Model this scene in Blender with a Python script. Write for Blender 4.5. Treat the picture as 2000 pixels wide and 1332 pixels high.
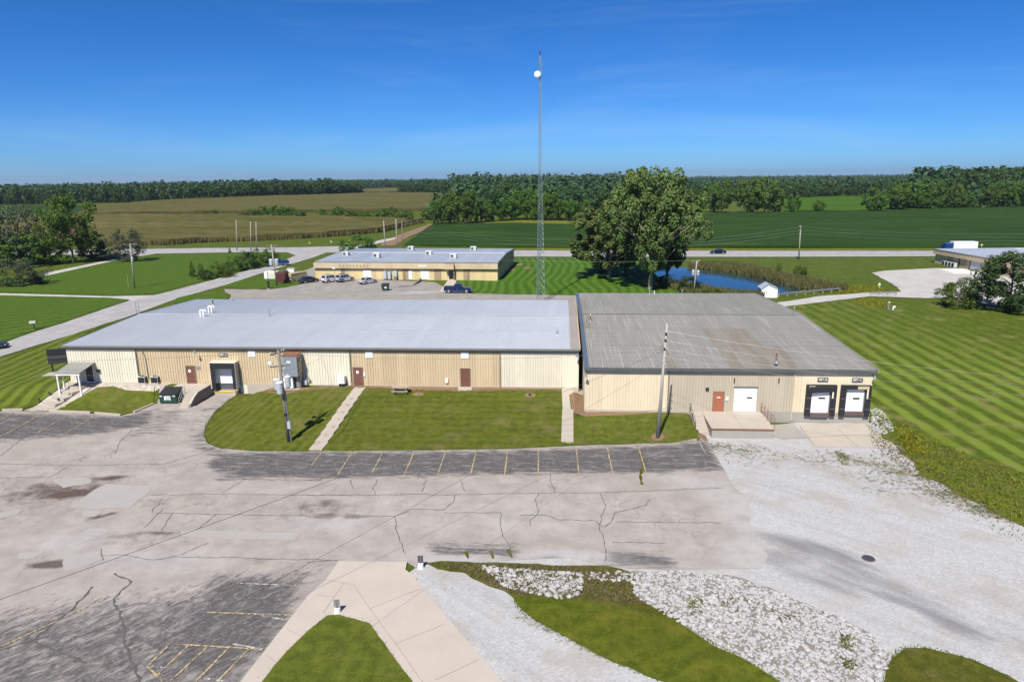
import bpy, bmesh, math, random
import numpy as np
from math import radians, sin, cos, pi, sqrt, atan2, hypot
from mathutils import Vector, Matrix, noise as mnoise

random.seed(7); RNG = np.random.default_rng(7)
for o in list(bpy.data.objects): bpy.data.objects.remove(o)
SC = bpy.context.scene
COL = SC.collection

# ---------------------------------------------------------------- camera
CAM_H = 24.5
PITCH, YAW, ROLL, FPX = radians(13.553), radians(4.195), radians(-0.619), 1347.74
fw = Vector((-sin(YAW)*cos(PITCH), cos(YAW)*cos(PITCH), -sin(PITCH)))
rt0 = Vector((cos(YAW), sin(YAW), 0)); up0 = rt0.cross(fw)
rt = rt0*cos(ROLL)+up0*sin(ROLL); up = up0*cos(ROLL)-rt0*sin(ROLL)
cd = bpy.data.cameras.new('camera'); cam = bpy.data.objects.new('camera', cd); COL.objects.link(cam)
cd.sensor_fit = 'HORIZONTAL'; cd.sensor_width = 36; cd.lens = 36*FPX/2000
cd.clip_start = 0.5; cd.clip_end = 30000
cam.matrix_world = Matrix((( rt.x, up.x, -fw.x, 0), (rt.y, up.y, -fw.y, 0), (rt.z, up.z, -fw.z, CAM_H), (0, 0, 0, 1)))
SC.camera = cam

# ---------------------------------------------------------------- sky and sun
SUN_D = Vector((0.21, 0.78, -1.0)).normalized()          # direction the light travels
EL = math.asin(-SUN_D.z); AZ = atan2(-SUN_D.x, -SUN_D.y)
W = bpy.data.worlds.new('World'); SC.world = W; W.use_nodes = True
nt = W.node_tree; bg = nt.nodes['Background']
sky = nt.nodes.new('ShaderNodeTexSky'); sky.sky_type = 'NISHITA'; sky.sun_disc = False
sky.sun_elevation = EL; sky.sun_rotation = AZ
sky.air_density = 0.6; sky.dust_density = 0.6; sky.ozone_density = 9.0; sky.altitude = 200
hs = nt.nodes.new('ShaderNodeHueSaturation'); hs.inputs['Saturation'].default_value = 1.16
mx = nt.nodes.new('ShaderNodeMix'); mx.data_type = 'RGBA'; mx.blend_type = 'MULTIPLY'; mx.inputs[0].default_value = 1.0; mx.inputs[7].default_value = (.66, .9, 1.06, 1)
nt.links.new(sky.outputs[0], hs.inputs['Color']); nt.links.new(hs.outputs[0], mx.inputs[6]); 
tcw = nt.nodes.new('ShaderNodeTexCoord'); mpw = nt.nodes.new('ShaderNodeMapping'); mpw.inputs['Scale'].default_value = (1.2, 1.2, 9.0); mpw.inputs['Rotation'].default_value = (.05, .08, .4)
nzw = nt.nodes.new('ShaderNodeTexNoise'); nzw.inputs['Scale'].default_value = 1.6; nzw.inputs['Detail'].default_value = 7; nzw.inputs['Roughness'].default_value = .62; nzw.inputs['Distortion'].default_value = .8
mrw = nt.nodes.new('ShaderNodeMapRange'); mrw.interpolation_type = 'SMOOTHSTEP'; mrw.inputs[1].default_value = .46; mrw.inputs[2].default_value = .78; mrw.inputs[4].default_value = .11   # faint cirrus
mcw = nt.nodes.new('ShaderNodeMix'); mcw.data_type = 'RGBA'; mcw.inputs[7].default_value = (5.2, 6.6, 8.2, 1)
nt.links.new(tcw.outputs['Generated'], mpw.inputs[0]); nt.links.new(mpw.outputs[0], nzw.inputs['Vector']); nt.links.new(nzw.outputs['Fac'], mrw.inputs[0]); nt.links.new(mrw.outputs[0], mcw.inputs[0]); nt.links.new(mx.outputs[2], mcw.inputs[6]); nt.links.new(mcw.outputs[2], bg.inputs[0]); bg.inputs[1].default_value = 0.09
sd = bpy.data.lights.new('sun', 'SUN'); sd.energy = 5.0; sd.angle = radians(0.5); sd.color = (1.0, 0.955, 0.88)
so = bpy.data.objects.new('sun', sd); COL.objects.link(so); so.location = (-60, -120, 200)
so.rotation_euler = SUN_D.to_track_quat('-Z', 'Y').to_euler()
SC.view_settings.view_transform = 'Standard'; SC.view_settings.look = 'None'
SC.view_settings.exposure = 0.45; SC.view_settings.gamma = 1.0; SC.view_settings.use_curve_mapping = False

# ---------------------------------------------------------------- terrain height
def sm(t):
    t = np.clip(t, 0, 1); return t*t*(3-2*t)
def mix(a, b, w): return a+(b-a)*w
def height(x, y):
    x = np.asarray(x, float); y = np.asarray(y, float)
    base = 0.5*sm((y-70)/42)
    yk = mix(69.0+2.4*sm((x+46.2)/1.6), 57.7+0.113*(x+22), sm((x+41.5)/5))
    # left warehouse pad
    tL = np.clip((y-yk)/(73.2-yk), 0, 1); tL = mix(tL, sm(tL), .5)
    tL = tL*sm((x+73)/14)*(1-sm((y-103)/9))
    zL = base+(1.3-base)*tL
    # right warehouse front
    zl = 0.45*sm((y-yk)/(68.3-yk))*(1-sm((y-112)/6))
    zg = -0.38*sm((y-50)/14)
    zR = mix(zl, zg, sm((x-12.9)/1.2)); zR = np.where(y > 69, mix(zR, base, sm((y-69)/38)), zR)
    z = mix(zL, zR, sm((x-1.3)/1.2))
    zc = 0.15*sm((y-62)/9)
    w = sm((x+40.75)/.3)*(1-sm((x+35.9)/4.2))*(1-sm((y-75)/2))
    w = np.where(x > -36, w*sm((y-58)/2), w)
    z = mix(z, zc, w)
    z = z + 3.5*np.exp(-((x+300)/230)**2-((y-760)/190)**2)
    D = np.hypot(x, y)
    return z - 0.0062*np.maximum(0, D-900)
def hz(x, y): return float(height(x, y))
def ray(u, v): return fw+rt*((u-1000)/FPX)-up*((v-666)/FPX)
def P(u, v, z=None, off=0.0):
    """survey: the place on the ground (or on the level z) that the photograph shows at u, v"""
    d = ray(u, v)
    if z is not None:
        t = (z-CAM_H)/d.z; return Vector((d.x*t, d.y*t, z))
    zz = 0.4
    for _ in range(25):
        t = (zz-CAM_H)/d.z; zz = mix(zz, hz(d.x*t, d.y*t), .8)
    return Vector((d.x*t, d.y*t, zz+off))
def WY(u, v, y):
    d = ray(u, v); t = y/d.y; return Vector((d.x*t, y, CAM_H+d.z*t))

# ---------------------------------------------------------------- node helpers
class NT:
    def __init__(s, name):
        s.m = bpy.data.materials.new(name); s.m.use_nodes = True; s.t = s.m.node_tree
        s.b = s.t.nodes['Principled BSDF']; s.out = s.t.nodes['Material Output']
    def n(s, typ, **kw):
        nd = s.t.nodes.new(typ)
        for k, v in kw.items(): setattr(nd, k, v)
        return nd
    def l(s, a, b): s.t.links.new(a, b)
    def val(s, sock, v):
        if hasattr(v, 'is_output') or isinstance(v, bpy.types.NodeSocket): s.l(v, sock)
        else: sock.default_value = v
    def pos(s, space='world', scale=(1, 1, 1), rot=0.0, loc=(0, 0, 0)):
        if space == 'world': o = s.n('ShaderNodeNewGeometry').outputs['Position']
        else: o = s.n('ShaderNodeTexCoord').outputs['Object']
        mp = s.n('ShaderNodeMapping'); s.l(o, mp.inputs[0])
        if rot and len(set(scale)) > 1: mp.vector_type = 'TEXTURE'; scale = tuple(1/q for q in scale)
        mp.inputs['Scale'].default_value = scale; mp.inputs['Rotation'].default_value = (0, 0, rot); mp.inputs['Location'].default_value = loc
        return mp.outputs[0]
    def noise(s, vec, scale, detail=4, rough=.55, dist=0):
        nd = s.n('ShaderNodeTexNoise'); s.l(vec, nd.inputs['Vector'])
        nd.inputs['Scale'].default_value = scale; nd.inputs['Detail'].default_value = detail
        nd.inputs['Roughness'].default_value = rough; nd.inputs['Distortion'].default_value = dist
        return nd.outputs['Fac']
    def ramp(s, fac, a, b, va=0.0, vb=1.0):
        mr = s.n('ShaderNodeMapRange'); mr.interpolation_type = 'SMOOTHSTEP'
        s.val(mr.inputs[0], fac); mr.inputs[1].default_value = a; mr.inputs[2].default_value = b
        mr.inputs[3].default_value = va; mr.inputs[4].default_value = vb
        return mr.outputs[0]
    def math(s, op, a, b=0.0, clamp=False):
        nd = s.n('ShaderNodeMath', operation=op, use_clamp=clamp); s.val(nd.inputs[0], a); s.val(nd.inputs[1], b); return nd.outputs[0]
    def mix(s, fac, a, b, blend='MIX'):
        nd = s.n('ShaderNodeMix', data_type='RGBA', blend_type=blend)
        s.val(nd.inputs[0], fac)
        for sock, v in ((nd.inputs[6], a), (nd.inputs[7], b)):
            if isinstance(v, (tuple, list)): sock.default_value = (*v[:3], 1)
            else: s.l(v, sock)
        return nd.outputs[2]
    def attr(s, name): return s.n('ShaderNodeAttribute', attribute_name=name).outputs['Fac']
    def bump(s, h, strength=.3, dist=.05):
        nd = s.n('ShaderNodeBump'); nd.inputs['Strength'].default_value = strength; nd.inputs['Distance'].default_value = dist
        s.l(h, nd.inputs['Height']); s.l(nd.outputs[0], s.b.inputs['Normal'])
    def done(s, col, rough=.8, metal=0.0, spec=.3):
        if isinstance(col, (tuple, list)): s.b.inputs['Base Color'].default_value = (*col[:3], 1)
        else: s.l(col, s.b.inputs['Base Color'])
        s.val(s.b.inputs['Roughness'], rough); s.b.inputs['Metallic'].default_value = metal
        s.b.inputs['Specular IOR Level'].default_value = spec
        return s.m

M = {}
def plain(name, col, rough=.6, metal=0.0, var=.18, scale=1.5, bump=.0, dirt=None, space='object', spec=.4, rnd=.08):
    """painted or raw surface: mottled tone, optional dirt blotches, each object a shade of its own"""
    t = NT(name); p = t.pos(space)
    n1 = t.noise(p, scale, 5); c = t.mix(n1, tuple(x*(1-var) for x in col), tuple(min(1, x*(1+var)) for x in col))
    if dirt:
        n2 = t.noise(p, scale*.6, 6, .65); c = t.mix(t.ramp(n2, .5, .75, 0, dirt[1]), c, dirt[0])
    if rnd:
        r = t.n('ShaderNodeObjectInfo').outputs['Random']
        v = t.math('ADD', t.math('MULTIPLY', r, 2*rnd), 1-rnd)
        hs = t.n('ShaderNodeHueSaturation'); t.l(v, hs.inputs['Value']); t.l(c, hs.inputs['Color']); c = hs.outputs[0]
    if bump: t.bump(t.noise(p, scale*12, 3), bump, .02)
    M[name] = t.done(c, rough, metal, spec); return M[name]

# ---------------------------------------------------------------- mesh helpers
class MB:
    def __init__(s): s.v = []; s.f = []; s.mi = []
    def add(s, vs, fs, mi=0):
        o = len(s.v); s.v += [tuple(p) for p in vs]; s.f += [tuple(i+o for i in f) for f in fs]; s.mi += [mi]*len(fs); return s
    def box(s, x0, x1, y0, y1, z0, z1, mi=0):
        vs = [(x, y, z) for z in (z0, z1) for y in (y0, y1) for x in (x0, x1)]
        return s.add(vs, [(0, 2, 3, 1), (4, 5, 7, 6), (0, 1, 5, 4), (2, 6, 7, 3), (0, 4, 6, 2), (1, 3, 7, 5)], mi)
    def hexa(s, b, t, mi=0):
        """bottom ring and top ring of the same count"""
        n = len(b); return s.add(list(b)+list(t), [tuple(range(n))[::-1], tuple(range(n, 2*n))]+[(i, (i+1) % n, n+(i+1) % n, n+i) for i in range(n)], mi)
    def prism(s, poly, z0, z1, mi=0): return s.hexa([(x, y, z0) for x, y in poly], [(x, y, z1) for x, y in poly], mi)
    def tube(s, p0, p1, r0, r1=None, n=8, cap=True, mi=0):
        p0, p1 = Vector(p0), Vector(p1); r1 = r0 if r1 is None else r1
        d = (p1-p0).normalized(); a = d.orthogonal().normalized(); b = d.cross(a)
        vs = [p+(a*cos(2*pi*i/n)+b*sin(2*pi*i/n))*r for p, r in ((p0, r0), (p1, r1)) for i in range(n)]
        fs = [(i, (i+1) % n, n+(i+1) % n, n+i) for i in range(n)]
        if cap: fs += [tuple(range(n))[::-1], tuple(range(n, 2*n))]
        return s.add(vs, fs, mi)
    def path(s, pts, r, n=6, mi=0):
        for a, b in zip(pts[:-1], pts[1:]): s.tube(a, b, r, r, n, True, mi)
        return s
    def loft(s, rings, cap=True, mi=0):
        n = len(rings[0]); vs = [p for r in rings for p in r]
        fs = [(k*n+i, k*n+(i+1) % n, (k+1)*n+(i+1) % n, (k+1)*n+i) for k in range(len(rings)-1) for i in range(n)]
        if cap: fs += [tuple(range(n))[::-1], tuple(range((len(rings)-1)*n, len(rings)*n))]
        return s.add(vs, fs, mi)
    def mesh(s, name, mats, off=(0, 0, 0), smooth=False):
        me = bpy.data.meshes.new(name); ox, oy, oz = off
        me.from_pydata([(x-ox, y-oy, z-oz) for x, y, z in s.v], [], s.f)
        if not isinstance(mats, (list, tuple)): mats = [mats]
        for m in mats: me.materials.append(M[m] if isinstance(m, str) else m)
        if len(mats) > 1: me.polygons.foreach_set('material_index', s.mi)
        if smooth: me.polygons.foreach_set('use_smooth', [True]*len(me.polygons))
        me.update(); return me
    def build(s, name, mats, parent=None, world=True, smooth=False):
        off = tuple(parent['_o']) if (parent is not None and world and '_o' in parent) else (0, 0, 0)
        return link(name, s.mesh(name, mats, off, smooth), parent)
def link(name, data, parent=None, loc=None, rot=None, scale=None):
    o = bpy.data.objects.new(name, data); COL.objects.link(o)
    if parent is not None: o.parent = parent
    if loc is not None: o.location = loc
    if rot is not None: o.rotation_euler = rot
    if scale is not None: o.scale = scale
    if parent is not None and '_o' in parent: o['_o'] = list(parent['_o'])
    return o
def tag(o, label=None, cat=None, group=None, kind=None):
    if label: o['label'] = label
    if cat: o['category'] = cat
    if group: o['group'] = group
    if kind: o['kind'] = kind
    return o
def thing(name, label, cat, loc=(0, 0, 0), rotz=0, group=None):
    o = bpy.data.objects.new(name, None); COL.objects.link(o); o.location = loc; o.rotation_euler = (0, 0, rotz)
    o.empty_display_size = .3
    if rotz == 0: o['_o'] = list(loc)
    return tag(o, label, cat, group)
def copy_tree(o, parent=None):
    c = o.copy(); COL.objects.link(c); c.parent = parent
    for ch in o.children: copy_tree(ch, c)
    return c
def text_mesh(txt, size, mat):
    cu = bpy.data.curves.new('t', 'FONT'); cu.body = txt; cu.size = size; cu.extrude = .006; cu.align_x = 'CENTER'; cu.align_y = 'CENTER'
    to = bpy.data.objects.new('t', cu); COL.objects.link(to)
    me = bpy.data.meshes.new_from_object(to.evaluated_get(bpy.context.evaluated_depsgraph_get()))
    bpy.data.objects.remove(to); bpy.data.curves.remove(cu); me.materials.clear(); me.materials.append(M[mat]); return me

# draping a polygon over the terrain
def in_poly(px, py, poly):
    ins = np.zeros(px.shape, bool); n = len(poly); j = n-1
    for i in range(n):
        xi, yi = poly[i]; xj, yj = poly[j]
        if yi != yj: ins ^= ((yi > py) != (yj > py)) & (px < (xj-xi)*(py-yi)/(yj-yi)+xi)
        j = i
    return ins
def clip_cell(poly, x0, x1, y0, y1):
    for ax, lim, sg in ((0, x0, 1), (0, x1, -1), (1, y0, 1), (1, y1, -1)):
        out = []
        for i in range(len(poly)):
            a, b = poly[i-1], poly[i]; ia = (a[ax]-lim)*sg >= 0; ib = (b[ax]-lim)*sg >= 0
            if ia != ib:
                t = (lim-a[ax])/(b[ax]-a[ax]); out.append((a[0]+(b[0]-a[0])*t, a[1]+(b[1]-a[1])*t))
            if ib: out.append(b)
        poly = out
        if len(poly) < 3: return []
    return poly
def rough_edge(poly, seg, amp, sc=.35):
    out = []
    for i in range(len(poly)):
        a = Vector(poly[i-1][:2]); b = Vector(poly[i][:2]); L = (b-a).length; n = max(1, int(L/seg)); d = (b-a).normalized() if L else Vector((1, 0)); nn = Vector((-d.y, d.x))
        for k in range(n):
            p = a+(b-a)*(k/n)
            q = mnoise.noise(Vector((p.x*sc, p.y*sc, 3.1)))+.5*mnoise.noise(Vector((p.x*sc*3, p.y*sc*3, 7.7)))
            out.append(tuple(p+nn*q*amp))
    return out
def drape(name, poly, mat, off, cell=1.0, parent=None, attrs=None, lift=None, seg=None, amp=0.0, xs=None):
    """sheet that follows the ground; lift = (x,y)->extra height"""
    poly = [tuple(p[:2]) for p in poly]
    if seg: poly = rough_edge(poly, seg, amp)
    A = np.array(poly); mn = A.min(0); mx = A.max(0)
    nx = max(1, int(math.ceil((mx[0]-mn[0])/cell))); ny = max(1, int(math.ceil((mx[1]-mn[1])/cell)))
    cx = mn[0]+cell*np.arange(nx+1)-1e-4; cy = mn[1]+cell*np.arange(ny+1)-1e-4
    edge = np.zeros((nx+1, ny+1), bool)
    for i in range(len(poly)):
        a, b = A[i-1], A[i]; k = max(2, int(np.hypot(*(b-a))/cell*5)+2); t = np.linspace(0, 1, k)[:, None]; q = a+(b-a)*t
        edge[np.clip(((q[:, 0]-cx[0])/cell).astype(int), 0, nx-1), np.clip(((q[:, 1]-cy[0])/cell).astype(int), 0, ny-1)] = True
    gx, gy = np.meshgrid(cx[:-1]+cell/2, cy[:-1]+cell/2, indexing='ij'); ins = in_poly(gx, gy, poly)
    verts = {}; V = []; F = []
    def vid(x, y):
        k = (round(x, 3), round(y, 3))
        if k not in verts: verts[k] = len(V); V.append((x, y))
        return verts[k]
    for i in range(nx):
        for j in range(ny):
            if edge[i, j]:
                c = clip_cell(poly, cx[i], cx[i+1], cy[j], cy[j+1])
                if c:
                    f = []
                    for p in c:
                        q = vid(*p)
                        if q not in f: f.append(q)
                    if len(f) > 2: F.append(f)
            elif ins[i, j]: F.append([vid(cx[i], cy[j]), vid(cx[i+1], cy[j]), vid(cx[i+1], cy[j+1]), vid(cx[i], cy[j+1])])
    V = np.array(V); z = height(V[:, 0], V[:, 1])+off
    if lift is not None: z = z+lift(V[:, 0], V[:, 1])
    # consistent upward facing
    FF = []
    for f in F:
        ar = sum(V[f[k-1]][0]*V[f[k]][1]-V[f[k]][0]*V[f[k-1]][1] for k in range(len(f)))
        FF.append(f if ar > 0 else f[::-1])
    o0 = tuple(parent['_o']) if parent is not None and '_o' in parent else (0, 0, 0)
    me = bpy.data.meshes.new(name); me.from_pydata([(float(a-o0[0]), float(b-o0[1]), float(c-o0[2])) for (a, b), c in zip(V, z)], [], FF)
    me.materials.append(M[mat] if isinstance(mat, str) else mat)
    for k, fn in (attrs or {}).items():
        at = me.attributes.new(k, 'FLOAT', 'POINT'); at.data.foreach_set('value', np.asarray(fn(V[:, 0], V[:, 1]), np.float32))
    me.update(); o = link(name, me, parent); return o
def pix(pts, z=None): return [tuple(P(u, v, z)[:2]) for u, v in pts]
def strip(pts, w, off=.06, w2=None):
    """thin ribbon along ground points [(x,y)...]"""
    mb = MB(); n = len(pts); L = []; R = []
    for i, p in enumerate(pts):
        a = Vector(pts[max(0, i-1)][:2]); b = Vector(pts[min(n-1, i+1)][:2]); d = (b-a).normalized(); nn = Vector((-d.y, d.x))*(w if w2 is None or i % 2 else w2)*.5
        q = Vector(p[:2]); l, r = q+nn, q-nn
        L.append((l.x, l.y, hz(l.x, l.y)+off)); R.append((r.x, r.y, hz(r.x, r.y)+off))
    mb.add(L+R, [(i, n+i, n+i+1, i+1) for i in range(n-1)]); mb.f = [f[::1] for f in mb.f]
    return mb
def resample(pts, step, amp=0.0):
    out = [Vector(pts[0][:2])]
    for a, b in zip(pts[:-1], pts[1:]):
        a = Vector(a[:2]); b = Vector(b[:2]); n = max(1, int((b-a).length/step))
        for k in range(1, n+1):
            p = a+(b-a)*(k/n); out.append(p+Vector((random.uniform(-amp, amp), random.uniform(-amp, amp))))
    return [tuple(p) for p in out]
# ================================================================ ground materials
def grass_mat(name, dark, light, ang=0.0, period=2.2, stripe=.6, dry=.25, drycol=(.15, .125, .045), bend=0.0, attr=None, fine=1.0):
    t = NT(name); p = t.pos('world')
    n1 = t.noise(p, 1.4, 6, .62); n2 = t.noise(p, .16, 4); n3 = t.noise(p, 9, 3, .7)
    fac = t.math('ADD', t.math('MULTIPLY', n1, .55), t.math('MULTIPLY', n3, .45))
    c = t.mix(t.ramp(fac, .37, .64), dark, light)
    c = t.mix(t.ramp(t.noise(t.pos('world', (1, 1, 1), ang), 26, 3, .8), .52, .72, 0, .5*fine), c, (light[0]*1.7+.01, light[1]*1.7+.01, light[2]*1.7+.004))
    c = t.mix(t.ramp(n2, .4, .62, 0, .4), c, tuple(x*.62 for x in light))
    if stripe:
        q = t.pos('world', (1, 1, 1), ang)
        if bend:
            nb = t.n('ShaderNodeVectorMath', operation='ADD'); t.l(q, nb.inputs[0])
            cb = t.n('ShaderNodeCombineXYZ'); t.l(t.math('MULTIPLY', t.noise(q, .03, 1), bend), cb.inputs[0]); t.l(cb.outputs[0], nb.inputs[1]); q = nb.outputs[0]
        sx = t.n('ShaderNodeSeparateXYZ'); t.l(q, sx.inputs[0])
        wob = t.math('MULTIPLY', t.noise(q, .35, 2), .9)
        s = t.math('SINE', t.math('MULTIPLY', t.math('ADD', sx.outputs[0], wob), 2*pi/period))
        st = t.math('MULTIPLY', t.ramp(s, -.75, .75), t.ramp(n2, .3, .6, stripe*.55, stripe))
        if attr: st = t.math('MULTIPLY', st, t.attr(attr))
        c = t.mix(st, c, (light[0]*1.9+.012, light[1]*1.9+.012, light[2]*1.9+.012))
    d = t.math('MULTIPLY', t.ramp(t.noise(p, .33, 6, .68), .5, .7), dry)
    c = t.mix(d, c, drycol)
    t.bump(t.math('ADD', n3, n1), .5, .06)
    M[name] = t.done(c, .85, 0, .12)
G1, G2 = (.04, .054, .004), (.105, .12, .013)
grass_mat('grass_rough', (0.035, 0.062, 0.004), (0.095, 0.125, 0.0112), 0, 2, 0, .5)
grass_mat('lawn_pole', G1, G2, radians(6), 1.1, .16, .5)
grass_mat('lawn_mid', G1, G2, radians(88), 1.3, .08, .7)
grass_mat('lawn_plain', (0.044, 0.06, 0.005), (0.108, 0.126, 0.015), radians(88), 1.5, .06, .6)
grass_mat('lawn_right', (0.045, 0.07, 0.004), (0.085, 0.115, 0.0088), radians(-2), 2.4, .72, .65, (0.2, 0.17, 0.06), attr='mow', fine=.35)
grass_mat('lawn_left', (0.042, 0.063, 0.0036), (0.08, 0.105, 0.0072), radians(-7), 1.9, .5, .3)
grass_mat('lawn_back', (0.025, 0.07, 0.0028), (0.055, 0.115, 0.0056), radians(0), 2.1, .38, .15, bend=9)
grass_mat('lawn_far', (0.03, 0.062, 0.0032), (0.062, 0.108, 0.0064), radians(40), 3.2, .28, .2)
grass_mat('grass_verge', (0.07, 0.085, 0.008), (0.16, 0.17, 0.02), 0, 2, 0, .5, (0.24, 0.2, 0.036))
grass_mat('weed_bank', (0.05, 0.08, 0.0048), (0.14, 0.165, 0.012), 0, 2, 0, .6, (0.16, 0.13, 0.024))
grass_mat('grass_ditch', (0.04, 0.05, 0.0048), (0.1, 0.1, 0.012), 0, 2, 0, .85, (0.16, 0.12, 0.06))
grass_mat('grass_mound', (0.044, 0.058, 0.0032), (0.095, 0.112, 0.0085), radians(55), 1.4, .08, .75, (0.16, 0.13, 0.02))

def field_mat(name, a, b, ang, period, c3=None):
    t = NT(name); q = t.pos('world', (1, 1, 1), ang); sx = t.n('ShaderNodeSeparateXYZ'); t.l(q, sx.inputs[0])
    p2 = t.pos('world', (.012, .045, 1), ang); big = t.noise(p2, 1.0, 5, .6)
    s = t.math('SINE', t.math('MULTIPLY', t.math('ADD', sx.outputs[1], t.math('MULTIPLY', t.noise(q, .02, 2), 8)), 2*pi/period))
    fac = t.math('ADD', t.math('MULTIPLY', s, .18), t.math('ADD', t.math('MULTIPLY', big, .8), t.math('MULTIPLY', t.noise(t.pos('world'), .8, 4, .7), .35)))
    c = t.mix(t.ramp(fac, .25, .95), a, b)
    if c3: c = t.mix(t.ramp(t.noise(p2, 2.3, 3), .52, .7, 0, .7), c, c3)
    t.bump(t.noise(t.pos('world'), 1.2, 4), .6, .5)
    M[name] = t.done(c, .9, 0, .08)
field_mat('corn', (.06, .06, .013), (.135, .115, .038), radians(4), 9, (.06, .07, .016))
field_mat('soy', (.014, .036, .005), (.03, .065, .009), radians(-3), 7, (.045, .08, .016))
field_mat('hay', (0.035, 0.085, 0.0048), (0.06, 0.12, 0.008), radians(20), 12)

# asphalt : attributes seal (old black sealcoat), brown (soil washed on), pale (dusty)
def asphalt_mat(name, pale=(.395, .35, .31), dark=(.035, .034, .036), ang=0.0):
    t = NT(name); p = t.pos('world'); ps = t.pos('world', (.32, 1.5, 1), ang)
    fine = t.noise(p, 22, 4, .75); mid = t.noise(p, .55, 6, .62); big = t.noise(ps, .35, 5, .6); streak = t.noise(ps, 1.6, 7, .72, .4)
    c = t.mix(t.ramp(mid, .3, .72), tuple(x*.8 for x in pale), tuple(min(1, x*1.1) for x in pale))
    c = t.mix(t.ramp(big, .35, .7, 0, .35), c, (pale[0]*.76, pale[1]*.77, pale[2]*.79))
    c = t.mix(t.ramp(fine, .3, .7, .28, 0), c, (.09, .085, .08))
    c = t.mix(t.ramp(t.noise(p, 4.5, 5, .75), .5, .7, 0, .22), c, (.16, .145, .13))
    c = t.mix(t.ramp(t.noise(p, .11, 4, .6), .45, .65, 0, .35), c, (pale[0]*.74, pale[1]*.71, pale[2]*.67))
    # crazing
    vo = t.n('ShaderNodeTexVoronoi', feature='DISTANCE_TO_EDGE'); vo.inputs['Scale'].default_value = .62
    pd = t.n('ShaderNodeVectorMath', operation='ADD'); nn = t.n('ShaderNodeTexNoise'); nn.inputs['Scale'].default_value = 1.1; nn.inputs['Detail'].default_value = 4
    t.l(p, nn.inputs['Vector']); t.l(p, pd.inputs[0]); t.l(nn.outputs['Color'], pd.inputs[1]); t.l(pd.outputs[0], vo.inputs['Vector'])
    cr = t.math('MULTIPLY', t.ramp(vo.outputs['Distance'], .006, .024, 1, 0), t.ramp(t.noise(p, .12, 3), .5, .62, 0, .42))
    c = t.mix(cr, c, (.075, .07, .065))
    st2 = t.noise(t.pos('world', (.62, 1.25, 1), radians(50)), 1.7, 8, .78, .6); mxs = t.n('ShaderNodeMix'); t.l(t.attr('diag'), mxs.inputs[0]); t.l(streak, mxs.inputs[2]); t.l(st2, mxs.inputs[3]); streak = mxs.outputs[0]
    seal = t.math('ADD', t.attr('seal'), t.math('MULTIPLY', t.math('SUBTRACT', streak, .5), 2.9))
    seal = t.math('ADD', seal, t.math('MULTIPLY', t.math('SUBTRACT', mid, .5), .5))
    sm_ = t.math('MULTIPLY', t.ramp(seal, .25, 1.05), t.ramp(t.attr('seal'), .03, .2))
    dk = t.mix(t.ramp(t.noise(p, 5, 5, .7), .35, .7), dark, tuple(x*2.3 for x in dark))
    c = t.mix(t.math('MULTIPLY', sm_, .86), c, dk)
    v2 = t.n('ShaderNodeTexVoronoi', feature='DISTANCE_TO_EDGE'); v2.inputs['Scale'].default_value = 1.15; t.l(pd.outputs[0], v2.inputs['Vector'])
    vein = t.math('MULTIPLY', t.ramp(v2.outputs['Distance'], .01, .05, 1, 0), t.math('MULTIPLY', sm_, t.ramp(mid, .4, .62, .03, .5)))
    c = t.mix(vein, c, tuple(x*.62 for x in pale))
    scr = t.math('MULTIPLY', t.ramp(t.noise(t.pos('world', (1, 3.5, 1), ang+.3), 2.2, 6, .8, 1.2), .57, .68), t.math('MULTIPLY', sm_, .6))
    c = t.mix(scr, c, tuple(x*.75 for x in pale))
    br = t.math('ADD', t.attr('brown'), t.math('MULTIPLY', t.math('SUBTRACT', t.noise(p, .9, 7, .7), .5), 1.1))
    brm = t.math('MULTIPLY', t.ramp(br, .2, .75), t.ramp(t.attr('brown'), .03, .25))
    c = t.mix(brm, c, t.mix(t.noise(p, 3, 4), (.05, .036, .028), (.14, .1, .075)))
    pl = t.math('MULTIPLY', t.attr('pale'), t.ramp(mid, .3, .6, .4, 1))
    c = t.mix(pl, c, (.4, .39, .37))
    t.bump(t.math('ADD', fine, t.math('MULTIPLY', cr, -1.5)), .25, .02)
    M[name] = t.done(c, .88, 0, .25)
asphalt_mat('asphalt_lot')
asphalt_mat('asphalt_rear', (.33, .3, .265), (.12, .115, .11))
asphalt_mat('road', (.4, .385, .37), (.2, .195, .19), radians(68))

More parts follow.
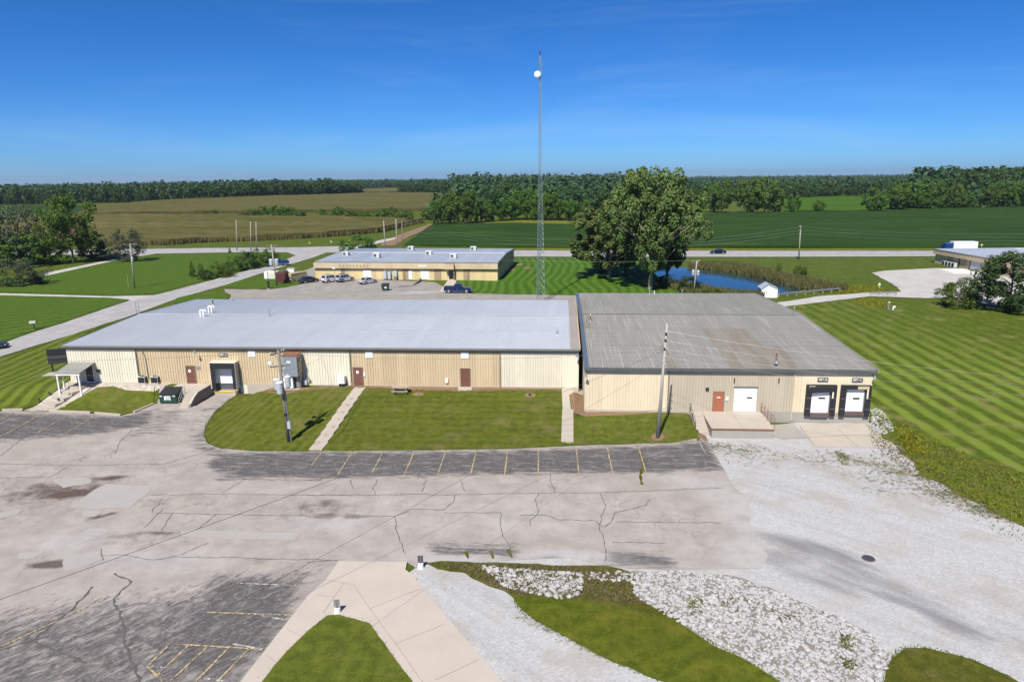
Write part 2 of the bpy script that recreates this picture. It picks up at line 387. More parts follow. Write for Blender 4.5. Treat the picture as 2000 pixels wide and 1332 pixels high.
def gravel_mat(name, a, b, dirt, dirtamt, sc=9.0):
    t = NT(name); p = t.pos('world')
    vo = t.n('ShaderNodeTexVoronoi'); vo.inputs['Scale'].default_value = sc; t.l(p, vo.inputs['Vector'])
    sx = t.n('ShaderNodeSeparateColor'); t.l(vo.outputs['Color'], sx.inputs[0])
    c = t.mix(sx.outputs[0], a, b); n2 = t.noise(p, .25, 6, .65)
    tr = t.noise(t.pos('world', (.16, 2.2, 1), radians(-40)), .55, 6, .65)
    c = t.mix(t.ramp(tr, .42, .7, 0, .3), c, tuple(x*.68 for x in a))
    c = t.mix(t.ramp(t.noise(t.pos('world', (.1, 1.1, 1), radians(-38)), .9, 4, .5), .5, .72, 0, .16), c, tuple(min(1, x*1.25) for x in a))
    c = t.mix(t.ramp(n2, .46, .66, 0, dirtamt), c, dirt)
    c = t.mix(t.ramp(t.noise(p, 1.7, 6, .75), .52, .7, 0, dirtamt*.6), c, dirt)
    wet = t.math('ADD', t.attr('damp'), t.math('MULTIPLY', t.math('SUBTRACT', t.noise(t.pos('world', (.3, 1.6, 1), radians(-45)), .8, 6), .5), .9))
    wm = t.math('MULTIPLY', t.ramp(wet, .25, .95), t.ramp(t.attr('damp'), .02, .3))
    c = t.mix(t.math('MULTIPLY', wm, .75), c, (.15, .148, .155))
    wd = t.math('ADD', t.attr('weed'), t.math('MULTIPLY', t.math('SUBTRACT', t.noise(p, 2.2, 8, .82), .5), 3.4))
    wdm = t.math('MULTIPLY', t.ramp(wd, .5, .85), t.ramp(t.attr('weed'), .02, .2))
    c = t.mix(t.math('MULTIPLY', wdm, .85), c, t.mix(t.ramp(t.noise(p, .8, 4), .4, .6), (.06, .075, .02), (.16, .125, .07)))
    t.bump(vo.outputs['Distance'], .4, .04)
    M[name] = t.done(c, .95, 0, .1)
gravel_mat('gravel', (.35, .342, .33), (.45, .442, .43), (.33, .295, .25), .6)
gravel_mat('gravel_bed', (.3, .26, .21), (.55, .5, .43), (.3, .24, .18), .4, 7)
gravel_mat('gravel_lane', (.36, .34, .31), (.5, .48, .45), (.3, .27, .22), .4, 6)
def concrete_mat(name, col, amt=.5, stain=(.22, .17, .12)):
    t = NT(name); p = t.pos('world'); n1 = t.noise(p, .45, 6, .6); n2 = t.noise(p, 14, 4, .7); n3 = t.noise(p, 1.3, 7, .7)
    c = t.mix(n1, tuple(x*.84 for x in col), tuple(min(1, x*1.12) for x in col))
    c = t.mix(t.ramp(n2, .3, .7, .12, 0), c, tuple(x*.5 for x in col))
    c = t.mix(t.ramp(n3, .55, .8, 0, amt), c, stain)
    t.bump(n2, .15, .01); M[name] = t.done(c, .85, 0, .25)
concrete_mat('concrete_drive', (.46, .4, .335), .18, (.36, .31, .26))
concrete_mat('concrete', (.44, .385, .315), .35)
concrete_mat('concrete_grey', (.33, .305, .27), .5, (.17, .14, .11))
concrete_mat('concrete_dark', (.2, .18, .15), .8, (.05, .042, .035))
concrete_mat('concrete_patch', (.355, .328, .3), .75, (.3, .27, .24))
concrete_mat('concrete_white', (.62, .6, .57), .2, (.5, .45, .4))
plain('tar', (.085, .08, .075), .8, var=.5, scale=2, space='world', rnd=.3)
plain('crack_soil', (.23, .195, .155), .9, var=.5, scale=3, space='world', rnd=.2)
def line_mat():
    t = NT('line_paint'); p = t.pos('world'); n = t.noise(p, 5, 6, .75)
    c = t.mix(t.ramp(n, .42, .6), (.13, .12, .11), (.56, .41, .19)); M['line_paint'] = t.done(c, .8, 0, .3)
    t = NT('line_white'); p = t.pos('world'); n = t.noise(p, 5, 6, .75)
    c = t.mix(t.ramp(n, .42, .6), (.1, .1, .1), (.55, .53, .5)); M['line_white'] = t.done(c, .8, 0, .3)
line_mat()
plain('soil', (.2, .125, .07), .95, var=.35, scale=2, space='world', rnd=0)
def water_mat():
    t = NT('pond_water'); t.bump(t.noise(t.pos('world', (1, 2.5, 1)), 1.1, 3), .04, .05)
    t.done((.012, .035, .05), .06, 0, 1.0); t.b.inputs['IOR'].default_value = 1.33; M['pond_water'] = t.m
water_mat()

# ================================================================ ground sheet
def axis(spans):
    out = []
    for a, b, s in spans: out += list(np.arange(a, b, s))
    return np.array(out+[spans[-1][1]])
gxs = axis([(-9000, -2000, 700), (-2000, -400, 100), (-400, -100, 15), (-100, -62, 2), (-62, 36, .5), (36, 80, 2), (80, 400, 16), (400, 2000, 100), (2000, 9000, 700)])
gys = axis([(-300, 0, 60), (0, 24, 4), (24, 78, .5), (78, 130, 2), (130, 420, 10), (420, 1400, 35), (1400, 3000, 160), (3000, 9000, 500)])
X, Y = np.meshgrid(gxs, gys, indexing='ij'); Z = height(X, Y)-.05
nx, ny = X.shape
idx = np.arange(nx*ny).reshape(nx, ny)
me = bpy.data.meshes.new('ground')
me.from_pydata(np.stack([X, Y, Z], -1).reshape(-1, 3).tolist(), [], np.stack([idx[:-1, :-1], idx[1:, :-1], idx[1:, 1:], idx[:-1, 1:]], -1).reshape(-1, 4).tolist())
me.materials.append(M['grass_rough']); me.update(); tag(link('ground', me), kind='structure')

def sheet(name, pts, mat, off, cell, kind='structure', seg=None, amp=0, attrs=None, world=False, lift=None):
    o = drape(name, pts if world else pix(pts), mat, off, cell, None, attrs, lift, seg, amp)
    if kind: tag(o, kind=kind)
    return o
def blob(lst):
    """soft elongated marks: (u, v, radius along, radius across, angle, strength) surveyed in the photograph"""
    L = [(*P(u, v)[:2], a, b, radians(g), s) for u, v, a, b, g, s in lst]
    def f(x, y):
        r = np.zeros(x.shape)
        for cx, cy, a, b, g, s in L:
            dx, dy = x-cx, y-cy; q = ((dx*cos(g)+dy*sin(g))/a)**2+((-dx*sin(g)+dy*cos(g))/b)**2
            r = np.maximum(r, s*np.exp(-q*1.2))
        return r
    return f
def zone(polys):
    """soft-edged regions: (pixel polygon, feather in metres, strength)"""
    L = [(np.array(pix(p)), f, s) for p, f, s in polys]
    def dist(x, y, A):
        d = np.full(x.shape, 1e9)
        for i in range(len(A)):
            a, b = A[i-1], A[i]; e = b-a; t = np.clip(((x-a[0])*e[0]+(y-a[1])*e[1])/max(1e-9, e@e), 0, 1)
            d = np.minimum(d, np.hypot(x-a[0]-e[0]*t, y-a[1]-e[1]*t))
        return np.where(in_poly(x, y, [tuple(q) for q in A]), -d, d)
    def f(x, y):
        r = np.zeros(x.shape)
        for A, ft, s in L: r = np.maximum(r, s*(1-sm((dist(x, y, A)+ft*.5)/ft)))
        return r
    return f
def Z1(x, y): return np.zeros(x.shape)
def zl(zs, ox, oy, k): return [(ox+x/k, oy+y/k) for x, y in zs]
def LZ(zs): return zl(zs, 0, 840, 2.707)
def CZ(zs): return zl(zs, 600, 850, 2.763)
def RZ(zs): return zl(zs, 1300, 800, 2.504)

# ---- front parking lot
dock_edge = [(468, 769), (452, 778), (425, 800), (404, 828), (398, 850), (406, 866), (432, 876), (500, 881), (626, 882)]
lot = [(-420, 806), (0, 804), (95, 805), (175, 808), (236, 812), (262, 806), (300, 789), (306, 782), (314, 772), (352, 772), (362, 797), (382, 793), (422, 768)]+dock_edge+\
      [(800, 880), (1000, 877), (1120, 871), (1310, 865), (1382, 861), (1400, 893), (1416, 920), (1436, 952), (1462, 980), (1468, 1000), (1464, 1024), (1482, 1060), (1500, 1087), (1488, 1110), (1300, 1113), (1180, 1107), (1120, 1088), (1000, 1094), (840, 1099), (812, 1110), (795, 1100), (662, 1098), (634, 1137), (600, 1166), (470, 1332), (160, 1750), (-200, 2300), (-2200, 2300), (-900, 1000)]
seal = zone([([(430, 884), (1000, 880), (1310, 868), (1380, 864), (1415, 920), (1300, 925), (1000, 928), (700, 934), (430, 936), (400, 905)], 2.2, 1.0),
             ([(-420, 800), (0, 806), (240, 813), (300, 800), (300, 830), (180, 850), (0, 862), (-420, 880)], 2.6, 1.0),
             ([(300, 800), (380, 795), (330, 850), (230, 860)], 3, .55), ([(398, 835), (410, 870), (450, 880), (430, 900), (380, 880), (375, 850)], 1.6, .75),
             ([(640, 1100), (590, 1165), (465, 1335), (350, 1490), (-600, 1490), (-420, 1180), (-100, 1200), (150, 1180), (400, 1150), (560, 1110)], 5.5, .82),
             ([(420, 1120), (600, 1130), (560, 1230), (460, 1340), (250, 1332), (350, 1200)], 3, 1.0),
             ([(835, 1060), (1000, 1062), (1030, 1075), (1000, 1092), (850, 1085)], 1.4, .8), ([(1180, 1075), (1300, 1082), (1330, 1112), (1180, 1106)], 1.4, .95),
             ([(1330, 868), (1385, 864), (1415, 918), (1350, 920)], 2, .8), ([(420, 775), (465, 772), (440, 800), (380, 850), (340, 850)], 2, .38)])
brown = blob([(137, 965, 2.6, 1.0, 20, 1.1), (215, 934, 2.2, .6, 15, .9), (110, 960, 7, 3, 10, .6), (620, 1000, 6, 2.5, 0, .45), (330, 980, 9, 2.5, 0, .3), (250, 1060, 8, 1.5, 0, .35), (200, 1008, 1.2, .45, 35, .9), (98, 1103, 1.7, .6, 10, 1.1), (265, 1043, 1.8, .4, 5, .75), (325, 1043, 1.8, .4, -5, .75),
              (640, 981, 1.1, .55, 0, .75), (632, 1009, 1.3, .4, 0, 1.0), (690, 1010, 1.2, .35, 0, .85), (620, 1000, 4, 1.8, 0, .35), (430, 985, 6, .8, 0, .35), (505, 1095, 1.6, .5, 0, .6), (50, 1000, 6, 2, 10, .35), (640, 1040, 3, .6, 0, .3),
              (1080, 1088, 1.6, .4, 5, .8), (405, 800, 1.5, .5, 50, .5), (310, 905, 4, .5, 40, .25)])
pale_z = zone([([(1300, 930), (1400, 940), (1475, 985), (1520, 1090), (1490, 1125), (1380, 1120), (1430, 1050), (1410, 980)], 3.5, .75)])
pale_b = blob([(1120, 1086, 3.5, .7, -6, 1.0), (900, 1093, 4, .5, 2, .9), (300, 1090, 6, 1.6, 0, .4), (950, 1010, 12, 3, 0, .3), (640, 1020, 5, 1.5, 0, .5), (150, 1060, 5, 1.5, 0, .4)])
pale = lambda x, y: np.maximum(pale_z(x, y), pale_b(x, y))
lot_o = sheet('parking_lot', lot, 'asphalt_lot', .035, .5, seg=.6, amp=.16, attrs=dict(seal=seal, brown=brown, pale=pale, diag=zone([([(700, 1060), (590, 1165), (465, 1335), (350, 1490), (-600, 1490), (-420, 1100), (0, 1080), (400, 1090)], 5, 1.0)])))
def onlot(name, pts, w, mat, off=.055, jit=0.0, step=.5, w2=None):
    q = resample([P(u, v)[:2] for u, v in pts], step, jit)
    return strip(q, w, off, w2).build(name, mat, lot_o)
for c in [[(0, 328), (115, 322), (370, 325), (640, 318), (670, 325), (870, 322), (1250, 315), (1580, 312), (1930, 298), (2240, 285)], [(380, 240), (355, 290), (370, 320)], [(795, 325), (785, 365), (740, 405), (720, 408), (570, 398), (480, 440), (300, 440)],
          [(740, 420), (1045, 422), (1045, 480), (1055, 550), (1100, 600), (1098, 650)], [(1250, 315), (1230, 350), (1250, 400), (1240, 430), (1200, 460), (1205, 490)], [(1150, 435), (1300, 435), (1360, 458), (1560, 465), (1590, 500)],
          [(1583, 315), (1612, 390), (1590, 440), (1580, 510), (1600, 560), (1615, 640), (1610, 690)], [(1850, 350), (1830, 380), (1660, 420), (1640, 470), (1600, 500)], [(1310, 130), (1310, 220), (1335, 310)], [(625, 90), (620, 170), (597, 235)],
          [(0, 245), (70, 240), (150, 210), (235, 180), (190, 172)], [(470, 440), (490, 540), (525, 640)], [(1930, 585), (1640, 578)], [(280, 220), (330, 230)], [(825, 240), (850, 305)], [(640, 240), (620, 310)], [(235, 240), (245, 290)], [(1660, 470), (2240, 475)], [(0, 690), (160, 678)]]:
    onlot('crack', CZ(c), .03, 'tar', jit=.08, w2=.065, step=.4)
for c in [[(605, 760), (640, 780), (700, 800), (600, 890), (620, 950), (655, 1010), (655, 1100), (690, 1210), (740, 1332)], [(490, 830), (380, 950), (180, 1110), (0, 1165)], [(180, 1120), (330, 1180), (460, 1230)]]:
    onlot('crack', LZ(c), .06, 'tar', jit=.08, w2=.16, step=.35)
for c in [[(0, 180), (340, 190), (640, 185), (870, 180), (980, 150), (1130, 100)], [(0, 255), (270, 250), (360, 195)], [(800, 345), (1150, 340), (1600, 345), (1890, 350)], [(820, 440), (1130, 448), (1640, 455)], [(540, 665), (640, 660), (810, 690), (920, 670), (1300, 680), (1750, 690)],
          [(860, 420), (760, 520)], [(1140, 450), (1040, 530)], [(1160, 265), (1300, 260), (1680, 268), (1780, 240)], [(1300, 260), (1180, 330)], [(1440, 160), (1340, 250)], [(150, 20), (0, 140)], [(700, 0), (640, 60), (605, 130)], [(860, 365), (800, 440)], [(910, 440), (860, 530)], [(535, 630), (540, 690)], [(1100, 600), (960, 660)]]:
    onlot('crack', LZ(c), .025, 'tar', jit=.08, w2=.05, step=.4)
for c in [[(1810, 150), (1800, 230), (1810, 270)], [(1785, 60), (1815, 150)], [(855, 630), (870, 665)], [(990, 625), (1000, 665)], [(1085, 620), (1100, 660)]]:
    onlot('weedy_crack', CZ(c), .12, 'grass_ditch', jit=.08, w2=.3, off=.06)
for a, b in [((80, 92), (25, 165)), ((245, 92), (165, 215)), ((412, 88), (350, 205)), ((580, 88), (515, 235)), ((748, 85), (705, 215)), ((915, 80), (880, 222)), ((1082, 75), (1065, 225)), ((1247, 70), (1247, 220)), ((1450, 62), (1467, 218)), ((1617, 60), (1650, 212)), ((1785, 58), (1830, 208))]:
    onlot('parking_line', CZ([a, b]), .11, 'line_paint', .063)
for a, b in [((100, 985), (0, 1045)), ((345, 985), (0, 1180)), ((550, 995), (290, 1145)), ((755, 1005), (450, 1185))]:
    onlot('parking_line', zl([a, b], 0, 560, 4), .11, 'line_paint', .063)
for a, b in [((900, 1133), (1400, 1162)), ((900, 1133), (780, 1250)), ((780, 1250), (860, 1332)), ((1000, 1137), (830, 1300)), ((1105, 1140), (900, 1332)), ((1218, 1145), (1035, 1332)), ((1320, 1155), (1150, 1332)), ((1075, 965), (1565, 982)), ((575, 880), (520, 915)), ((470, 935), (0, 1150))]:
    onlot('parking_line', LZ([a, b]), .1, 'line_paint', .063)
for a, b in [((1250, 812), (1570, 825)), ((1230, 1133), (1395, 1163)), ((1060, 1310), (1180, 1332)), ((1340, 975), (1535, 1012)), ((800, 1250), (880, 1262))]:
    onlot('parking_line', LZ([a, b]), .09, 'line_white', .066)
for c in [[(560, 290), (820, 293), (690, 420), (370, 413), (500, 320)], [(280, 262), (460, 250), (480, 280), (330, 310)], [(940, 530), (1300, 538), (1590, 545), (1560, 583), (945, 570)], [(470, 525), (565, 530), (540, 560), (425, 555)], [(345, 680), (535, 640), (540, 690), (440, 725), (345, 745)], [(510, 715), (590, 710), (545, 750), (495, 745)], [(0, 440), (110, 420), (90, 450), (0, 470)], [(100, 655), (240, 645), (180, 680), (90, 685)], [(440, 430), (540, 432), (500, 460), (430, 458)]]:
    drape('asphalt_patch', pix(LZ(c)), 'concrete_patch', .05, .8, lot_o, None, None, .3, .28)

# ---- concrete drive, gravel yard and ditch in the foreground
gr_damp = blob([(1560, 1065, 4.5, 1.5, -30, .85), (1640, 1085, 4, 1.3, -35, .9), (1530, 1090, 3.5, 1.8, -20, .7), (1690, 1130, 5, 1.9, -42, .75), (1770, 1170, 5, 1.9, -45, .75), (1860, 1220, 3.6, 1.4, -48, .8), (1980, 1240, 2.5, 1.4, -45, .6), (1600, 1130, 4, 2.0, -35, .65), (1700, 1060, 6, 1.0, -32, .4), (1900, 1120, 7, .5, -22, .3)])
gr_weed = blob([(1450, 882, 6, 3, 0, .62), (1600, 900, 9, 3, -10, .55), (1740, 940, 7, 3, -25, .6), (1900, 985, 7, 3, -30, .7), (1645, 890, 2, 1.0, -60, .95), (1620, 905, 5, 1.8, -20, .6), (1700, 905, 4.5, 1.8, -20, .75), (1770, 925, 4.5, 1.8, -25, .8), (1720, 960, 4, 1.4, -10, .6), (1400, 872, 3, 1.5, 0, .85), (1500, 905, 5, 2, 0, .45), (1850, 965, 5, 2, -30, .85), (1960, 1005, 5, 2, -30, .9), (1410, 1200, 3, 1, -20, .6), (1570, 880, 2, .8, -10, .6), (860, 1150, 2, .8, -30, .35), (1050, 1215, 2.5, .8, -30, .75), (1180, 1270, 4, .9, -25, .8), (1290, 1310, 4, 1, -25, .8), (1330, 880, 2, 1, 0, .3)])
yard = [(1340, 872), (1378, 850), (1385, 838), (1510, 830), (1560, 826), (1700, 826), (1765, 868), (1850, 938), (2000, 1015), (2300, 1120), (3000, 1270), (3800, 1700), (3800, 2500), (700, 2500), (800, 1260), (800, 1118), (850, 1075), (1200, 1080), (1400, 1080), (1400, 950)]
sheet('gravel_yard', yard, 'gravel', .015, .5, seg=.7, amp=.25, attrs=dict(damp=gr_damp, weed=gr_weed))
drv = sheet('concrete_driveway', [(662, 1097), (795, 1099), (792, 1114), (815, 1131), (812, 1134), (980, 1332), (1330, 1790), (1700, 2300), (-150, 2300), (150, 1760), (470, 1332), (602, 1164), (634, 1136)], 'concrete_drive', .075, .8)
for a in [[(634, 1134), (690, 1143)], [(690, 1143), (722, 1190), (770, 1255), (850, 1370)], [(720, 1191), (823, 1151)], [(617, 1163), (652, 1168)], [(652, 1168), (632, 1199)], [(652, 1168), (672, 1140)], [(775, 1258), (865, 1222)], [(850, 1330), (935, 1290)], [(560, 1230), (590, 1245)], [(520, 1280), (545, 1300)]]:
    strip(resample([P(u, v)[:2] for u, v in a], .6, .012), .022, .085).build('concrete_joint', 'crack_soil', drv)
sheet('lawn_island', [(512, 1332), (560, 1275), (600, 1233), (640, 1204), (662, 1203), (722, 1219), (740, 1245), (805, 1332), (1000, 1620), (600, 1700), (330, 1560)], 'lawn_plain', .1, .5, seg=.5, amp=.1)
sheet('ditch_grass', CZ([(640, 690), (720, 680), (900, 690), (1100, 690), (1350, 705), (1600, 705), (1700, 725), (1760, 760), (1760, 880), (1900, 930), (2050, 1000), (1930, 1040), (1700, 950), (1500, 915), (1150, 905), (1060, 840), (950, 800), (850, 745), (700, 725)]), 'grass_ditch', .045, .6, seg=.4, amp=.3)
sheet('grass_mound', [(1003, 1172), (1060, 1167), (1200, 1184), (1300, 1206), (1380, 1250), (1480, 1302), (1560, 1360), (1640, 1440), (1500, 1440), (1330, 1345), (1200, 1293), (1090, 1238), (1020, 1196)], 'grass_mound', .06, .5, seg=.4, amp=.22)
sheet('grass_corner', [(1722, 1340), (1740, 1285), (1765, 1266), (1810, 1266), (1900, 1290), (1975, 1325), (2100, 1400), (2100, 1500), (1700, 1500)], 'grass_ditch', .06, .5, seg=.4, amp=.25)
# ---- lawns round the warehouses
sheet('lawn_pole', dock_edge[1:]+[(650, 846), (697, 757), (690, 755), (640, 757), (580, 764), (540, 766), (500, 768), (468, 774)], 'lawn_pole', .02, .5, seg=.5, amp=.12)
sheet('lawn_middle', [(626, 882), (800, 880), (1000, 877), (1104, 871), (1100, 762), (985, 762), (890, 764), (790, 762), (716, 757), (690, 790), (650, 846)], 'lawn_mid', .02, .5, seg=.5, amp=.12)
sheet('lawn_by_steps', [(1116, 870), (1310, 865), (1368, 861), (1358, 825), (1350, 810), (1240, 808), (1140, 811), (1114, 830)], 'lawn_plain', .02, .5, seg=.4, amp=.1)
sheet('lawn_entrance', [(105, 803), (180, 807), (238, 811), (268, 803), (300, 788), (306, 770), (300, 765), (240, 762), (218, 755), (190, 757), (165, 770), (130, 790)], 'lawn_plain', .02, .4, seg=.4, amp=.12)
sheet('gravel_bed', [(45, 803), (112, 803), (135, 788), (170, 768), (192, 756), (220, 754), (245, 762), (300, 765), (345, 765), (345, 746), (136, 743), (120, 758), (90, 778)], 'gravel_bed', .012, .5, attrs=dict(damp=Z1, weed=Z1), seg=.4, amp=.1)
for nm, c in (('soil_patch', [(420, 764), (600, 758), (700, 752), (700, 757), (640, 759), (590, 764), (560, 770), (530, 768), (500, 767), (470, 772)]), ('soil_patch', [(712, 754), (1095, 759), (1095, 763), (985, 763), (890, 766), (880, 764), (800, 763), (712, 758)]), ('soil_patch', [(1112, 772), (1140, 772), (1142, 806), (1350, 806), (1352, 811), (1240, 810), (1142, 813), (1118, 806)]),
              ('soil_patch', [(804, 770), (815, 767), (827, 768), (826, 773), (812, 774)]), ('soil_patch', [(1025, 770), (1036, 768), (1047, 770), (1045, 775), (1030, 776)]), ('soil_patch', [(1271, 856), (1278, 847), (1292, 846), (1300, 853), (1294, 861), (1280, 861)]), ('soil_patch', [(1356, 815), (1366, 812), (1378, 850), (1384, 860), (1366, 861)]), ('soil_patch', [(255, 803), (280, 796), (303, 780), (305, 786), (300, 790), (268, 806)])):
    sheet(nm, c, 'soil', .03, .5, seg=.3, amp=.15)
sheet('lawn_left', [(-500, 800), (-300, 803), (0, 801), (40, 800), (88, 777), (118, 758), (136, 742), (124, 676), (180, 645), (235, 624), (180, 640), (100, 668), (0, 703), (-400, 830)], 'lawn_left', .02, .8, seg=.6, amp=.1)
sheet('gravel_bed', [(80, 735), (95, 728), (130, 725), (160, 726), (160, 733), (110, 735)], 'gravel_bed', .035, .6, attrs=dict(damp=Z1, weed=Z1))
sheet('lawn_right', [(1712, 830), (1760, 845), (1830, 900), (1900, 930), (2000, 975), (2400, 1080), (2600, 760), (2200, 640), (2010, 605), (1940, 600), (1850, 598), (1760, 585), (1700, 582), (1600, 593), (1530, 598), (1480, 575), (1500, 700)], 'lawn_right', .02, 1.0, seg=.8, amp=.2, attrs=dict(mow=lambda x, y: np.clip(1.15-sm((y-72)/45)*.75-sm((x-50)/25)*.6, .12, 1)))
# ---- roads behind
A0 = dict(seal=Z1, brown=Z1, pale=Z1)
road_seal = zone([([(-250, 762), (0, 697), (130, 657), (190, 634), (150, 632), (0, 676), (-250, 740)], 3, .32)])
sheet('side_road', [(-400, 805), (-250, 762), (0, 697), (130, 657), (250, 619), (345, 584), (440, 557), (520, 531), (610, 504), (672, 481), (560, 484), (420, 489), (560, 493), (578, 499), (560, 507), (500, 524), (420, 546), (330, 570), (252, 588), (200, 605), (125, 631), (60, 651), (0, 673), (-250, 738), (-400, 775)], 'road', .035, 1.5, seg=1.5, amp=.15, attrs=dict(seal=road_seal, brown=Z1, pale=Z1))
sheet('farm_lane', [(-200, 574), (0, 573), (215, 579), (262, 578), (300, 577), (262, 592), (250, 585), (215, 582), (0, 577), (-200, 579)], 'gravel_lane', .03, 2, attrs=dict(damp=Z1, weed=Z1))
sheet('footpath', [(85, 534), (180, 515), (235, 503), (290, 494), (330, 492), (250, 504), (180, 519), (85, 540)], 'gravel_lane', .02, 2, attrs=dict(damp=Z1, weed=Z1))
sheet('highway', [(-400, 516), (0, 500), (300, 496), (480, 493), (700, 494), (1000, 501.5), (1200, 502), (1560, 502), (1830, 501), (2400, 497), (2400, 488), (1830, 490.5), (1560, 490.5), (1000, 489.5), (820, 487.5), (660, 483), (400, 485), (300, 486.5), (0, 490), (-400, 505)], 'road', .05, 4, attrs=A0)
for a, b, w in (((700, 490.4), (1000, 495.4), .15), ((1000, 495.4), (1400, 496), .15), ((1400, 496), (1900, 495.2), .15)):
    strip(resample([P(*a)[:2], P(*b)[:2]], 4), w, .07).build('centre_line', 'line_paint', bpy.data.objects['highway'])
rl_seal = blob([(700, 565, 9, .6, 0, .6), (560, 575, 8, 1, -8, .5), (800, 562, 5, .6, 0, .4), (480, 584, 8, 1, 0, .5), (890, 582, 10, 1, 0, .4)])
sheet('rear_lot', [(395, 604), (447, 585), (452, 577), (440, 571), (438, 565), (520, 566), (560, 562), (600, 553), (614, 545), (640, 545.5), (690, 546), (760, 548), (850, 552), (866, 560), (858, 571), (930, 574), (1130, 578), (1132, 604)], 'asphalt_rear', .05, 1.2, seg=1, amp=.15, attrs=dict(seal=rl_seal, brown=blob([(790, 560, 3.5, 1.5, 20, .7), (815, 566, 4, 1, 0, .3)]), pale=blob([(815, 572, 4, 1.5, 10, 1)])))
sheet('rear_side_lot', [(575, 535), (600, 527), (640, 511), (670, 500), (650, 512), (625, 535), (617, 542), (590, 537)], 'asphalt_rear', .045, 2, attrs=A0)
sheet('lawn_corner', [(440, 562), (438, 556), (470, 547), (540, 533), (580, 536), (617, 545), (600, 553), (560, 561), (500, 566)], 'lawn_far', .03, 1.5, seg=1, amp=.15)
sheet('lawn_corner', [(341, 592), (345, 583), (372, 576), (430, 573), (450, 577), (445, 584), (400, 602)], 'lawn_far', .06, 1.2, seg=1, amp=.15)
sheet('lawn_rear', [(866, 560), (890, 546), (970, 549), (1000, 512), (1010, 503), (1200, 504), (1290, 508), (1300, 540), (1280, 566), (1480, 576), (1450, 590), (1130, 580), (1000, 574.5), (880, 573.5)], 'lawn_back', .02, 2, seg=1, amp=.1)
sheet('lawn_field', [(-300, 560), (0, 570), (215, 577), (300, 574), (420, 543), (500, 520), (560, 503), (560, 495), (440, 495), (300, 498), (180, 521), (60, 540), (-300, 545)], 'lawn_far', .015, 3)
sheet('lawn_field', [(-400, 720), (0, 670), (60, 648), (125, 628), (200, 602), (250, 587), (240, 583), (0, 579), (-400, 582)], 'lawn_far', .015, 2.5)
sheet('concrete_walk', [(858, 571), (885, 571), (892, 546), (876, 546)], 'concrete_drive', .06, 1.5)
for c in ([(1003, 516), (1020, 514.5), (1021, 518), (1005, 519)], [(1021, 523), (1034, 522), (1037, 525), (1024, 526)], [(988, 527), (1003, 524), (1005, 529), (990, 530)]): sheet('soil_patch', c, 'soil', .04, 1, seg=.8, amp=.3)
sheet('grass_verge', [(760, 487), (1000, 488.5), (1400, 489.5), (1830, 489.5), (2400, 487), (2400, 483.5), (1830, 486), (1400, 485.5), (1000, 485), (780, 484)], 'grass_verge', .03, 4)
sheet('gravel_turnaround', [(1703, 533), (1730, 529), (1830, 524), (1930, 532), (2200, 545), (2200, 625), (2000, 606), (1940, 598), (1850, 583), (1780, 582), (1700, 579), (1600, 591), (1525, 600), (1515, 592), (1600, 579), (1690, 572), (1760, 570), (1745, 556), (1720, 543)], 'gravel_lane', .04, 1.8, attrs=dict(damp=Z1, weed=blob([(1750, 560, 6, 3, -60, .6), (1840, 545, 10, 1, 0, .3)])), seg=1.2, amp=.3)
sheet('concrete_apron', [(1832, 525), (1882, 525), (1920, 536), (1865, 536)], 'concrete_white', .07, 2)
pond = sheet('pond', [(1270, 531), (1320, 522), (1370, 526), (1420, 532), (1470, 541), (1520, 552), (1562, 563), (1562, 570), (1500, 574), (1440, 573), (1400, 568), (1350, 560), (1300, 548)], 'pond_water', .04, 3)

# ---- crops
def crop_lift(hh, amp, sc):
    def f(x, y):
        return np.array([hh+amp*mnoise.noise(Vector((a*sc, b*sc, .3)))+RNG.uniform(-.5, .5)*amp*.5 for a, b in zip(x, y)])
    return f
def crop(name, pts, mat, hh, amp, cell):
    o = drape(name, pix(pts), mat, 0, cell, None, None, crop_lift(hh, amp, .2))
    bm = bmesh.new(); bm.from_mesh(o.data)                      # stand the edge of the crop on the ground
    r = bmesh.ops.extrude_edge_only(bm, edges=[e for e in bm.edges if e.is_boundary])
    for v in r['geom']:
        if isinstance(v, bmesh.types.BMVert): v.co.z = hz(v.co.x, v.co.y)-.2
    bm.to_mesh(o.data); bm.free(); tag(o, kind='structure'); return o
crop('corn_field', [(-350, 500), (0, 484), (90, 482), (330, 479), (395, 474), (520, 470), (640, 463), (740, 455), (800, 441), (828, 435), (700, 430), (500, 426), (250, 424), (0, 428), (-350, 440)], 'corn', 2.2, .35, 5)
crop('corn_field', [(150, 423), (300, 419), (500, 416), (700, 415), (850, 412), (884, 398), (872, 381), (780, 379), (600, 385), (450, 389), (300, 396), (180, 408)], 'corn', 2.2, .4, 9)
crop('corn_field', [(690, 376), (760, 378), (800, 376), (790, 366), (720, 366)], 'corn', 2.2, .4, 14)
crop('soybean_field', [(790, 481), (836, 446), (846, 441), (1000, 438), (1110, 441), (1240, 432), (1400, 418), (1700, 414), (1900, 408), (2500, 398), (2500, 482), (1830, 485.5), (1400, 485), (1000, 484.5)], 'soy', .75, .16, 5)
sheet('hay_field', [(1530, 413), (1525, 392), (1600, 382), (1680, 382), (1720, 388), (1740, 408), (1700, 413)], 'hay', .4, 8)
sheet('hay_field', [(1730, 409), (1800, 400), (1900, 404), (1960, 406), (1850, 412)], 'hay', .4, 8)
sheet('hay_field', [(1000, 436), (850, 440), (848, 434), (1000, 428), (1110, 432), (1110, 438)], 'grass_verge', .05, 6)
sheet('hay_field', [(-300, 425), (0, 420), (150, 420), (240, 404), (150, 401), (0, 402), (-300, 404)], 'soy', .3, 10)
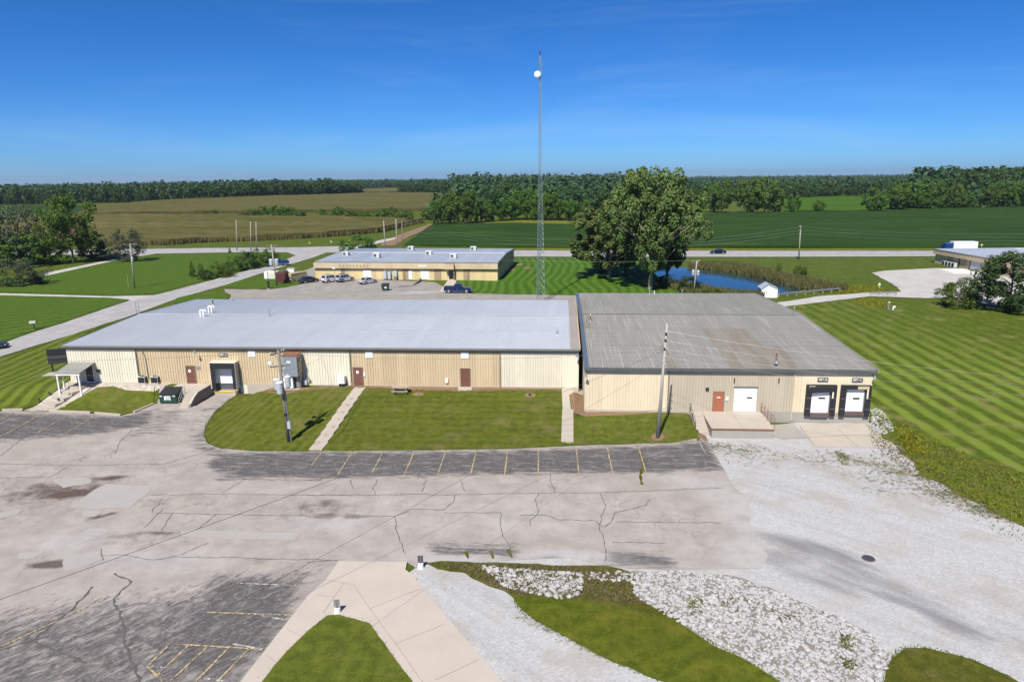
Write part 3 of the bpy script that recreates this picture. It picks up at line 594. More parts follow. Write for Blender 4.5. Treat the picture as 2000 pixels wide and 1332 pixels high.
sheet('field_lane', [(745, 473), (790, 455), (842, 437), (850, 438), (838, 447), (800, 462), (770, 480), (745, 481)], 'soil', .06, 4)
sheet('field_lane', [(660, 486), (720, 474), (745, 469), (775, 464), (770, 468), (735, 477), (690, 486)], 'gravel_lane', .07, 4, attrs=dict(damp=Z1, weed=Z1))

# ================================================================ building materials
def panel_mat(name, col, dirt, amt, rough=.45, metal=0.0, spec=.4, streak=True, rnd=.07):
    t = NT(name); p = t.pos('world'); 
    ps = t.pos('world', (1, 1, .18)); n1 = t.noise(ps, 2.2, 6, .6); n2 = t.noise(p, .35, 5, .6); n3 = t.noise(p, 9, 4, .7)
    c = t.mix(n2, tuple(x*.9 for x in col), tuple(min(1, x*1.08) for x in col))
    c = t.mix(t.ramp(n1, .5, .8, 0, amt), c, dirt); c = t.mix(t.ramp(n3, .55, .8, 0, amt*.4), c, dirt)
    r = t.n('ShaderNodeObjectInfo').outputs['Random']; hs = t.n('ShaderNodeHueSaturation')
    t.l(t.math('ADD', t.math('MULTIPLY', r, 2*rnd), 1-rnd), hs.inputs['Value']); t.l(c, hs.inputs['Color'])
    M[name] = t.done(hs.outputs[0], rough, metal, spec)
panel_mat('clad_tan', (.53, .42, .27), (.34, .26, .15), .35)
panel_mat('clad_cream', (.67, .615, .49), (.45, .38, .26), .35)
panel_mat('clad_beige', (.44, .385, .295), (.3, .25, .18), .3)
panel_mat('clad_yellow', (.62, .5, .26), (.42, .32, .17), .22)
panel_mat('clad_brown', (.36, .27, .18), (.25, .18, .12), .3)
panel_mat('trim_brown', (.2, .17, .13), (.1, .08, .06), .4)
panel_mat('trim_dark', (.09, .1, .105), (.05, .05, .05), .4)
panel_mat('trim_blue', (.12, .15, .19), (.06, .07, .08), .3, .4, .3)
def roof_mat(name, col, spot, amt, purlin, metal, rough, rnd=.05, streakcol=None, stain=None):
    t = NT(name); p = t.pos('world'); ps = t.pos('world', (3.2, .07, 1)); st = t.noise(ps, 1.4, 6, .65); n2 = t.noise(p, .22, 5, .6); n3 = t.noise(p, 6, 4, .7)
    c = t.mix(n2, tuple(x*.9 for x in col), tuple(min(1, x*1.08) for x in col))
    if streakcol: c = t.mix(t.ramp(st, .5, .72, 0, .7), c, streakcol)
    if stain: c = t.mix(t.ramp(t.noise(t.pos('world', (1.1, .12, 1)), .9, 5, .6), .42, .62, 0, .85), c, stain)
    c = t.mix(t.ramp(n3, .52, .75, 0, amt), c, spot)
    if purlin:
        sx = t.n('ShaderNodeSeparateXYZ'); t.l(p, sx.inputs[0]); s = t.math('SINE', t.math('MULTIPLY', sx.outputs[1], 2*pi/purlin))
        c = t.mix(t.math('MULTIPLY', t.ramp(s, .93, .99), t.ramp(n3, .3, .6, .1, .45)), c, spot)
    r = t.n('ShaderNodeObjectInfo').outputs['Random']; hs = t.n('ShaderNodeHueSaturation')
    t.l(t.math('ADD', t.math('MULTIPLY', r, 2*rnd), 1-rnd), hs.inputs['Value']); t.l(c, hs.inputs['Color'])
    M[name] = t.done(hs.outputs[0], rough, metal, .4)
roof_mat('roof_silver', (.55, .565, .575), (.36, .38, .41), .15, 0, .25, .42, .025)
roof_mat('roof_rusty', (.32, .28, .24), (.16, .11, .08), .7, 0, .1, .7)
roof_mat('roof_grey', (.24, .233, .205), (.12, .115, .1), .4, 1.52, .0, .75, .045, (.38, .37, .345))
roof_mat('roof_brown', (.235, .215, .178), (.12, .1, .08), .35, 1.52, .0, .75, .03, (.34, .33, .3), (.21, .18, .135))
roof_mat('roof_office', (.4, .43, .47), (.2, .21, .23), .25, 0, .2, .5)
plain('door_brown', (.16, .065, .045), .55, var=.15)
plain('door_rust', (.3, .1, .05), .55, var=.15)
plain('door_white', (.78, .79, .8), .4, var=.04, rnd=.02)
plain('white_paint', (.75, .75, .73), .5, var=.08, rnd=.03)
plain('black_rubber', (.018, .019, .022), .65, var=.4, scale=4)
plain('black_metal', (.02, .021, .024), .45, var=.3)
plain('sign_dark', (.06, .06, .065), .5, var=.2)
plain('glass_dark', (.012, .014, .018), .08, spec=.8, var=.1)
plain('yellow_paint', (.6, .42, .03), .5, var=.2)
plain('galv', (.36, .38, .4), .4, .6, var=.2)
plain('steel_grey', (.3, .31, .32), .45, .4, var=.2, dirt=((.2, .13, .08), .3))
plain('collector_blue', (.27, .31, .35), .45, .3, var=.12, dirt=((.2, .2, .2), .3), rnd=0)
plain('rust', (.22, .09, .045), .8, var=.4, scale=4)
plain('leveler', (.11, .075, .07), .7, var=.35, scale=3)
plain('wood_pole', (.3, .27, .235), .85, var=.25, scale=3, dirt=((.13, .11, .095), .6))
plain('wood_light', (.35, .325, .3), .8, var=.2, scale=3, dirt=((.25, .23, .2), .4))
plain('wood_dark', (.17, .145, .125), .85, var=.3, scale=3)
plain('wood_grey', (.36, .31, .27), .85, var=.25, scale=4)
plain('transformer', (.45, .48, .5), .4, .2, var=.12)
plain('porcelain', (.5, .5, .48), .25, var=.1)
plain('wire', (.13, .13, .13), .5, .4, var=.2)
plain('wire_bright', (.22, .22, .22), .4, .5, var=.2)
plain('dumpster_green', (.012, .055, .035), .5, var=.3, dirt=((.03, .03, .025), .5))
plain('container_red', (.085, .025, .02), .7, var=.3, dirt=((.05, .03, .02), .5))
plain('container_tan', (.38, .31, .19), .7, var=.15)
plain('plastic_black', (.016, .018, .024), .65, var=.3, scale=4)
plain('hvac', (.55, .55, .53), .5, .2, var=.1)
plain('mast_steel', (.28, .33, .36), .5, .5, var=.15, rnd=.03)
plain('tyre', (.018, .018, .018), .85, var=.2)
plain('rim', (.5, .5, .52), .3, .7, var=.1)
plain('lamp_lens', (.8, .8, .75), .15, var=.05)
plain('tail_lens', (.35, .01, .01), .2, var=.1)
for k, c in dict(car_navy=(.006, .016, .075), car_blue=(.01, .05, .19), car_black=(.008, .008, .01), car_white=(.72, .72, .72), car_silver=(.48, .5, .54), car_grey=(.2, .21, .22), car_charcoal=(.03, .033, .037)).items():
    plain(k, c, .22, .25, var=.04, spec=.6, rnd=0); M[k].node_tree.nodes['Principled BSDF'].inputs['Coat Weight'].default_value = .6
# ================================================================ warehouses
def rib_profile(w, n, depth, rib, z=0.0):
    """x and depth of a ribbed sheet of width w with n ribs"""
    pts = [(0, 0)]; pitch = w/n
    for k in range(n):
        c = (k+.5)*pitch; pts += [(c-rib*.9, 0), (c-rib*.45, depth), (c+rib*.45, depth), (c+rib*.9, 0)]
    return pts+[(w, 0)]
def wall_panel_mesh(name, w, z0, z1, mat, n=3, depth=.06, rib=.05):
    pr = rib_profile(w, n, depth, rib); m = len(pr); mb = MB()
    mb.add([(x, -d, z0) for x, d in pr]+[(x, -d, z1) for x, d in pr], [(i, i+1, m+i+1, m+i) for i in range(m-1)]); return mb.mesh(name, mat)
def roof_panel_mesh(name, w, y0, z0, y1, z1, mat, n=3, depth=.045, rib=.05):
    pr = rib_profile(w, n, depth, rib); m = len(pr); mb = MB()
    mb.add([(x, y0, z0+d) for x, d in pr]+[(x, y1, z1+d) for x, d in pr], [(i, i+1, m+i+1, m+i) for i in range(m-1)]); return mb.mesh(name, mat)
PW = .9144
def clad_wall(parent, segs, y, zb, zt, holes, n=3):
    """segs: (x0,x1,material); sheets of cladding left out or cut over openings (x0,x1,z0,z1)"""
    cache = {}
    for x0, x1, mat in segs:
        k = max(1, round((x1-x0)/PW)); w = (x1-x0)/k
        for i in range(k):
            a = x0+i*w; cuts = [h for h in holes if h[0] < a+w*.5 < h[1]]
            spans = [(zb, zt)]
            for h in cuts: spans = [s for q in spans for s in ((q[0], min(q[1], h[2])), (max(q[0], h[3]), q[1])) if s[1]-s[0] > .05]
            for s in spans:
                key = (round(w, 4), s, mat)
                if key not in cache: cache[key] = wall_panel_mesh('wall_panel', w, s[0]-parent.location.z, s[1]-parent.location.z, mat, n)
                link('wall_panel', cache[key], parent, (a-parent.location.x, y-parent.location.y, 0))
def box_part(parent, name, mat, *b): return MB().box(*b).build(name, mat, parent)
def man_door(parent, x, y, z, w, h, mat, sign=None, hand=1):
    d = box_part(parent, 'door', mat, x-w/2, x+w/2, y-.09, y-.02, z, z+h)
    mb = MB(); mb.box(x-w/2-.06, x-w/2, y-.11, y, z, z+h+.06).box(x+w/2, x+w/2+.06, y-.11, y, z, z+h+.06).box(x-w/2, x+w/2, y-.11, y, z+h, z+h+.06); mb.build('door_frame', 'trim_brown' if mat != 'door_white' else 'white_paint', d)
    hx = x+hand*w*.38; MB().box(hx-.025, hx+.025, y-.16, y-.09, z+.95, z+1.15).build('handle', 'galv', d)
    if sign: MB().box(x+sign[0]-sign[2]/2, x+sign[0]+sign[2]/2, y-.105, y-.09, z+sign[1], z+sign[1]+sign[3]).build('notice', 'white_paint', d)
    return d
def sectional_door(parent, x0, x1, y, z0, z1, nsec=5, window=None):
    d = MB().box(x0, x1, y, y+.05, z0, z1).build('overhead_door', 'door_white', parent); hgt = (z1-z0)/nsec
    for k in range(nsec):
        MB().box(x0+.02, x1-.02, y-.025, y, z0+k*hgt+.012, z0+(k+1)*hgt-.012).build('door_section', 'door_white', d)
    if window: MB().box(*window[:2], y-.04, y-.02, *window[2:]).build('door_window', 'glass_dark', d)
    return d
def wall_lamp(label, x, y, z, out=.75):
    t = thing('wall_lamp', label, 'lamp', (x, y, z)); 
    MB().path([(x, y, z+.05), (x, y-out*.5, z+.18), (x, y-out, z+.12)], .025).build('arm', 'galv', t)
    MB().tube((x, y-out, z+.16), (x, y-out, z+.02), .07, .11, 10).tube((x, y-out, z+.02), (x, y-out, z-.14), .11, .17, 10).build('head', 'galv', t)
    MB().tube((x, y-out, z-.14), (x, y-out, z-.24), .165, .1, 10).build('lens', 'lamp_lens', t)
    MB().box(x-.08, x+.08, y-.06, y, z-.05, z+.15).build('bracket', 'galv', t)
def number_sign(parent, txt, x, y, z, w=1.05, h=.42):
    s = MB().box(x-w/2, x+w/2, y-.03, y, z-h/2, z+h/2).build('number_sign', 'sign_dark', parent)
    o = link('lettering', text_mesh(txt, .36, 'white_paint'), s, None, (radians(90), 0, 0)); o.location = (x-parent.location.x, y-.035-parent.location.y, z-parent.location.z)

# ---------------- left warehouse
LX0, LX1, LY, LD, LE, LR = -57.45, 1.95, 73.9, 29.5, 5.85, .62
FL = 1.35
Lw = thing('warehouse', 'long metal warehouse with silver ribbed roof and tan and cream wall bays', 'warehouse', ((LX0+LX1)/2, LY+LD/2, 1.2))
bx = lambda u: WY(u, 720, LY).x
segs = [(LX0, bx(270), 'clad_cream'), (bx(270), bx(589), 'clad_tan'), (bx(589), bx(685), 'clad_cream'), (bx(685), bx(977), 'clad_tan'), (bx(977), LX1, 'clad_cream')]
dkx0, dkx1 = WY(416, 730, LY).x, WY(459, 730, LY).x
clad_wall(Lw, segs, LY, FL, 5.45, [(dkx0, dkx1, 0, 4.15)])
MB().box(LX0+.1, LX1-.1, LY+.03, LY+LD-.1, .0, 5.5).build('wall', 'clad_cream', Lw)          # the frame behind the sheets, ends and rear
box_part(Lw, 'foundation', 'concrete', bx(480), LX1, LY-.06, LY+.02, -.3, FL+.02)
box_part(Lw, 'foundation', 'concrete', LX0, bx(395), LY-.06, LY+.02, -.3, FL+.02)
box_part(Lw, 'fascia', 'trim_brown', LX0-.15, LX1+.05, LY-.12, LY+.03, 5.38, 5.62)
g = box_part(Lw, 'gutter', 'trim_brown', LX0-.2, LX1+.05, LY-.42, LY-.14, 5.62, 5.82)
MB().box(LX0-.2, LX1+.05, LY-.44, LY-.42, 5.74, 5.86).build('gutter_lip', 'galv', g)
ym = LY+LD/2; ey0, ey1 = LY-.4, LY+LD+.35
nC = 65; wC = (LX1-.95-LX0+.2)/nC
cache = {}
for i in range(nC):
    x = LX0-.2+i*wC
    for key, (ya, yb) in dict(a=(ey0, (ey0+ym)/2+.1), b=((ey0+ym)/2, ym), c=(ym, ey1)).items():
        if key not in cache:
            za = LE+LR*(1-abs(ya-ym)/(ym-ey0)); zb = LE+LR*(1-abs(yb-ym)/(ym-ey0)); up_ = .012 if key == 'b' else 0
            cache[key] = roof_panel_mesh('roof_panel', wC, ya-Lw.location.y, za+up_-1.2, yb-Lw.location.y, zb+up_-1.2, 'roof_silver')
        link('roof_panel', cache[key], Lw, (x-Lw.location.x, 0, 0))
mb = MB(); mb.add([(LX1-.95, ey0, LE+.01), (LX1+.05, ey0, LE+.01), (LX1+.05, ym, LE+LR+.01), (LX1-.95, ym, LE+LR+.01), (LX1+.05, ey1, LE+.01), (LX1-.95, ey1, LE+.01)], [(0, 1, 2, 3), (3, 2, 4, 5)])
mb.build('roof_edge_sheet', 'roof_rusty', Lw)
mb = MB(); mb.add([(LX0-.22, ey0, LE-.25), (LX0-.22, ym, LE+LR-.25), (LX0-.22, ey1, LE-.25), (LX0-.22, ey0, LE+.07), (LX0-.22, ym, LE+LR+.07), (LX0-.22, ey1, LE+.07)], [(0, 3, 4, 1), (1, 4, 5, 2)]); mb.build('rake_trim', 'trim_brown', Lw)
MB().hexa([(LX1+.06, ey0+.3, LE-.2), (LX1+.16, ey0+.3, LE-.2), (LX1+.16, ym, LE+LR-.2), (LX1+.06, ym, LE+LR-.2)], [(LX1+.06, ey0+.3, LE+.2), (LX1+.16, ey0+.3, LE+.2), (LX1+.16, ym, LE+LR+.2), (LX1+.06, ym, LE+LR+.2)]).build('rake_trim', 'clad_tan', Lw)
MB().hexa([(LX1+.06, ym, LE+LR-.2), (LX1+.16, ym, LE+LR-.2), (LX1+.16, ey1, LE-.2), (LX1+.06, ey1, LE-.2)], [(LX1+.06, ym, LE+LR+.2), (LX1+.16, ym, LE+LR+.2), (LX1+.16, ey1, LE+.2), (LX1+.06, ey1, LE+.2)]).build('rake_trim', 'clad_tan', Lw)
MB().box(LX0-.2, LX1-.95, ym-.2, ym+.2, LE+LR+.05, LE+LR+.075).build('ridge_cap', 'roof_silver', Lw)
for u, hand, s in ((374, 1, (-.1, 1.35, .3, .32)), (700, 1, (-.05, 1.4, .3, .32)), (909, 1, None)):
    man_door(Lw, WY(u, 735, LY).x, LY, FL, 1.02, 2.08, 'door_brown', s, hand)
for u, v in ((492, 690), (721, 692), (908, 693)):
    q = WY(u, v, LY); f = box_part(Lw, 'wall_vent', 'white_paint', q.x-.42, q.x+.42, LY-.08, LY-.01, q.z-.42, q.z+.42)
    for k in range(5): MB().box(q.x-.38, q.x+.38, LY-.1, LY-.08, q.z-.36+k*.15, q.z-.3+k*.15).build('louvre', 'door_white', f)
number_sign(Lw, '887-A', WY(436.5, 693, LY).x, LY-.05, WY(436, 693, LY).z)
q = WY(387, 718, LY); box_part(Lw, 'notice', 'collector_blue', q.x-.28, q.x+.28, LY-.07, LY-.045, q.z-.17, q.z+.17)
q = WY(873, 742, LY); box_part(Lw, 'meter_box', 'white_paint', q.x-.15, q.x+.15, LY-.2, LY-.04, q.z-.3, q.z+.2)
q = WY(712, 731, LY); box_part(Lw, 'intercom', 'white_paint', q.x-.1, q.x+.1, LY-.12, LY-.04, q.z-.2, q.z+.2)
for u0 in (270.5, 685.5, 977):
    x = WY(u0, 720, LY).x; MB().box(x-.05, x+.05, LY-.13, LY-.045, FL, 5.4).build('downspout', 'trim_dark' if u0 < 900 else 'trim_brown', Lw)
q = WY(276, 690, LY); MB().path([(q.x+.2, LY-.1, 5.2), (q.x+.45, LY-.1, 4.4), (q.x+.5, LY-.12, 1.9)], .03).build('conduit', 'trim_dark', Lw)
# loading dock of the left warehouse
x0, x1 = WY(410, 730, LY-.9).x, WY(461, 730, LY-.9).x
dk = box_part(Lw, 'dock_shelter_head', 'clad_cream', x0, x1, LY-.95, LY-.02, 4.05, 4.15)
MB().box(x0, x0+.09, LY-.95, LY-.02, 1.0, 4.05).build('shelter_side', 'clad_cream', dk); MB().box(x1-.09, x1, LY-.95, LY-.02, 1.0, 4.05).build('shelter_side', 'steel_grey', dk)
MB().box(x0+.09, x1-.09, LY-.9, LY-.86, 3.35, 4.05).build('head_curtain', 'black_rubber', dk)
for a, b in ((x0+.09, x0+.5), (x1-.5, x1-.09)): MB().box(a, b, LY-.9, LY-.86, 1.0, 3.4).build('side_curtain', 'black_rubber', dk)
sectional_door(Lw, dkx0+.25, dkx1-.2, LY-.03, FL+.05, 4.0)
MB().box(dkx0+.2, dkx1-.2, LY-.12, LY-.02, FL-.55, FL).build('dock_leveler', 'trim_dark', Lw)
box_part(Lw, 'dock_sill', 'concrete', dkx0-.2, dkx1+.3, LY-.5, LY-.02, -.1, .62)
box_part(Lw, 'dock_bumper', 'yellow_paint', dkx0+.2, dkx1-.3, LY-.56, LY-.5, .45, .6)
box_part(Lw, 'dock_wall', 'concrete_dark', dkx0-.35, dkx1+.45, LY-.1, LY+.02, -.3, FL)
for xx in (dkx0-.1, dkx1+.15): MB().tube((xx, LY-.75, 0), (xx, LY-.75, 1.55), .07, .07, 8).build('guard_post', 'yellow_paint', Lw)
for u, v, hgt, n in ((392, 620, .9, 2), (408, 612, .9, 2)):
    for k in range(n):
        q = P(u+k*6, v, LE+LR-.1); t = thing('roof_vent_pipe', ['white bent vent pipe on silver roof, front one of the left pair', 'white bent vent pipe on silver roof, second of the left pair', 'white bent vent pipe on silver roof, third from the left', 'white bent vent pipe on silver roof, rightmost of the four'][k+(2 if u > 400 else 0)], 'vent pipe', (q.x, q.y, q.z), 0, 'white roof vent pipes')
        MB().path([(q.x, q.y, q.z-.1), (q.x, q.y, q.z+hgt), (q.x+.12, q.y, q.z+hgt+.12), (q.x+.35, q.y, q.z+hgt+.1), (q.x+.4, q.y, q.z+hgt-.12)], .09, 8).build('pipe', 'door_white', t)
        MB().tube((q.x, q.y, q.z-.1), (q.x, q.y, q.z+.12), .2, .12, 10).build('flashing', 'galv', t)
def stack(name, label, u, v, z, hgt, r, mat='galv', cap=True):
    q = P(u, v, z); t = thing(name, label, 'vent pipe', tuple(q)); MB().tube(q-Vector((0, 0, .15)), q+Vector((0, 0, hgt)), r, r, 9).build('pipe', mat, t)
    if cap: MB().tube(q+Vector((0, 0, hgt)), q+Vector((0, 0, hgt+.12)), r*1.9, r*.6, 9).build('cap', 'galv' if mat != 'galv' else 'steel_grey', t)
    MB().tube(q-Vector((0, 0, .15)), q+Vector((0, 0, .15)), r*2.4, r*1.2, 9).build('flashing', 'galv', t)
stack('roof_stack', 'thin grey flue on silver roof, right of the white vent pipes', 527, 618, LE+LR, 1.0, .06)
stack('roof_stack', 'dark flue at the rear edge of the silver roof above the white pipes', 416, 595, LE+.2, .8, .1, 'trim_dark')
stack('roof_stack', 'short vent on silver roof near the taller grey roofed warehouse', 1088, 650, LE+.4, .7, .05)
stack('roof_stack', 'small dark vent at the rear edge of the silver roof', 455, 589, LE+.05, .4, .07, 'trim_dark')
wall_lamp('white barn lamp under the eave above the brown door beside the loading dock', WY(386, 684, LY).x, LY, 5.3)
wall_lamp('barn lamp at the right corner of the long warehouse beside the inner corner', WY(1127, 686, LY).x, LY, 5.3)
# entrance canopy
cv = [P(112, 724, 3.35), P(160, 724.5, 3.35)]; cz = 3.35
t = thing('entrance_canopy', 'small grey lean-to canopy on white posts over the glass entrance', 'canopy', (-55.8, 73, FL))
ca0, ca1 = -57.05, -54.1; fy = 71.0
MB().hexa([(ca0, fy, 3.2), (ca1, fy, 3.2), (ca1, LY-.05, 3.72), (ca0, LY-.05, 3.72)], [(ca0, fy, 3.28), (ca1, fy, 3.28), (ca1, LY-.05, 3.8), (ca0, LY-.05, 3.8)]).build('canopy_roof', 'roof_grey', t)
MB().box(ca0+.05, ca1-.05, fy+.05, fy+.17, 3.0, 3.2).build('beam', 'white_paint', t)
for x in (ca0+.2, ca1-.2):
    zb = hz(x, fy+.1); MB().box(x-.07, x+.07, fy+.04, fy+.18, zb-.1, 3.0).build('post', 'white_paint', t); MB().box(x-.11, x+.11, fy, fy+.22, zb-.1, zb+.15).build('post_base', 'white_paint', t)
MB().box(ca0+.2, ca0+.34, fy+.8, fy+.94, FL-.2, 3.35).build('post', 'white_paint', t)
ex = -54.95
dd = box_part(Lw, 'entrance_door', 'glass_dark', ex-.45, ex+.45, LY-.09, LY-.045, FL+.05, FL+2.15)
MB().box(ex-.53, ex-.45, LY-.11, LY-.04, FL, FL+2.25).box(ex+.45, ex+.53, LY-.11, LY-.04, FL, FL+2.25).box(ex-.45, ex+.45, LY-.11, LY-.04, FL+2.15, FL+2.25).box(ex-.45, ex+.45, LY-.11, LY-.04, FL, FL+.12).build('door_frame', 'white_paint', dd)
t = thing('mailbox', 'small black wall letterbox beside the glass entrance under the canopy', 'letterbox', (ex+1.1, LY-.1, FL+1.3)); MB().box(ex+.95, ex+1.3, LY-.25, LY-.04, FL+1.25, FL+1.55).build('box', 'black_metal', t); MB().box(ex+.93, ex+1.32, LY-.27, LY-.04, FL+1.55, FL+1.6).build('lid', 'black_metal', t)

# ---------------- right warehouse
panel_mat('clad_warm', (.65, .555, .4), (.45, .34, .2), .35)
RX0, RX1, RY, RD, RE, RR = 2.45, 31.1, 68.5, 44.6, 5.3, 1.0
RF = .68
Rw = thing('warehouse', 'wide metal warehouse with weathered grey ribbed roof and two black framed loading docks', 'warehouse', ((RX0+RX1)/2, RY+RD/2, 0))
wx = lambda u, v=760: WY(u, v, RY).x
s1, s2 = wx(1304), wx(1548)
oh = (wx(1434), wx(1479), RF, WY(1456, 757, RY).z)
D1 = (wx(1580, 795), wx(1619, 795)); D2 = (wx(1647, 795), wx(1686, 795))
clad_wall(Rw, [(RX0, s1, 'clad_warm'), (s1, s2, 'clad_beige'), (s2, RX1, 'clad_warm')], RY, RF, 5.0, [(oh[0], oh[1], 0, oh[3])])
MB().box(RX0, RX1, RY+.03, RY+RD, -.6, 5.05).build('wall', 'clad_cream', Rw)
gz = lambda y: RE+RR*(1-abs(y-(RY+RD/2))/(RD/2))
for x, nm in ((RX0, -1), (RX1, 1)):
    mb = MB(); mb.add([(x, RY+.03, 5.0), (x, RY+RD, 5.0), (x, RY+RD, RE-.02), (x, RY+RD/2, RE+RR-.02), (x, RY+.03, RE-.02)], [(0, 1, 2, 3, 4)]); mb.build('gable_wall', 'clad_tan', Rw)
box_part(Rw, 'foundation', 'concrete', RX0-.02, wx(1492), RY-.05, RY+.02, -.5, RF-.0)
box_part(Rw, 'foundation', 'concrete_grey', wx(1492), RX1+.03, RY-.07, RY+.02, -.7, RF-.02)
box_part(Rw, 'fascia', 'trim_dark', RX0-.1, RX1+.15, RY-.14, RY+.03, 4.95, 5.2)
MB().box(RX0-.12, RX1+.2, RY-.45, RY-.15, 5.05, 5.26).build('gutter', 'trim_dark', Rw)
rym = RY+RD/2; ra, rb = RY-.42, RY+RD+.3
nC = 32; wC = (RX1+.25-RX0-.35)/nC; cache = {}
ys = [ra, RY+7.4, RY+14.9, rym, rym+7.5, rym+15, rb]
for i in range(nC):
    x = RX0+.35+i*wC
    for k in range(6):
        ya, yb = ys[k], ys[k+1]; fx = i/nC
        br = (k < 2 and .49 < fx < .68) or (k == 0 and .26 < fx < .3) or (k == 0 and .68 < fx < .75) or (k == 1 and .25 < fx < .28) or (k in (2, 3, 4) and i < 1) or (k == 2 and .84 < fx < .9 and 0)
        key = (k, br)
        if key not in cache:
            f = lambda y: RE+RR*(1-abs(y-rym)/(rym-ra)); ov = .012*(k if k < 3 else 5-k)
            cache[key] = roof_panel_mesh('roof_panel', wC, ya-Rw.location.y, f(ya)+ov, yb-Rw.location.y, f(yb)+ov, 'roof_brown' if br else 'roof_grey', 3, .05, .05)
        link('roof_panel', cache[key], Rw, (x-Rw.location.x, 0, 0))
fz = lambda y: RE+RR*(1-abs(y-rym)/(rym-ra))
MB().box(RX0+.35, RX1+.25, rym-.22, rym+.22, RE+RR+.09, RE+RR+.11).build('ridge_cap', 'roof_grey', Rw)
for (ya, yb) in ((ra, rym), (rym, rb)):
    MB().hexa([(RX0-.08, ya, fz(ya)-.3), (RX0+.36, ya, fz(ya)-.3), (RX0+.36, yb, fz(yb)-.3), (RX0-.08, yb, fz(yb)-.3)], [(RX0-.08, ya, fz(ya)-.02), (RX0+.36, ya, fz(ya)+.1), (RX0+.36, yb, fz(yb)+.1), (RX0-.08, yb, fz(yb)-.02)]).build('rake_trim', 'trim_blue', Rw)
    MB().hexa([(RX1+.2, ya, fz(ya)-.3), (RX1+.32, ya, fz(ya)-.3), (RX1+.32, yb, fz(yb)-.3), (RX1+.2, yb, fz(yb)-.3)], [(RX1+.2, ya, fz(ya)+.07), (RX1+.32, ya, fz(ya)+.07), (RX1+.32, yb, fz(yb)+.07), (RX1+.2, yb, fz(yb)+.07)]).build('rake_trim', 'roof_grey', Rw)
man_door(Rw, wx(1404), RY, RF, 1.02, 2.08, 'door_rust', (0, 1.45, .35, .1), 1)
q = WY(1419.5, 778, RY); box_part(Rw, 'intercom', 'white_paint', q.x-.13, q.x+.13, RY-.12, RY-.04, q.z-.18, q.z+.18)
q = WY(1381, 759, RY); box_part(Rw, 'wall_vent', 'black_metal', q.x-.16, q.x+.16, RY-.2, RY-.04, q.z-.12, q.z+.12)
sectional_door(Rw, oh[0], oh[1], RY-.03, RF+.02, oh[3], 5, (oh[0]+1.3, oh[0]+1.85, 2.1, 2.25))
box_part(Rw, 'door_header', 'trim_dark', oh[0]-.05, oh[1]+.05, RY-.12, RY-.02, oh[3], oh[3]+.1)
for u in (1304.5, 1548.5):
    x = wx(u, 770); MB().box(x-.05, x+.05, RY-.14, RY-.05, -.2 if u > 1400 else .4, 4.98).build('downspout', 'trim_brown' if u < 1400 else 'clad_tan', Rw)
for u in (1434, 1521): q = WY(u, 743, RY); box_part(Rw, 'bracket', 'black_metal', q.x-.05, q.x+.05, RY-.1, RY-.04, q.z-.25, q.z+.25)
for n_, (a, b) in enumerate((D1, D2)):
    zt = WY(1600, 752, RY).z
    sectional_door(Rw, a, b, RY-.06, RF, zt-.25, 5, (b-1.15, b-.5, 2.15, 2.33))
    sh = box_part(Rw, 'dock_seal_head', 'black_rubber', a-.48, b+.48, RY-.42, RY-.05, zt-.3, zt+.08)
    (MB().box(a-.3, a+.3, RY-.43, RY-.42, zt-.28, zt+.02) if n_ == 0 else MB().box(b-.9, b+.2, RY-.43, RY-.42, zt-.28, zt+.02)).build('bare_plywood', 'clad_tan', sh)
    MB().hexa([(a-.3 if n_ == 0 else a-.1, RY-.46, zt-.75), (b+.4, RY-.46, zt-.55 if n_ == 0 else zt-.35), (b+.4, RY-.4, zt-.3), (a-.3, RY-.4, zt-.3)], [(a-.28, RY-.46, zt-.1), (b+.42, RY-.46, zt-.05), (b+.42, RY-.4, zt), (a-.28, RY-.4, zt)]).build('torn_curtain', 'black_rubber', sh) if n_ == 0 else None
    for s, xx in ((-1, a), (1, b)):
        xa, xb = (xx-.48, xx+.02) if s < 0 else (xx-.02, xx+.48)
        pd = box_part(Rw, 'dock_seal_side', 'black_rubber', xa, xb, RY-.42, RY-.05, RF-.25, zt-.3)
        if s > 0: MB().box(xa+.05, xa+.2, RY-.435, RY-.42, 2.3, 3.3).build('scuffed_face', 'clad_cream', pd)
        for zz in (1.2, 2.3): MB().box(xa-.01, xb+.01, RY-.435, RY-.42, zz, zz+.03).build('strap', 'galv', pd)
        MB().box(xx-.12 if s > 0 else xx+.02, xx-.02 if s > 0 else xx+.12, RY-.12, RY-.06, RF, zt-.3).build('door_track', 'steel_grey', pd)
    box_part(Rw, 'dock_leveler', 'leveler', a+.05, b-.15, RY-.35, RY-.05, RF-.4 if n_ == 0 else RF-.12, RF+.0 if n_ == 0 else RF+.22)
    box_part(Rw, 'dock_bumper', 'rust', b-.12, b+.1, RY-.3, RY-.06, RF-.25, RF+.1)
    number_sign(Rw, '887-B' if n_ == 0 else '887-C', (a+b)/2+.1, RY-.06, WY(1600, 741, RY).z)
wall_lamp('barn lamp on the left corner of the cream bay of the grey roofed warehouse', WY(1144, 728, RY).x, RY, 4.65)
wall_lamp('barn lamp at the far right corner beside the second dock', RX1-.05, RY, 4.6, .45)
stack('roof_stack', 'rusty flue with white cap low on the grey roof above the loading docks', 1516, 707, 5.75, 1.0, .09, 'rust')
stack('roof_stack', 'white topped vent pipe near the right edge of the grey roof ridge', 1550, 619, 6.15, 1.2, .07)
stack('roof_stack', 'dark capped flue on grey roof close to its left edge', 1153, 627, 6.2, .8, .08, 'rust')
stack('roof_stack', 'left vent pipe of three on the rear edge of the grey roof', 1268, 575, 5.4, .8, .09)
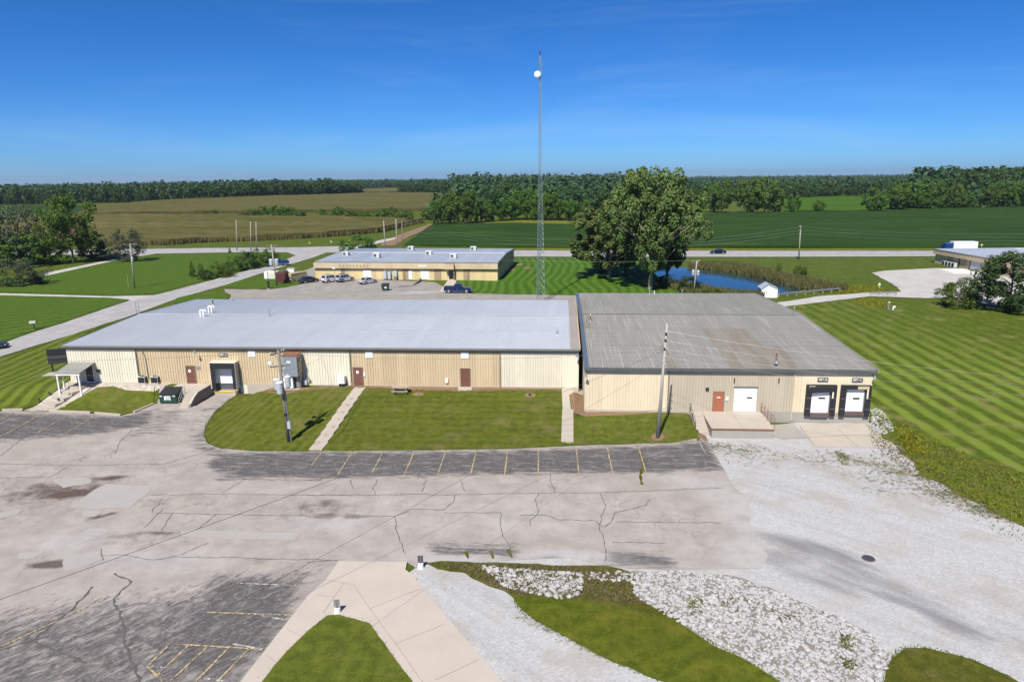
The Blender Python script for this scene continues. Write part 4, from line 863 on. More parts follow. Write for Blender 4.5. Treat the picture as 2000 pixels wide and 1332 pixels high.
stack('roof_stack', 'short white vent on the rear edge of the grey roof', 1278, 575, 5.4, .5, .08, 'door_white')
stack('roof_stack', 'right vent pipe of three on the rear edge of the grey roof', 1332, 575, 5.4, .6, .07)

# ---------------- platforms, stairs, aprons
pa, pb = P(1376, 806, RF), P(1480, 803, RF); pc, pd_ = P(1510, 836, RF), P(1393, 838, RF)
py = (pc.y+pd_.y)/2; px0, px1 = pd_.x-.1, pc.x+.1
t = thing('loading_platform', 'concrete loading platform with steps and rails before the white overhead door', 'platform', (px0, py, -.4))
MB().box(px0, (px0+px1)/2-.01, py, RY-.08, RF-.12, RF).build('deck_slab', 'concrete', t); MB().box((px0+px1)/2+.01, px1, py, RY-.08, RF-.12, RF).build('deck_slab', 'concrete', t)
MB().box(px0+.06, px1-.06, py+.06, RY-.08, -.7, RF-.12).build('base', 'concrete_grey', t)
MB().box(px0, px1, py-.03, py+.0, RF-.14, RF-.02).build('edge_angle', 'rust', t)
ns = 6
for k in range(ns):
    zt = RF-.02-(k+1)*(RF+.25)/(ns+0.)*.9; ya = RY-.9-k*.55
    MB().box(px0-1.25, px0-.02, ya-.6, ya if k else RY-.08, -.7, zt+.13).build('step', 'concrete', t)
def rail(parent, pts, z0s, h, n, mat, bars=3):
    mb = MB()
    for k in range(n):
        f = k/(n-1); x = mix(pts[0][0], pts[1][0], f); y = mix(pts[0][1], pts[1][1], f); zb = mix(z0s[0], z0s[1], f)
        MB().tube((x, y, zb-.05), (x, y, zb+h), .025, .025, 6).build('rail_post', mat, parent)
    for b in range(bars):
        zz = h*(b+1)/bars; MB().tube((*pts[0], z0s[0]+zz), (*pts[1], z0s[1]+zz), .022, .022, 6).build('rail_bar', mat, parent)
rail(t, [(px1-.06, RY-.3), (px1-.06, py+.08)], (RF, RF), 1.05, 5, 'rust')
rail(t, [(px0-1.25, RY-.4), (px0-1.25, RY-3.6)], (RF, -.1), .95, 3, 'black_metal', 2)
ap = sheet('concrete_apron', [(1560, 829), (1690, 828), (1752, 874), (1588, 874)], 'concrete', .03, .7)
for a in ([(1562, 832), (1590, 870)], [(1636, 838), (1676, 873)], [(1578, 855), (1640, 851), (1725, 850)]): strip(resample([P(u, v)[:2] for u, v in a], .5, .03), .06, .045).build('concrete_joint', 'crack_soil', ap)
sheet('concrete_slab', [(1508, 832), (1548, 828), (1578, 856), (1530, 858), (1510, 852)], 'concrete_grey', .05, .7, seg=.4, amp=.08)
# left platform with curved retaining wall
t = thing('loading_platform', 'concrete landing with steps and curved dark wall beside the left loading dock', 'platform', (-43.5, 72, .2))
lx0, lx1 = -44.2, -40.3
ret = [P(381, 789, .1)[:2], P(384, 778, .6)[:2], P(395, 770, 1.2)[:2]]
w0 = P(383, 793, .12); 
MB().prism([(lx0, 71.7), (-42.2, 71.7), (-41.75, 70.25), (lx1, 70.25), (lx1, LY-.08), (lx0, LY-.08)], -.2, FL).build('deck', 'concrete', t)
mb = MB(); out = [(-40.28, 68.9), (-40.22, 69.6), (-40.15, 70.4), (-40.1, 72.0), (-40.1, LY-.4)]; zt_ = [.45, .95, FL, FL+.02, FL+.02]
rings = []
for (x, y), z in zip(out, zt_): rings.append([(x-.22, y, -.2), (x, y, -.2), (x, y, z+.06), (x-.22, y, z+.06)])
mb.loft(rings).build('retaining_wall', 'concrete_dark', t)
mb = MB(); mb.loft([[(x-.24, y, z+.06), (x+.02, y, z+.06), (x+.02, y, z+.1), (x-.24, y, z+.1)] for (x, y), z in zip(out, zt_)]).build('wall_cap', 'concrete', t)
for k in range(6):
    zt = FL-(k+1)*.19; ya = 70.25-k*.24
    MB().box(-41.6, -40.52, ya-.27, ya if k else 70.3, -.2, zt).build('step', 'concrete', t)
rail(t, [(-41.65, 70.4), (-41.65, 69.0)], (FL, .2), .9, 3, 'galv', 2)
# walks
def flagged_walk(label, cl, w, n, name='walkway'):
    t = thing(name, label, 'walkway', (*cl[0][:2], hz(*cl[0][:2])))
    a, b = Vector(cl[0][:2]), Vector(cl[1][:2]); d = (b-a).normalized(); nn = Vector((-d.y, d.x)); L = (b-a).length
    for k in range(n):
        s0, s1 = L*k/n+.02, L*(k+1)/n-.02; zc = max(hz(*(a+d*s0)), hz(*(a+d*s1)))-.0
        pts = [a+d*s0-nn*w/2, a+d*s0+nn*w/2, a+d*s1+nn*w/2, a+d*s1-nn*w/2]
        MB().prism([(p.x, p.y) for p in pts][::-1], zc-.3, zc+.04).build('slab', 'concrete', t)
    return t
flagged_walk('stepped concrete walk climbing the lawn to the second brown door', (P(616, 880), P(704, 757)), 1.25, 9)
flagged_walk('short stepped concrete walk between the middle lawn and the cream corner bay', (P(1108, 864), P(1109, 800)), 1.15, 6)
sheet('concrete_path', [(1097, 760), (1138, 760), (1138, 772), (1112, 772), (1115, 803), (1099, 803)], 'concrete', .05, .6)
sheet('concrete_path', [(895, 756), (921, 756), (922, 763), (895, 764)], 'concrete', .05, .6)
flagged_walk('wide flagged walk rising through gravel beds to the canopied entrance', (P(78, 799), P(160, 752)), 2.0, 5)
for i, (u0, v0, u1, v1) in enumerate(((-90, 802, -5, 803), (5, 802, 45, 801), (97, 804, 177, 807), (186, 808, 236, 812), (262, 807, 300, 790))):
    a, b = P(u0, v0), P(u1, v1); d = (b-a).normalized(); nn = Vector((-d.y, d.x, 0))*.1; z0 = -.1
    cb = MB().hexa([tuple(p)[:2]+(z0,) for p in (a-nn, b-nn, b+nn, a+nn)], [tuple(p)[:2]+(max(hz(p.x, p.y), .05)+.14,) for p in (a-nn, b-nn, b+nn, a+nn)]).build('curb', 'concrete', None)
    tag(cb, ['concrete curb at the far left edge of the parking lot', 'short concrete curb left of the entrance walk', 'concrete curb before the entrance lawn, left length', 'concrete curb before the entrance lawn, right length', 'angled concrete curb leading to the green dumpster'][i], 'curb', 'curbs along the entrance lawn')
# ================================================================ yard equipment
def boxy(name, label, cat, parts, loc, rotz=0, group=None):
    t = thing(name, label, cat, loc, rotz, group); t['_o'] = [0, 0, 0]
    for nm, mat, mb in parts: mb.build(nm, mat, t, world=False)
    return t
# front dumpster
q = P(329, 789); 
mb = MB().hexa([(-.95, -.75, .12), (.95, -.75, .12), (.95, .7, .12), (-.95, .7, .12)], [(-.98, -.8, 1.05), (.98, -.8, 1.05), (.98, .8, 1.45), (-.98, .8, 1.45)])
lid = MB().hexa([(-1.0, -.85, 1.06), (-.01, -.85, 1.06), (-.01, .85, 1.48), (-1.0, .85, 1.48)], [(-1.0, -.85, 1.11), (-.01, -.85, 1.11), (-.01, .85, 1.55), (-1.0, .85, 1.55)])
lid2 = MB().hexa([(.01, -.85, 1.06), (1.0, -.85, 1.06), (1.0, .85, 1.48), (.01, .85, 1.48)], [(.01, -.85, 1.11), (1.0, -.85, 1.11), (1.0, .85, 1.55), (.01, .85, 1.55)])
ribs = MB()
for k in range(5): ribs.hexa([(-.9+k*.42, -.84, 1.1), (-.84+k*.42, -.84, 1.1), (-.84+k*.42, .84, 1.53), (-.9+k*.42, .84, 1.53)], [(-.9+k*.42, -.84, 1.14), (-.84+k*.42, -.84, 1.14), (-.84+k*.42, .84, 1.57), (-.9+k*.42, .84, 1.57)])
t = boxy('dumpster', 'green dumpster with sloped black lids by the left platform steps', 'dumpster', [('body', 'dumpster_green', mb), ('lid', 'plastic_black', lid), ('lid', 'plastic_black', lid2), ('lid_rib', 'plastic_black', ribs),
     ('fork_pocket', 'dumpster_green', MB().box(-1.12, -.98, -.6, .5, .6, .8)), ('fork_pocket', 'dumpster_green', MB().box(.98, 1.12, -.6, .5, .6, .8)),
     ('sticker', 'white_paint', MB().box(-.4, .3, -.8, -.785, .45, .95)), ('reflector', 'white_paint', MB().box(-.9, -.6, -.82, -.79, .9, 1.0)), ('reflector', 'white_paint', MB().box(.55, .85, -.82, -.79, .9, 1.0)), ('sticker_mark', 'sign_dark', MB().box(-.15, -.03, -.815, -.8, .7, .85).box(.08, .2, -.815, -.8, .7, .85).box(-.3, .22, -.815, -.8, .5, .58))], (q.x, q.y+.7, hz(q.x, q.y)), radians(4))
t['_o'] = [0, 0, 0]
# condensers
for i, u in enumerate((276.5, 301.5)):
    q = P(u, 751)
    mb = MB()
    for k in range(9): mb.box(-.4, .4, -.415, -.4, .12+k*.075, .155+k*.075)
    boxy('air_conditioner', ['outdoor condenser unit under the cream and tan bay corner', 'outdoor condenser unit nearer the brown door, on the gravel bed'][i], 'air conditioner', [('casing', 'hvac', MB().box(-.42, .42, -.4, .4, .05, .85)), ('grille', 'black_metal', MB().box(-.36, .36, -.412, -.4, .12, .78)), ('side_grille', 'black_metal', MB().box(.42, .432, -.34, .34, .12, .78)), ('fan_guard', 'black_metal', MB().tube((0, 0, .85), (0, 0, .88), .33, .3, 16)), ('pad', 'concrete', MB().box(-.5, .5, -.5, .5, -.1, .05)), ('louvre', 'black_metal', mb)], (q.x, q.y+.45, FL), 0, 'condensers')
# dust collector on the front wall
cx0, cx1 = WY(551, 700, LY-1.6).x, WY(580, 700, LY-1.6).x
q = P(575, 765); t = thing('dust_collector', 'tall blue-grey sheet metal dust collector with louvred base against the wall', 'dust collector', (cx0+.8, LY-.9, FL))
zt, zb = 5.25, WY(570, 735, LY-1.8).z
w_ = (cx1-cx0)/4
for k in range(4): MB().box(cx0+k*w_+.01, cx0+(k+1)*w_-.01, LY-1.75, LY-1.7, zb, zt-.08).build('face_panel', 'collector_blue', t)
MB().box(cx0, cx1, LY-1.7, LY-.3, zb, zt-.1).build('housing', 'steel_grey', t)
MB().hexa([(cx0-.05, LY-1.8, zt-.1), (cx1+.05, LY-1.8, zt-.1), (cx1+.05, LY-.25, zt-.0), (cx0-.05, LY-.25, zt-.0)], [(cx0-.05, LY-1.8, zt-.05), (cx1+.05, LY-1.8, zt-.05), (cx1+.05, LY-.25, zt+.06), (cx0-.05, LY-.25, zt+.06)]).build('top_sheet', 'rust', t)
MB().box(cx1, cx1+.06, LY-1.5, LY-.5, zb+.2, zt-.4).build('side_panel', 'clad_brown', t)
MB().tube((cx1+.1, LY-1.0, zt-.7), (cx1+.18, LY-1.0, zt-.7), .14, .14, 12).build('gauge', 'galv', t)
MB().box(cx0-.02, cx1+.02, LY-1.82, LY-.3, zb-.06, zb).build('base_rim', 'rust', t)
lx_0, lx_1 = WY(551, 745, LY-1.8).x, WY(567, 745, LY-1.8).x
lb = MB().box(lx_0, lx_1+.25, LY-1.6, LY-.35, FL-.1, zb-.06).build('base_cabinet', 'collector_blue', t)
for k in range(8): MB().hexa([(lx_0+.03, LY-1.68, FL+.1+k*.2), (lx_1+.2, LY-1.68, FL+.1+k*.2), (lx_1+.2, LY-1.6, FL+.14+k*.2), (lx_0+.03, LY-1.6, FL+.14+k*.2)], [(lx_0+.03, LY-1.68, FL+.17+k*.2), (lx_1+.2, LY-1.68, FL+.17+k*.2), (lx_1+.2, LY-1.6, FL+.27+k*.2), (lx_0+.03, LY-1.6, FL+.27+k*.2)]).build('louvre', 'door_white', lb)
MB().tube((cx1-.3, LY-.9, FL), (cx1-.3, LY-.9, zb), .3, .42, 12).build('hopper_duct', 'steel_grey', t)
MB().box(cx0-.1, cx1, LY-1.8, LY-.2, FL-.3, FL-.05).build('pad', 'concrete', t)
MB().box(cx0+.55, cx0+.95, LY-1.765, LY-1.75, 4.4, 4.6).build('label_plate', 'white_paint', t)
q = WY(597, 750, LY-.5)
boxy('gas_meter', 'small grey gas meter with pipework right of the dust collector', 'gas meter', [('meter', 'transformer', MB().box(-.2, .2, -.15, .15, .15, .65)), ('pipe', 'galv', MB().path([(-.3, 0, 0), (-.3, 0, .8), (.0, 0, .85), (.0, 0, .65)], .03).path([(.3, .2, 1.1), (.3, .1, .8), (.1, 0, .8)], .03)), ('regulator', 'galv', MB().tube((.3, .1, .75), (.3, .1, .95), .12, .12, 10)), ('valve', 'yellow_paint', MB().box(.35, .5, -.05, .05, .1, .2))], (q.x, LY-.5, FL))
q = WY(668, 745, LY-.4)
boxy('electrical_cabinet', 'white wall-side electrical cabinet on legs left of the second brown door', 'cabinet', [('cabinet', 'white_paint', MB().box(-.45, .4, -.3, .3, .35, 1.25)), ('door', 'white_paint', MB().box(-.42, .37, -.32, -.3, .38, 1.2)), ('handle', 'black_metal', MB().box(.2, .25, -.35, -.32, .7, .85)), ('leg', 'black_metal', MB().box(-.3, -.2, -.2, .2, -.1, .35)), ('leg', 'black_metal', MB().box(.15, .25, -.2, .2, -.1, .35))], (q.x, LY-.45, FL))
# picnic table
q = P(783, 768)
tb = [('table_plank', 'wood_grey', MB().box(-.9, .9, -.38+k*.155, -.25+k*.155, .72, .76)) for k in range(5)]
tb += [('bench_plank', 'wood_grey', MB().box(-.9, .9, s-.13, s+.13, .42, .46)) for s in (-.75, .75)]
for x in (-.65, .65): tb += [('leg', 'wood_dark', MB().hexa([(x-.04, -.7, 0), (x+.04, -.7, 0), (x+.04, -.58, 0), (x-.04, -.58, 0)], [(x-.04, -.3, .72), (x+.04, -.3, .72), (x+.04, -.18, .72), (x-.04, -.18, .72)])), ('leg', 'wood_dark', MB().hexa([(x-.04, .58, 0), (x+.04, .58, 0), (x+.04, .7, 0), (x-.04, .7, 0)], [(x-.04, .18, .72), (x+.04, .18, .72), (x+.04, .3, .72), (x-.04, .3, .72)])), ('bench_support', 'wood_dark', MB().box(x-.04, x+.04, -.85, .85, .36, .42))]
boxy('picnic_table', 'weathered grey wooden picnic table on the middle lawn near the wall', 'picnic table', tb, (q.x, q.y, hz(q.x, q.y)), radians(3))
q = P(1035, 772); boxy('drain_cap', 'small black drain cap in a bare soil patch on the middle lawn', 'drain cap', [('cap', 'black_metal', MB().tube((0, 0, 0), (0, 0, .18), .18, .14, 10)), ('pipe', 'black_metal', MB().tube((0, 0, -.1), (0, 0, .02), .22, .22, 10))], (q.x, q.y, hz(q.x, q.y)))
q = P(1696, 1091); boxy('manhole', 'round iron manhole cover set in the white gravel yard', 'manhole', [('frame', 'leveler', MB().tube((0, 0, 0), (0, 0, .05), .42, .4, 24)), ('cover', 'sign_dark', MB().tube((0, 0, .05), (0, 0, .06), .34, .34, 24))], (q.x, q.y, hz(q.x, q.y)+.005))
# bed lights beside entrance walk
for i, (u, v) in enumerate(((118, 761), (157, 762), (97, 773), (138, 774), (77, 786), (115, 785))):
    q = P(u, v); boxy('path_light', ['black path light at the canopy post, left of the entrance walk', 'black path light at the canopy, right of the entrance walk', 'middle black path light left of the entrance walk', 'middle black path light right of the entrance walk', 'lowest black path light left of the entrance walk', 'lowest black path light right of the entrance walk'][i], 'path light', [('stake', 'black_metal', MB().tube((0, 0, -.05), (0, 0, .28), .03, .03, 6)), ('shade', 'black_metal', MB().tube((0, 0, .28), (0, 0, .42), .17, .1, 10))], (q.x, q.y, hz(q.x, q.y)+.02), 0, 'path lights')
# black board sign left of the warehouse
q = P(104, 727)
sp = [('post', 'black_metal', MB().box(-.08, .08, -.08, .08, -.1, 1.2)), ('post', 'black_metal', MB().box(3.2, 3.36, -.08, .08, -.1, 1.2))]
sp += [('board', 'black_metal', MB().box(-.35, 3.7, -.07, .07, 1.1, 1.75)), ('board', 'sign_dark', MB().box(-.35, 3.7, -.07, .07, 1.8, 2.05)), ('board', 'black_metal', MB().box(-.35, 3.7, -.07, .07, 2.1, 2.95))]
boxy('sign_board', 'large black board sign on posts seen behind the left warehouse corner', 'sign', sp, (q.x, q.y, hz(q.x, q.y)), radians(20))
# bollard signs at the concrete drive
for i, (u, v) in enumerate(((659.5, 1197), (822, 1109))):
    q = P(u, v)
    boxy('sign_post', ['grey backed sign on a white concrete bollard at the grass island tip', 'grey backed sign on a white concrete bollard beside the ditch grass'][i], 'sign', [('bollard', 'white_paint', MB().tube((0, 0, -.1), (0, 0, .3), .21, .17, 14)), ('collar', 'rust', MB().tube((0, 0, .3), (0, 0, .36), .06, .06, 8)), ('post', 'galv', MB().box(-.025, .025, -.02, .02, .3, .82)), ('sign_plate', 'sign_dark' if i else 'steel_grey', MB().box(-.17, .17, -.045, -.03, .38, .85)), ('sign_strip', 'wood_dark', MB().box(-.03, .03, -.055, -.045, .38, .84))], (q.x, q.y, hz(q.x, q.y)+.06), radians(8), 'bollard signs')

# ================================================================ poles, wires, mast
def utility_pole(label, base, h, lean=(0, 0), r=(.17, .11), arms=(), cans=(), conduit=False, mat='wood_pole', ins=True):
    b = Vector(base); t = thing('utility_pole', label, 'utility pole', tuple(b)); top = b+Vector((lean[0], lean[1], h))
    MB().tube(b-Vector((0, 0, .3)), top, r[0], r[1], 12).build('pole', mat, t, smooth=True)
    at = lambda z: b+(top-b)*(z/h)
    for z, L, ang in arms:
        c = at(z); d = Vector((cos(ang), sin(ang), 0)); s = Vector((-d.y, d.x, 0))*.14
        MB().hexa([tuple(c-d*L/2+s*.6+Vector((0, 0, -.06))), tuple(c+d*L/2+s*.6+Vector((0, 0, -.06))), tuple(c+d*L/2+s*1.3+Vector((0, 0, -.06))), tuple(c-d*L/2+s*1.3+Vector((0, 0, -.06)))], [tuple(c-d*L/2+s*.6+Vector((0, 0, .06))), tuple(c+d*L/2+s*.6+Vector((0, 0, .06))), tuple(c+d*L/2+s*1.3+Vector((0, 0, .06))), tuple(c-d*L/2+s*1.3+Vector((0, 0, .06)))]).build('crossarm', 'wood_dark', t)
        for f in (-.46, 0.3, .46):
            p = c+d*L*f+s; MB().tube(p+Vector((0, 0, .06)), p+Vector((0, 0, .16)), .03, .06, 8).tube(p+Vector((0, 0, .16)), p+Vector((0, 0, .26)), .07, .04, 8).build('insulator', 'porcelain', t)
        MB().tube(c+d*L*.3+s, c-Vector((0, 0, .6)), .02, .02, 5).tube(c-d*L*.3+s, c-Vector((0, 0, .6)), .02, .02, 5).build('arm_brace', 'galv', t)
    for z, ang, rr, hh in cans:
        c = at(z)+Vector((cos(ang), sin(ang), 0))*(rr+.24)
        k = MB().tube(c, c+Vector((0, 0, hh)), rr*.93, rr, 14).build('transformer', 'transformer', t, smooth=False)
        MB().tube(c+Vector((0, 0, hh)), c+Vector((0, 0, hh+.07)), rr*1.06, rr*.8, 14).build('lid', 'door_white', k)
        MB().tube(c+Vector((0, 0, hh+.07)), c+Vector((0, 0, hh+.3)), .05, .03, 8).build('bushing', 'porcelain', k)
        MB().tube(c+Vector((0, 0, -.15)), c, rr*.5, rr*.9, 14).build('tank_base', 'transformer', k)
        MB().tube(c+Vector((0, 0, hh*.5)), at(z)+Vector((0, 0, hh*.5)), .05, .05, 6).build('hanger', 'galv', k)
    if conduit:
        for dx, mm in ((.2, 'galv'), (.26, 'trim_dark')): MB().tube(b+Vector((dx, -.05, 0)), at(h*.56)+Vector((dx-.04, -.05, 0)), .045, .045, 8).build('conduit', mm, t)
        c = at(1.75); MB().box(c.x+.1, c.x+.4, c.y-.25, c.y-.05, c.z-.4, c.z+.3).build('meter_box', 'transformer', t)
        MB().tube(at(2.6), at(2.85), r[0]+.02, r[0]+.02, 12).build('band', 'black_metal', t)
    return t, top, at
b = P(565, 862); lt = WY(543, 684, b.y)
_, LT, lat = utility_pole('utility pole carrying three transformers on the lawn before the dust collector', b, lt.z-b.z, (lt.x-b.x, 0), (.19, .13), [(lt.z-b.z-.3, 1.6, radians(60)), (lt.z-b.z-1.55, 1.8, radians(25))], [(5.2, radians(190), .27, .95), (4.95, radians(265), .31, 1.05), (5.4, radians(20), .27, .95)], True, 'wood_dark')
q = lat(7.7); tl = thing('pole_floodlight', 'white floodlight on the transformer pole pointing left', 'floodlight', tuple(q)); MB().tube(q+Vector((-.15, -.1, 0)), q+Vector((-.65, -.2, .05)), .03, .03, 6).build('arm', 'galv', tl); MB().hexa([tuple(q+Vector(v)) for v in ((-.9, -.3, -.1), (-.6, -.3, -.1), (-.6, -.1, -.1), (-.9, -.1, -.1))], [tuple(q+Vector(v)) for v in ((-1.0, -.35, .15), (-.65, -.35, .15), (-.65, -.05, .15), (-1.0, -.05, .15))]).build('lamp_head', 'door_white', tl)
b = P(1284, 855); rt_ = WY(1303, 632, b.y)
tr, RT, rat = utility_pole('tall leaning grey utility pole before the join of cream and beige wall bays', b, rt_.z-b.z, (rt_.x-b.x, 0), (.19, .085), mat='wood_light')
for z in (7.3, 8.0, 8.7, 9.5, 10.1): c = rat(z); MB().tube(c-Vector((0, 0, .12)), c+Vector((0, 0, .16)), .115, .105, 10).build('dark_band', 'black_metal', tr); MB().tube(c+Vector((.1, -.05, 0)), c+Vector((.2, -.1, .05)), .03, .05, 6).build('insulator', 'porcelain', tr)
# rear poles
b = P(541, 558.5); hh = WY(530, 478, b.y).z-b.z
_, BT, bat = utility_pole('utility pole with two pale transformers by the red and tan containers', b, hh, (WY(530, 478, b.y).x-b.x, 0), (.19, .13), [(hh-.3, 2.2, radians(5)), (hh-1.1, 2.0, radians(60))], [(hh-4.6, radians(185), .42, 1.25), (hh-4.6, radians(-5), .42, 1.25)])
b = P(263, 563); tt = WY(254, 476, b.y); _, B2, _ = utility_pole('utility pole with double crossarms on the striped lawn far left', b, tt.z-b.z, (tt.x-b.x, 0), (.18, .13), [(tt.z-b.z-.2, 3.0, 0), (tt.z-b.z-1.5, 1.6, radians(40)), (tt.z-b.z-2.1, 2.2, radians(10))], [(tt.z-b.z-3.8, radians(-40), .2, .7)])
b = P(1355, 575); tt = WY(1361, 509, b.y); _, B3, _ = utility_pole('utility pole with two white transformers before the pond', b, tt.z-b.z, (tt.x-b.x, 0), (.17, .12), [(tt.z-b.z-.2, 1.8, radians(20))], [(tt.z-b.z-2.9, radians(190), .26, .9), (tt.z-b.z-3.0, radians(-10), .26, .9)])
hp = []
for lab, (ub, vb), (ut, vt) in (('left of three bare poles by the corn field corner', (463, 490), (461, 430)), ('middle of three bare poles by the corn field corner', (490, 490), (489, 433)), ('right of three bare poles by the corn field corner', (501, 490), (500, 433)), ('bare pole left of the gravel lane mouth behind the office roof', (753, 488), (749, 431)), ('bare pole beside the gravel lane behind the office roof', (776, 488), (773, 428)), ('dark thin pole right of the gravel lane behind the office roof', (787, 489), (785, 432)), ('highway pole left of the big cottonwood trees', (1144.5, 509), (1147, 464)), ('highway pole standing before the soybean field on the right', (1560, 507), (1564, 441))):
    b = P(ub, vb); tt = WY(ut, vt, b.y); o, tp, _ = utility_pole(lab, b, tt.z-b.z, (tt.x-b.x, 0), (.2, .14), [(tt.z-b.z-.3, 1.6, radians(85))] if ub > 1000 else [], mat='wood_dark' if ub == 787 else 'wood_pole'); hp.append(tp)
def wire(label, a, b, sag, r=.012, mat='wire', group='overhead wires', n=24):
    a, b = Vector(a), Vector(b); pts = [a.lerp(b, k/n)-Vector((0, 0, sag*4*(k/n)*(1-k/n))) for k in range(n+1)]
    mb = MB(); s = 5
    d = (b-a).normalized(); u = d.orthogonal().normalized(); v = d.cross(u)
    mb.loft([[tuple(p+(u*cos(2*pi*i/s)+v*sin(2*pi*i/s))*r) for i in range(s)] for p in pts]); o = mb.build('overhead_wire', mat); tag(o, label, 'wire', group)
def off(p, x, y, z): return Vector(p)+Vector((x, y, z))
wire('overhead wire leaving the transformer pole top to the left', LT+Vector((0, 0, -.2)), off(LT, -70, -6, .6), 1.0)
wire('lower overhead wire leaving the transformer pole to the left', lat(7.4), off(lat(7.4), -70, -5, .2), 1.0, .006, 'wire_bright')
wire('lowest overhead wire leaving the transformer pole to the left', lat(6.3), off(lat(6.3), -70, -5, -.1), 1.0, .006, 'wire_bright')
wire('overhead wire between the two front utility poles, upper', LT+Vector((0, 0, -.2)), rat(8.7), .8)
for i, z in enumerate((10.4, 9.5, 8.7, 8.0)): wire(['topmost', 'second', 'third', 'lowest'][i]+' of four wires running right from the leaning pole', rat(z), off(RT, 60, -17+i*1.5, -1.5-i*.9), 1.6, .006, 'wire_bright')
wire('overhead wire crossing the lot from the leaning pole to the lower left', rat(8.6), (-32, 11, 8.6), .6, .013)
wire('fainter overhead wire crossing the lot from the leaning pole, lower one', rat(7.5), (-24, 8, 7.6), .6, .009)
wire('service wire from the transformer pole to the warehouse wall', lat(6.9), (bx(630), LY-.15, 4.6), .25, .012, 'wire_bright')
wire('wire sagging over the pond from the pond pole', B3+Vector((0, 0, -3.2)), P(1500, 563, 3.3), 1.8)
wire('wire along the rear between the containers pole and the pond pole', BT, B3, 1.5)
wire('wire along the rear between the far left pole and the containers pole', B2, BT, 1.2)
for k in range(3):
    z = Vector((0, 0, -.3-.9*k)); nm = ['top', 'middle', 'low'][k]
    wire(nm+' highway wire left of the highway pole by the cottonwoods', hp[5]+z, hp[6]+z, 2.0, .014, 'wire_bright'); wire(nm+' highway wire between the two highway poles', hp[6]+z, hp[7]+z, 1.8, .014, 'wire_bright'); wire(nm+' highway wire running off to the right', hp[7]+z, off(hp[7], 105, -6, .8)+z, 2.4, .014, 'wire_bright')
for i, (a, b) in enumerate(((0, 1), (1, 2), (3, 4))): wire(['wire between left and middle corn field poles', 'wire between middle and right corn field poles', 'wire between the two bare lane poles'][i], hp[a], hp[b], .4, .008, 'wire')

# lattice mast
mbp = Vector((WY(1055, 580, 130.5).x, 130.5, hz(-4, 130.5))); mtop = WY(1052.3, 107, 130.5).z; MH = mtop-mbp.z
t = thing('lattice_mast', 'tall slender steel lattice radio mast behind the silver roof', 'mast', tuple(mbp)); t['_o'] = [0, 0, 0]
def mw(z): return mix(.95, .3, min(1, z/26)) if z < 26 else mix(.3, .24, (z-26)/(MH-26))
legp = lambda k, z: Vector((mw(z)*cos(2*pi*k/3+pi/2+.3), mw(z)*sin(2*pi*k/3+pi/2+.3), z))
lv = [0]
while lv[-1] < MH-.5: lv.append(min(MH, lv[-1]+max(.55, mw(lv[-1])*1.5)))
for k in range(3):
    mb = MB()
    for a, b_ in zip(lv[:-1], lv[1:]): mb.tube(legp(k, a), legp(k, b_), .042 if a < 15 else .028, None, 6, False)
    mb.build('mast_leg', 'mast_steel', t, world=False)
sec = MB(); cnt = 0
for i, (a, b_) in enumerate(zip(lv[:-1], lv[1:])):
    for k in range(3):
        j = (k+1) % 3; r_ = .018 if a < 15 else .012
        sec.tube(legp(k, a), legp(j, b_), r_, None, 4, False); sec.tube(legp(j, a), legp(k, b_), r_, None, 4, False); sec.tube(legp(k, b_), legp(j, b_), r_, None, 4, False)
    cnt += 1
    if cnt == 7 or b_ >= MH-.01: sec.build('lattice_section', 'mast_steel', t, world=False); sec = MB(); cnt = 0
dz = WY(1049, 147, 130.5).z-mbp.z
dsh = MB(); rings = []
for k in range(7): a = k/6*pi/2; rings.append([(-.35-.62*sin(a)*.0+ -.5, -.25-.28*cos(a), dz) if 0 else (-.42+.62*sin(a)*cos(f), -.35-.3*cos(a), dz+.62*sin(a)*sin(f)) for f in [2*pi*i/18 for i in range(18)]])
dsh.loft(rings[1:]); dish = dsh.build('dish', 'door_white', t, world=False, smooth=True)
MB().tube((-.42, -.35, dz), (-.42, .1, dz), .3, .12, 12).build('dish_mount', 'mast_steel', dish, world=False)
MB().tube((0, 0, MH), (0, 0, MH+.55), .1, .1, 8).build('beacon', 'black_metal', t, world=False); MB().tube((.1, 0, MH), (.1, 0, MH+1.6), .02, .015, 5).build('whip_antenna', 'mast_steel', t, world=False)
MB().tube((.15, 0, 0), (.1, 0, MH), .03, .03, 5).build('feed_line', 'black_metal', t, world=False)
MB().prism([(-.9, -.9), (.9, -.9), (.9, .9), (-.9, .9)], -.3, .12).build('footing', 'concrete', t, world=False)
# ================================================================ rear office building (own axes: x along front, y to the back)
A = P(617, 544, .62); B_ = P(972, 547, .62); ang = atan2(B_.y-A.y, B_.x-A.x); OL = (B_-A).length
zc = WY(972.5, 513.5, B_.y).z-.62; C_ = P(996, 514.5, .62)
ex_ = Vector((cos(ang), sin(ang), 0)); ey_ = Vector((-sin(ang), cos(ang), 0)); OD = (C_-B_).dot(ey_)
OD = min(max(OD, 22), 34)
of = thing('office_building', 'low yellow and tan metal office building with grey roof behind the rear lot', 'building', (A.x, A.y, .55), ang); of['_o'] = [0, 0, 0]
def lo(u, v, yl=0.0):
    """local x, z of a photo point on the front wall (or a plane parallel to it)"""
    o = A+ey_*yl; d = ray(u, v); n = ey_; t = (o-Vector((0, 0, CAM_H))).dot(n)/d.dot(n); p = Vector((0, 0, CAM_H))+d*t; return (p-A).dot(ex_), p.z-.55
FZ = lo(700, 523.5)[1]; FT = zc+.05
def ob(name, mat, *b, parent=None): return MB().box(*b).build(name, mat, parent or of, world=False)
ob('wall', 'clad_yellow', 0, OL, .02, OD, -.5, FZ+.3)
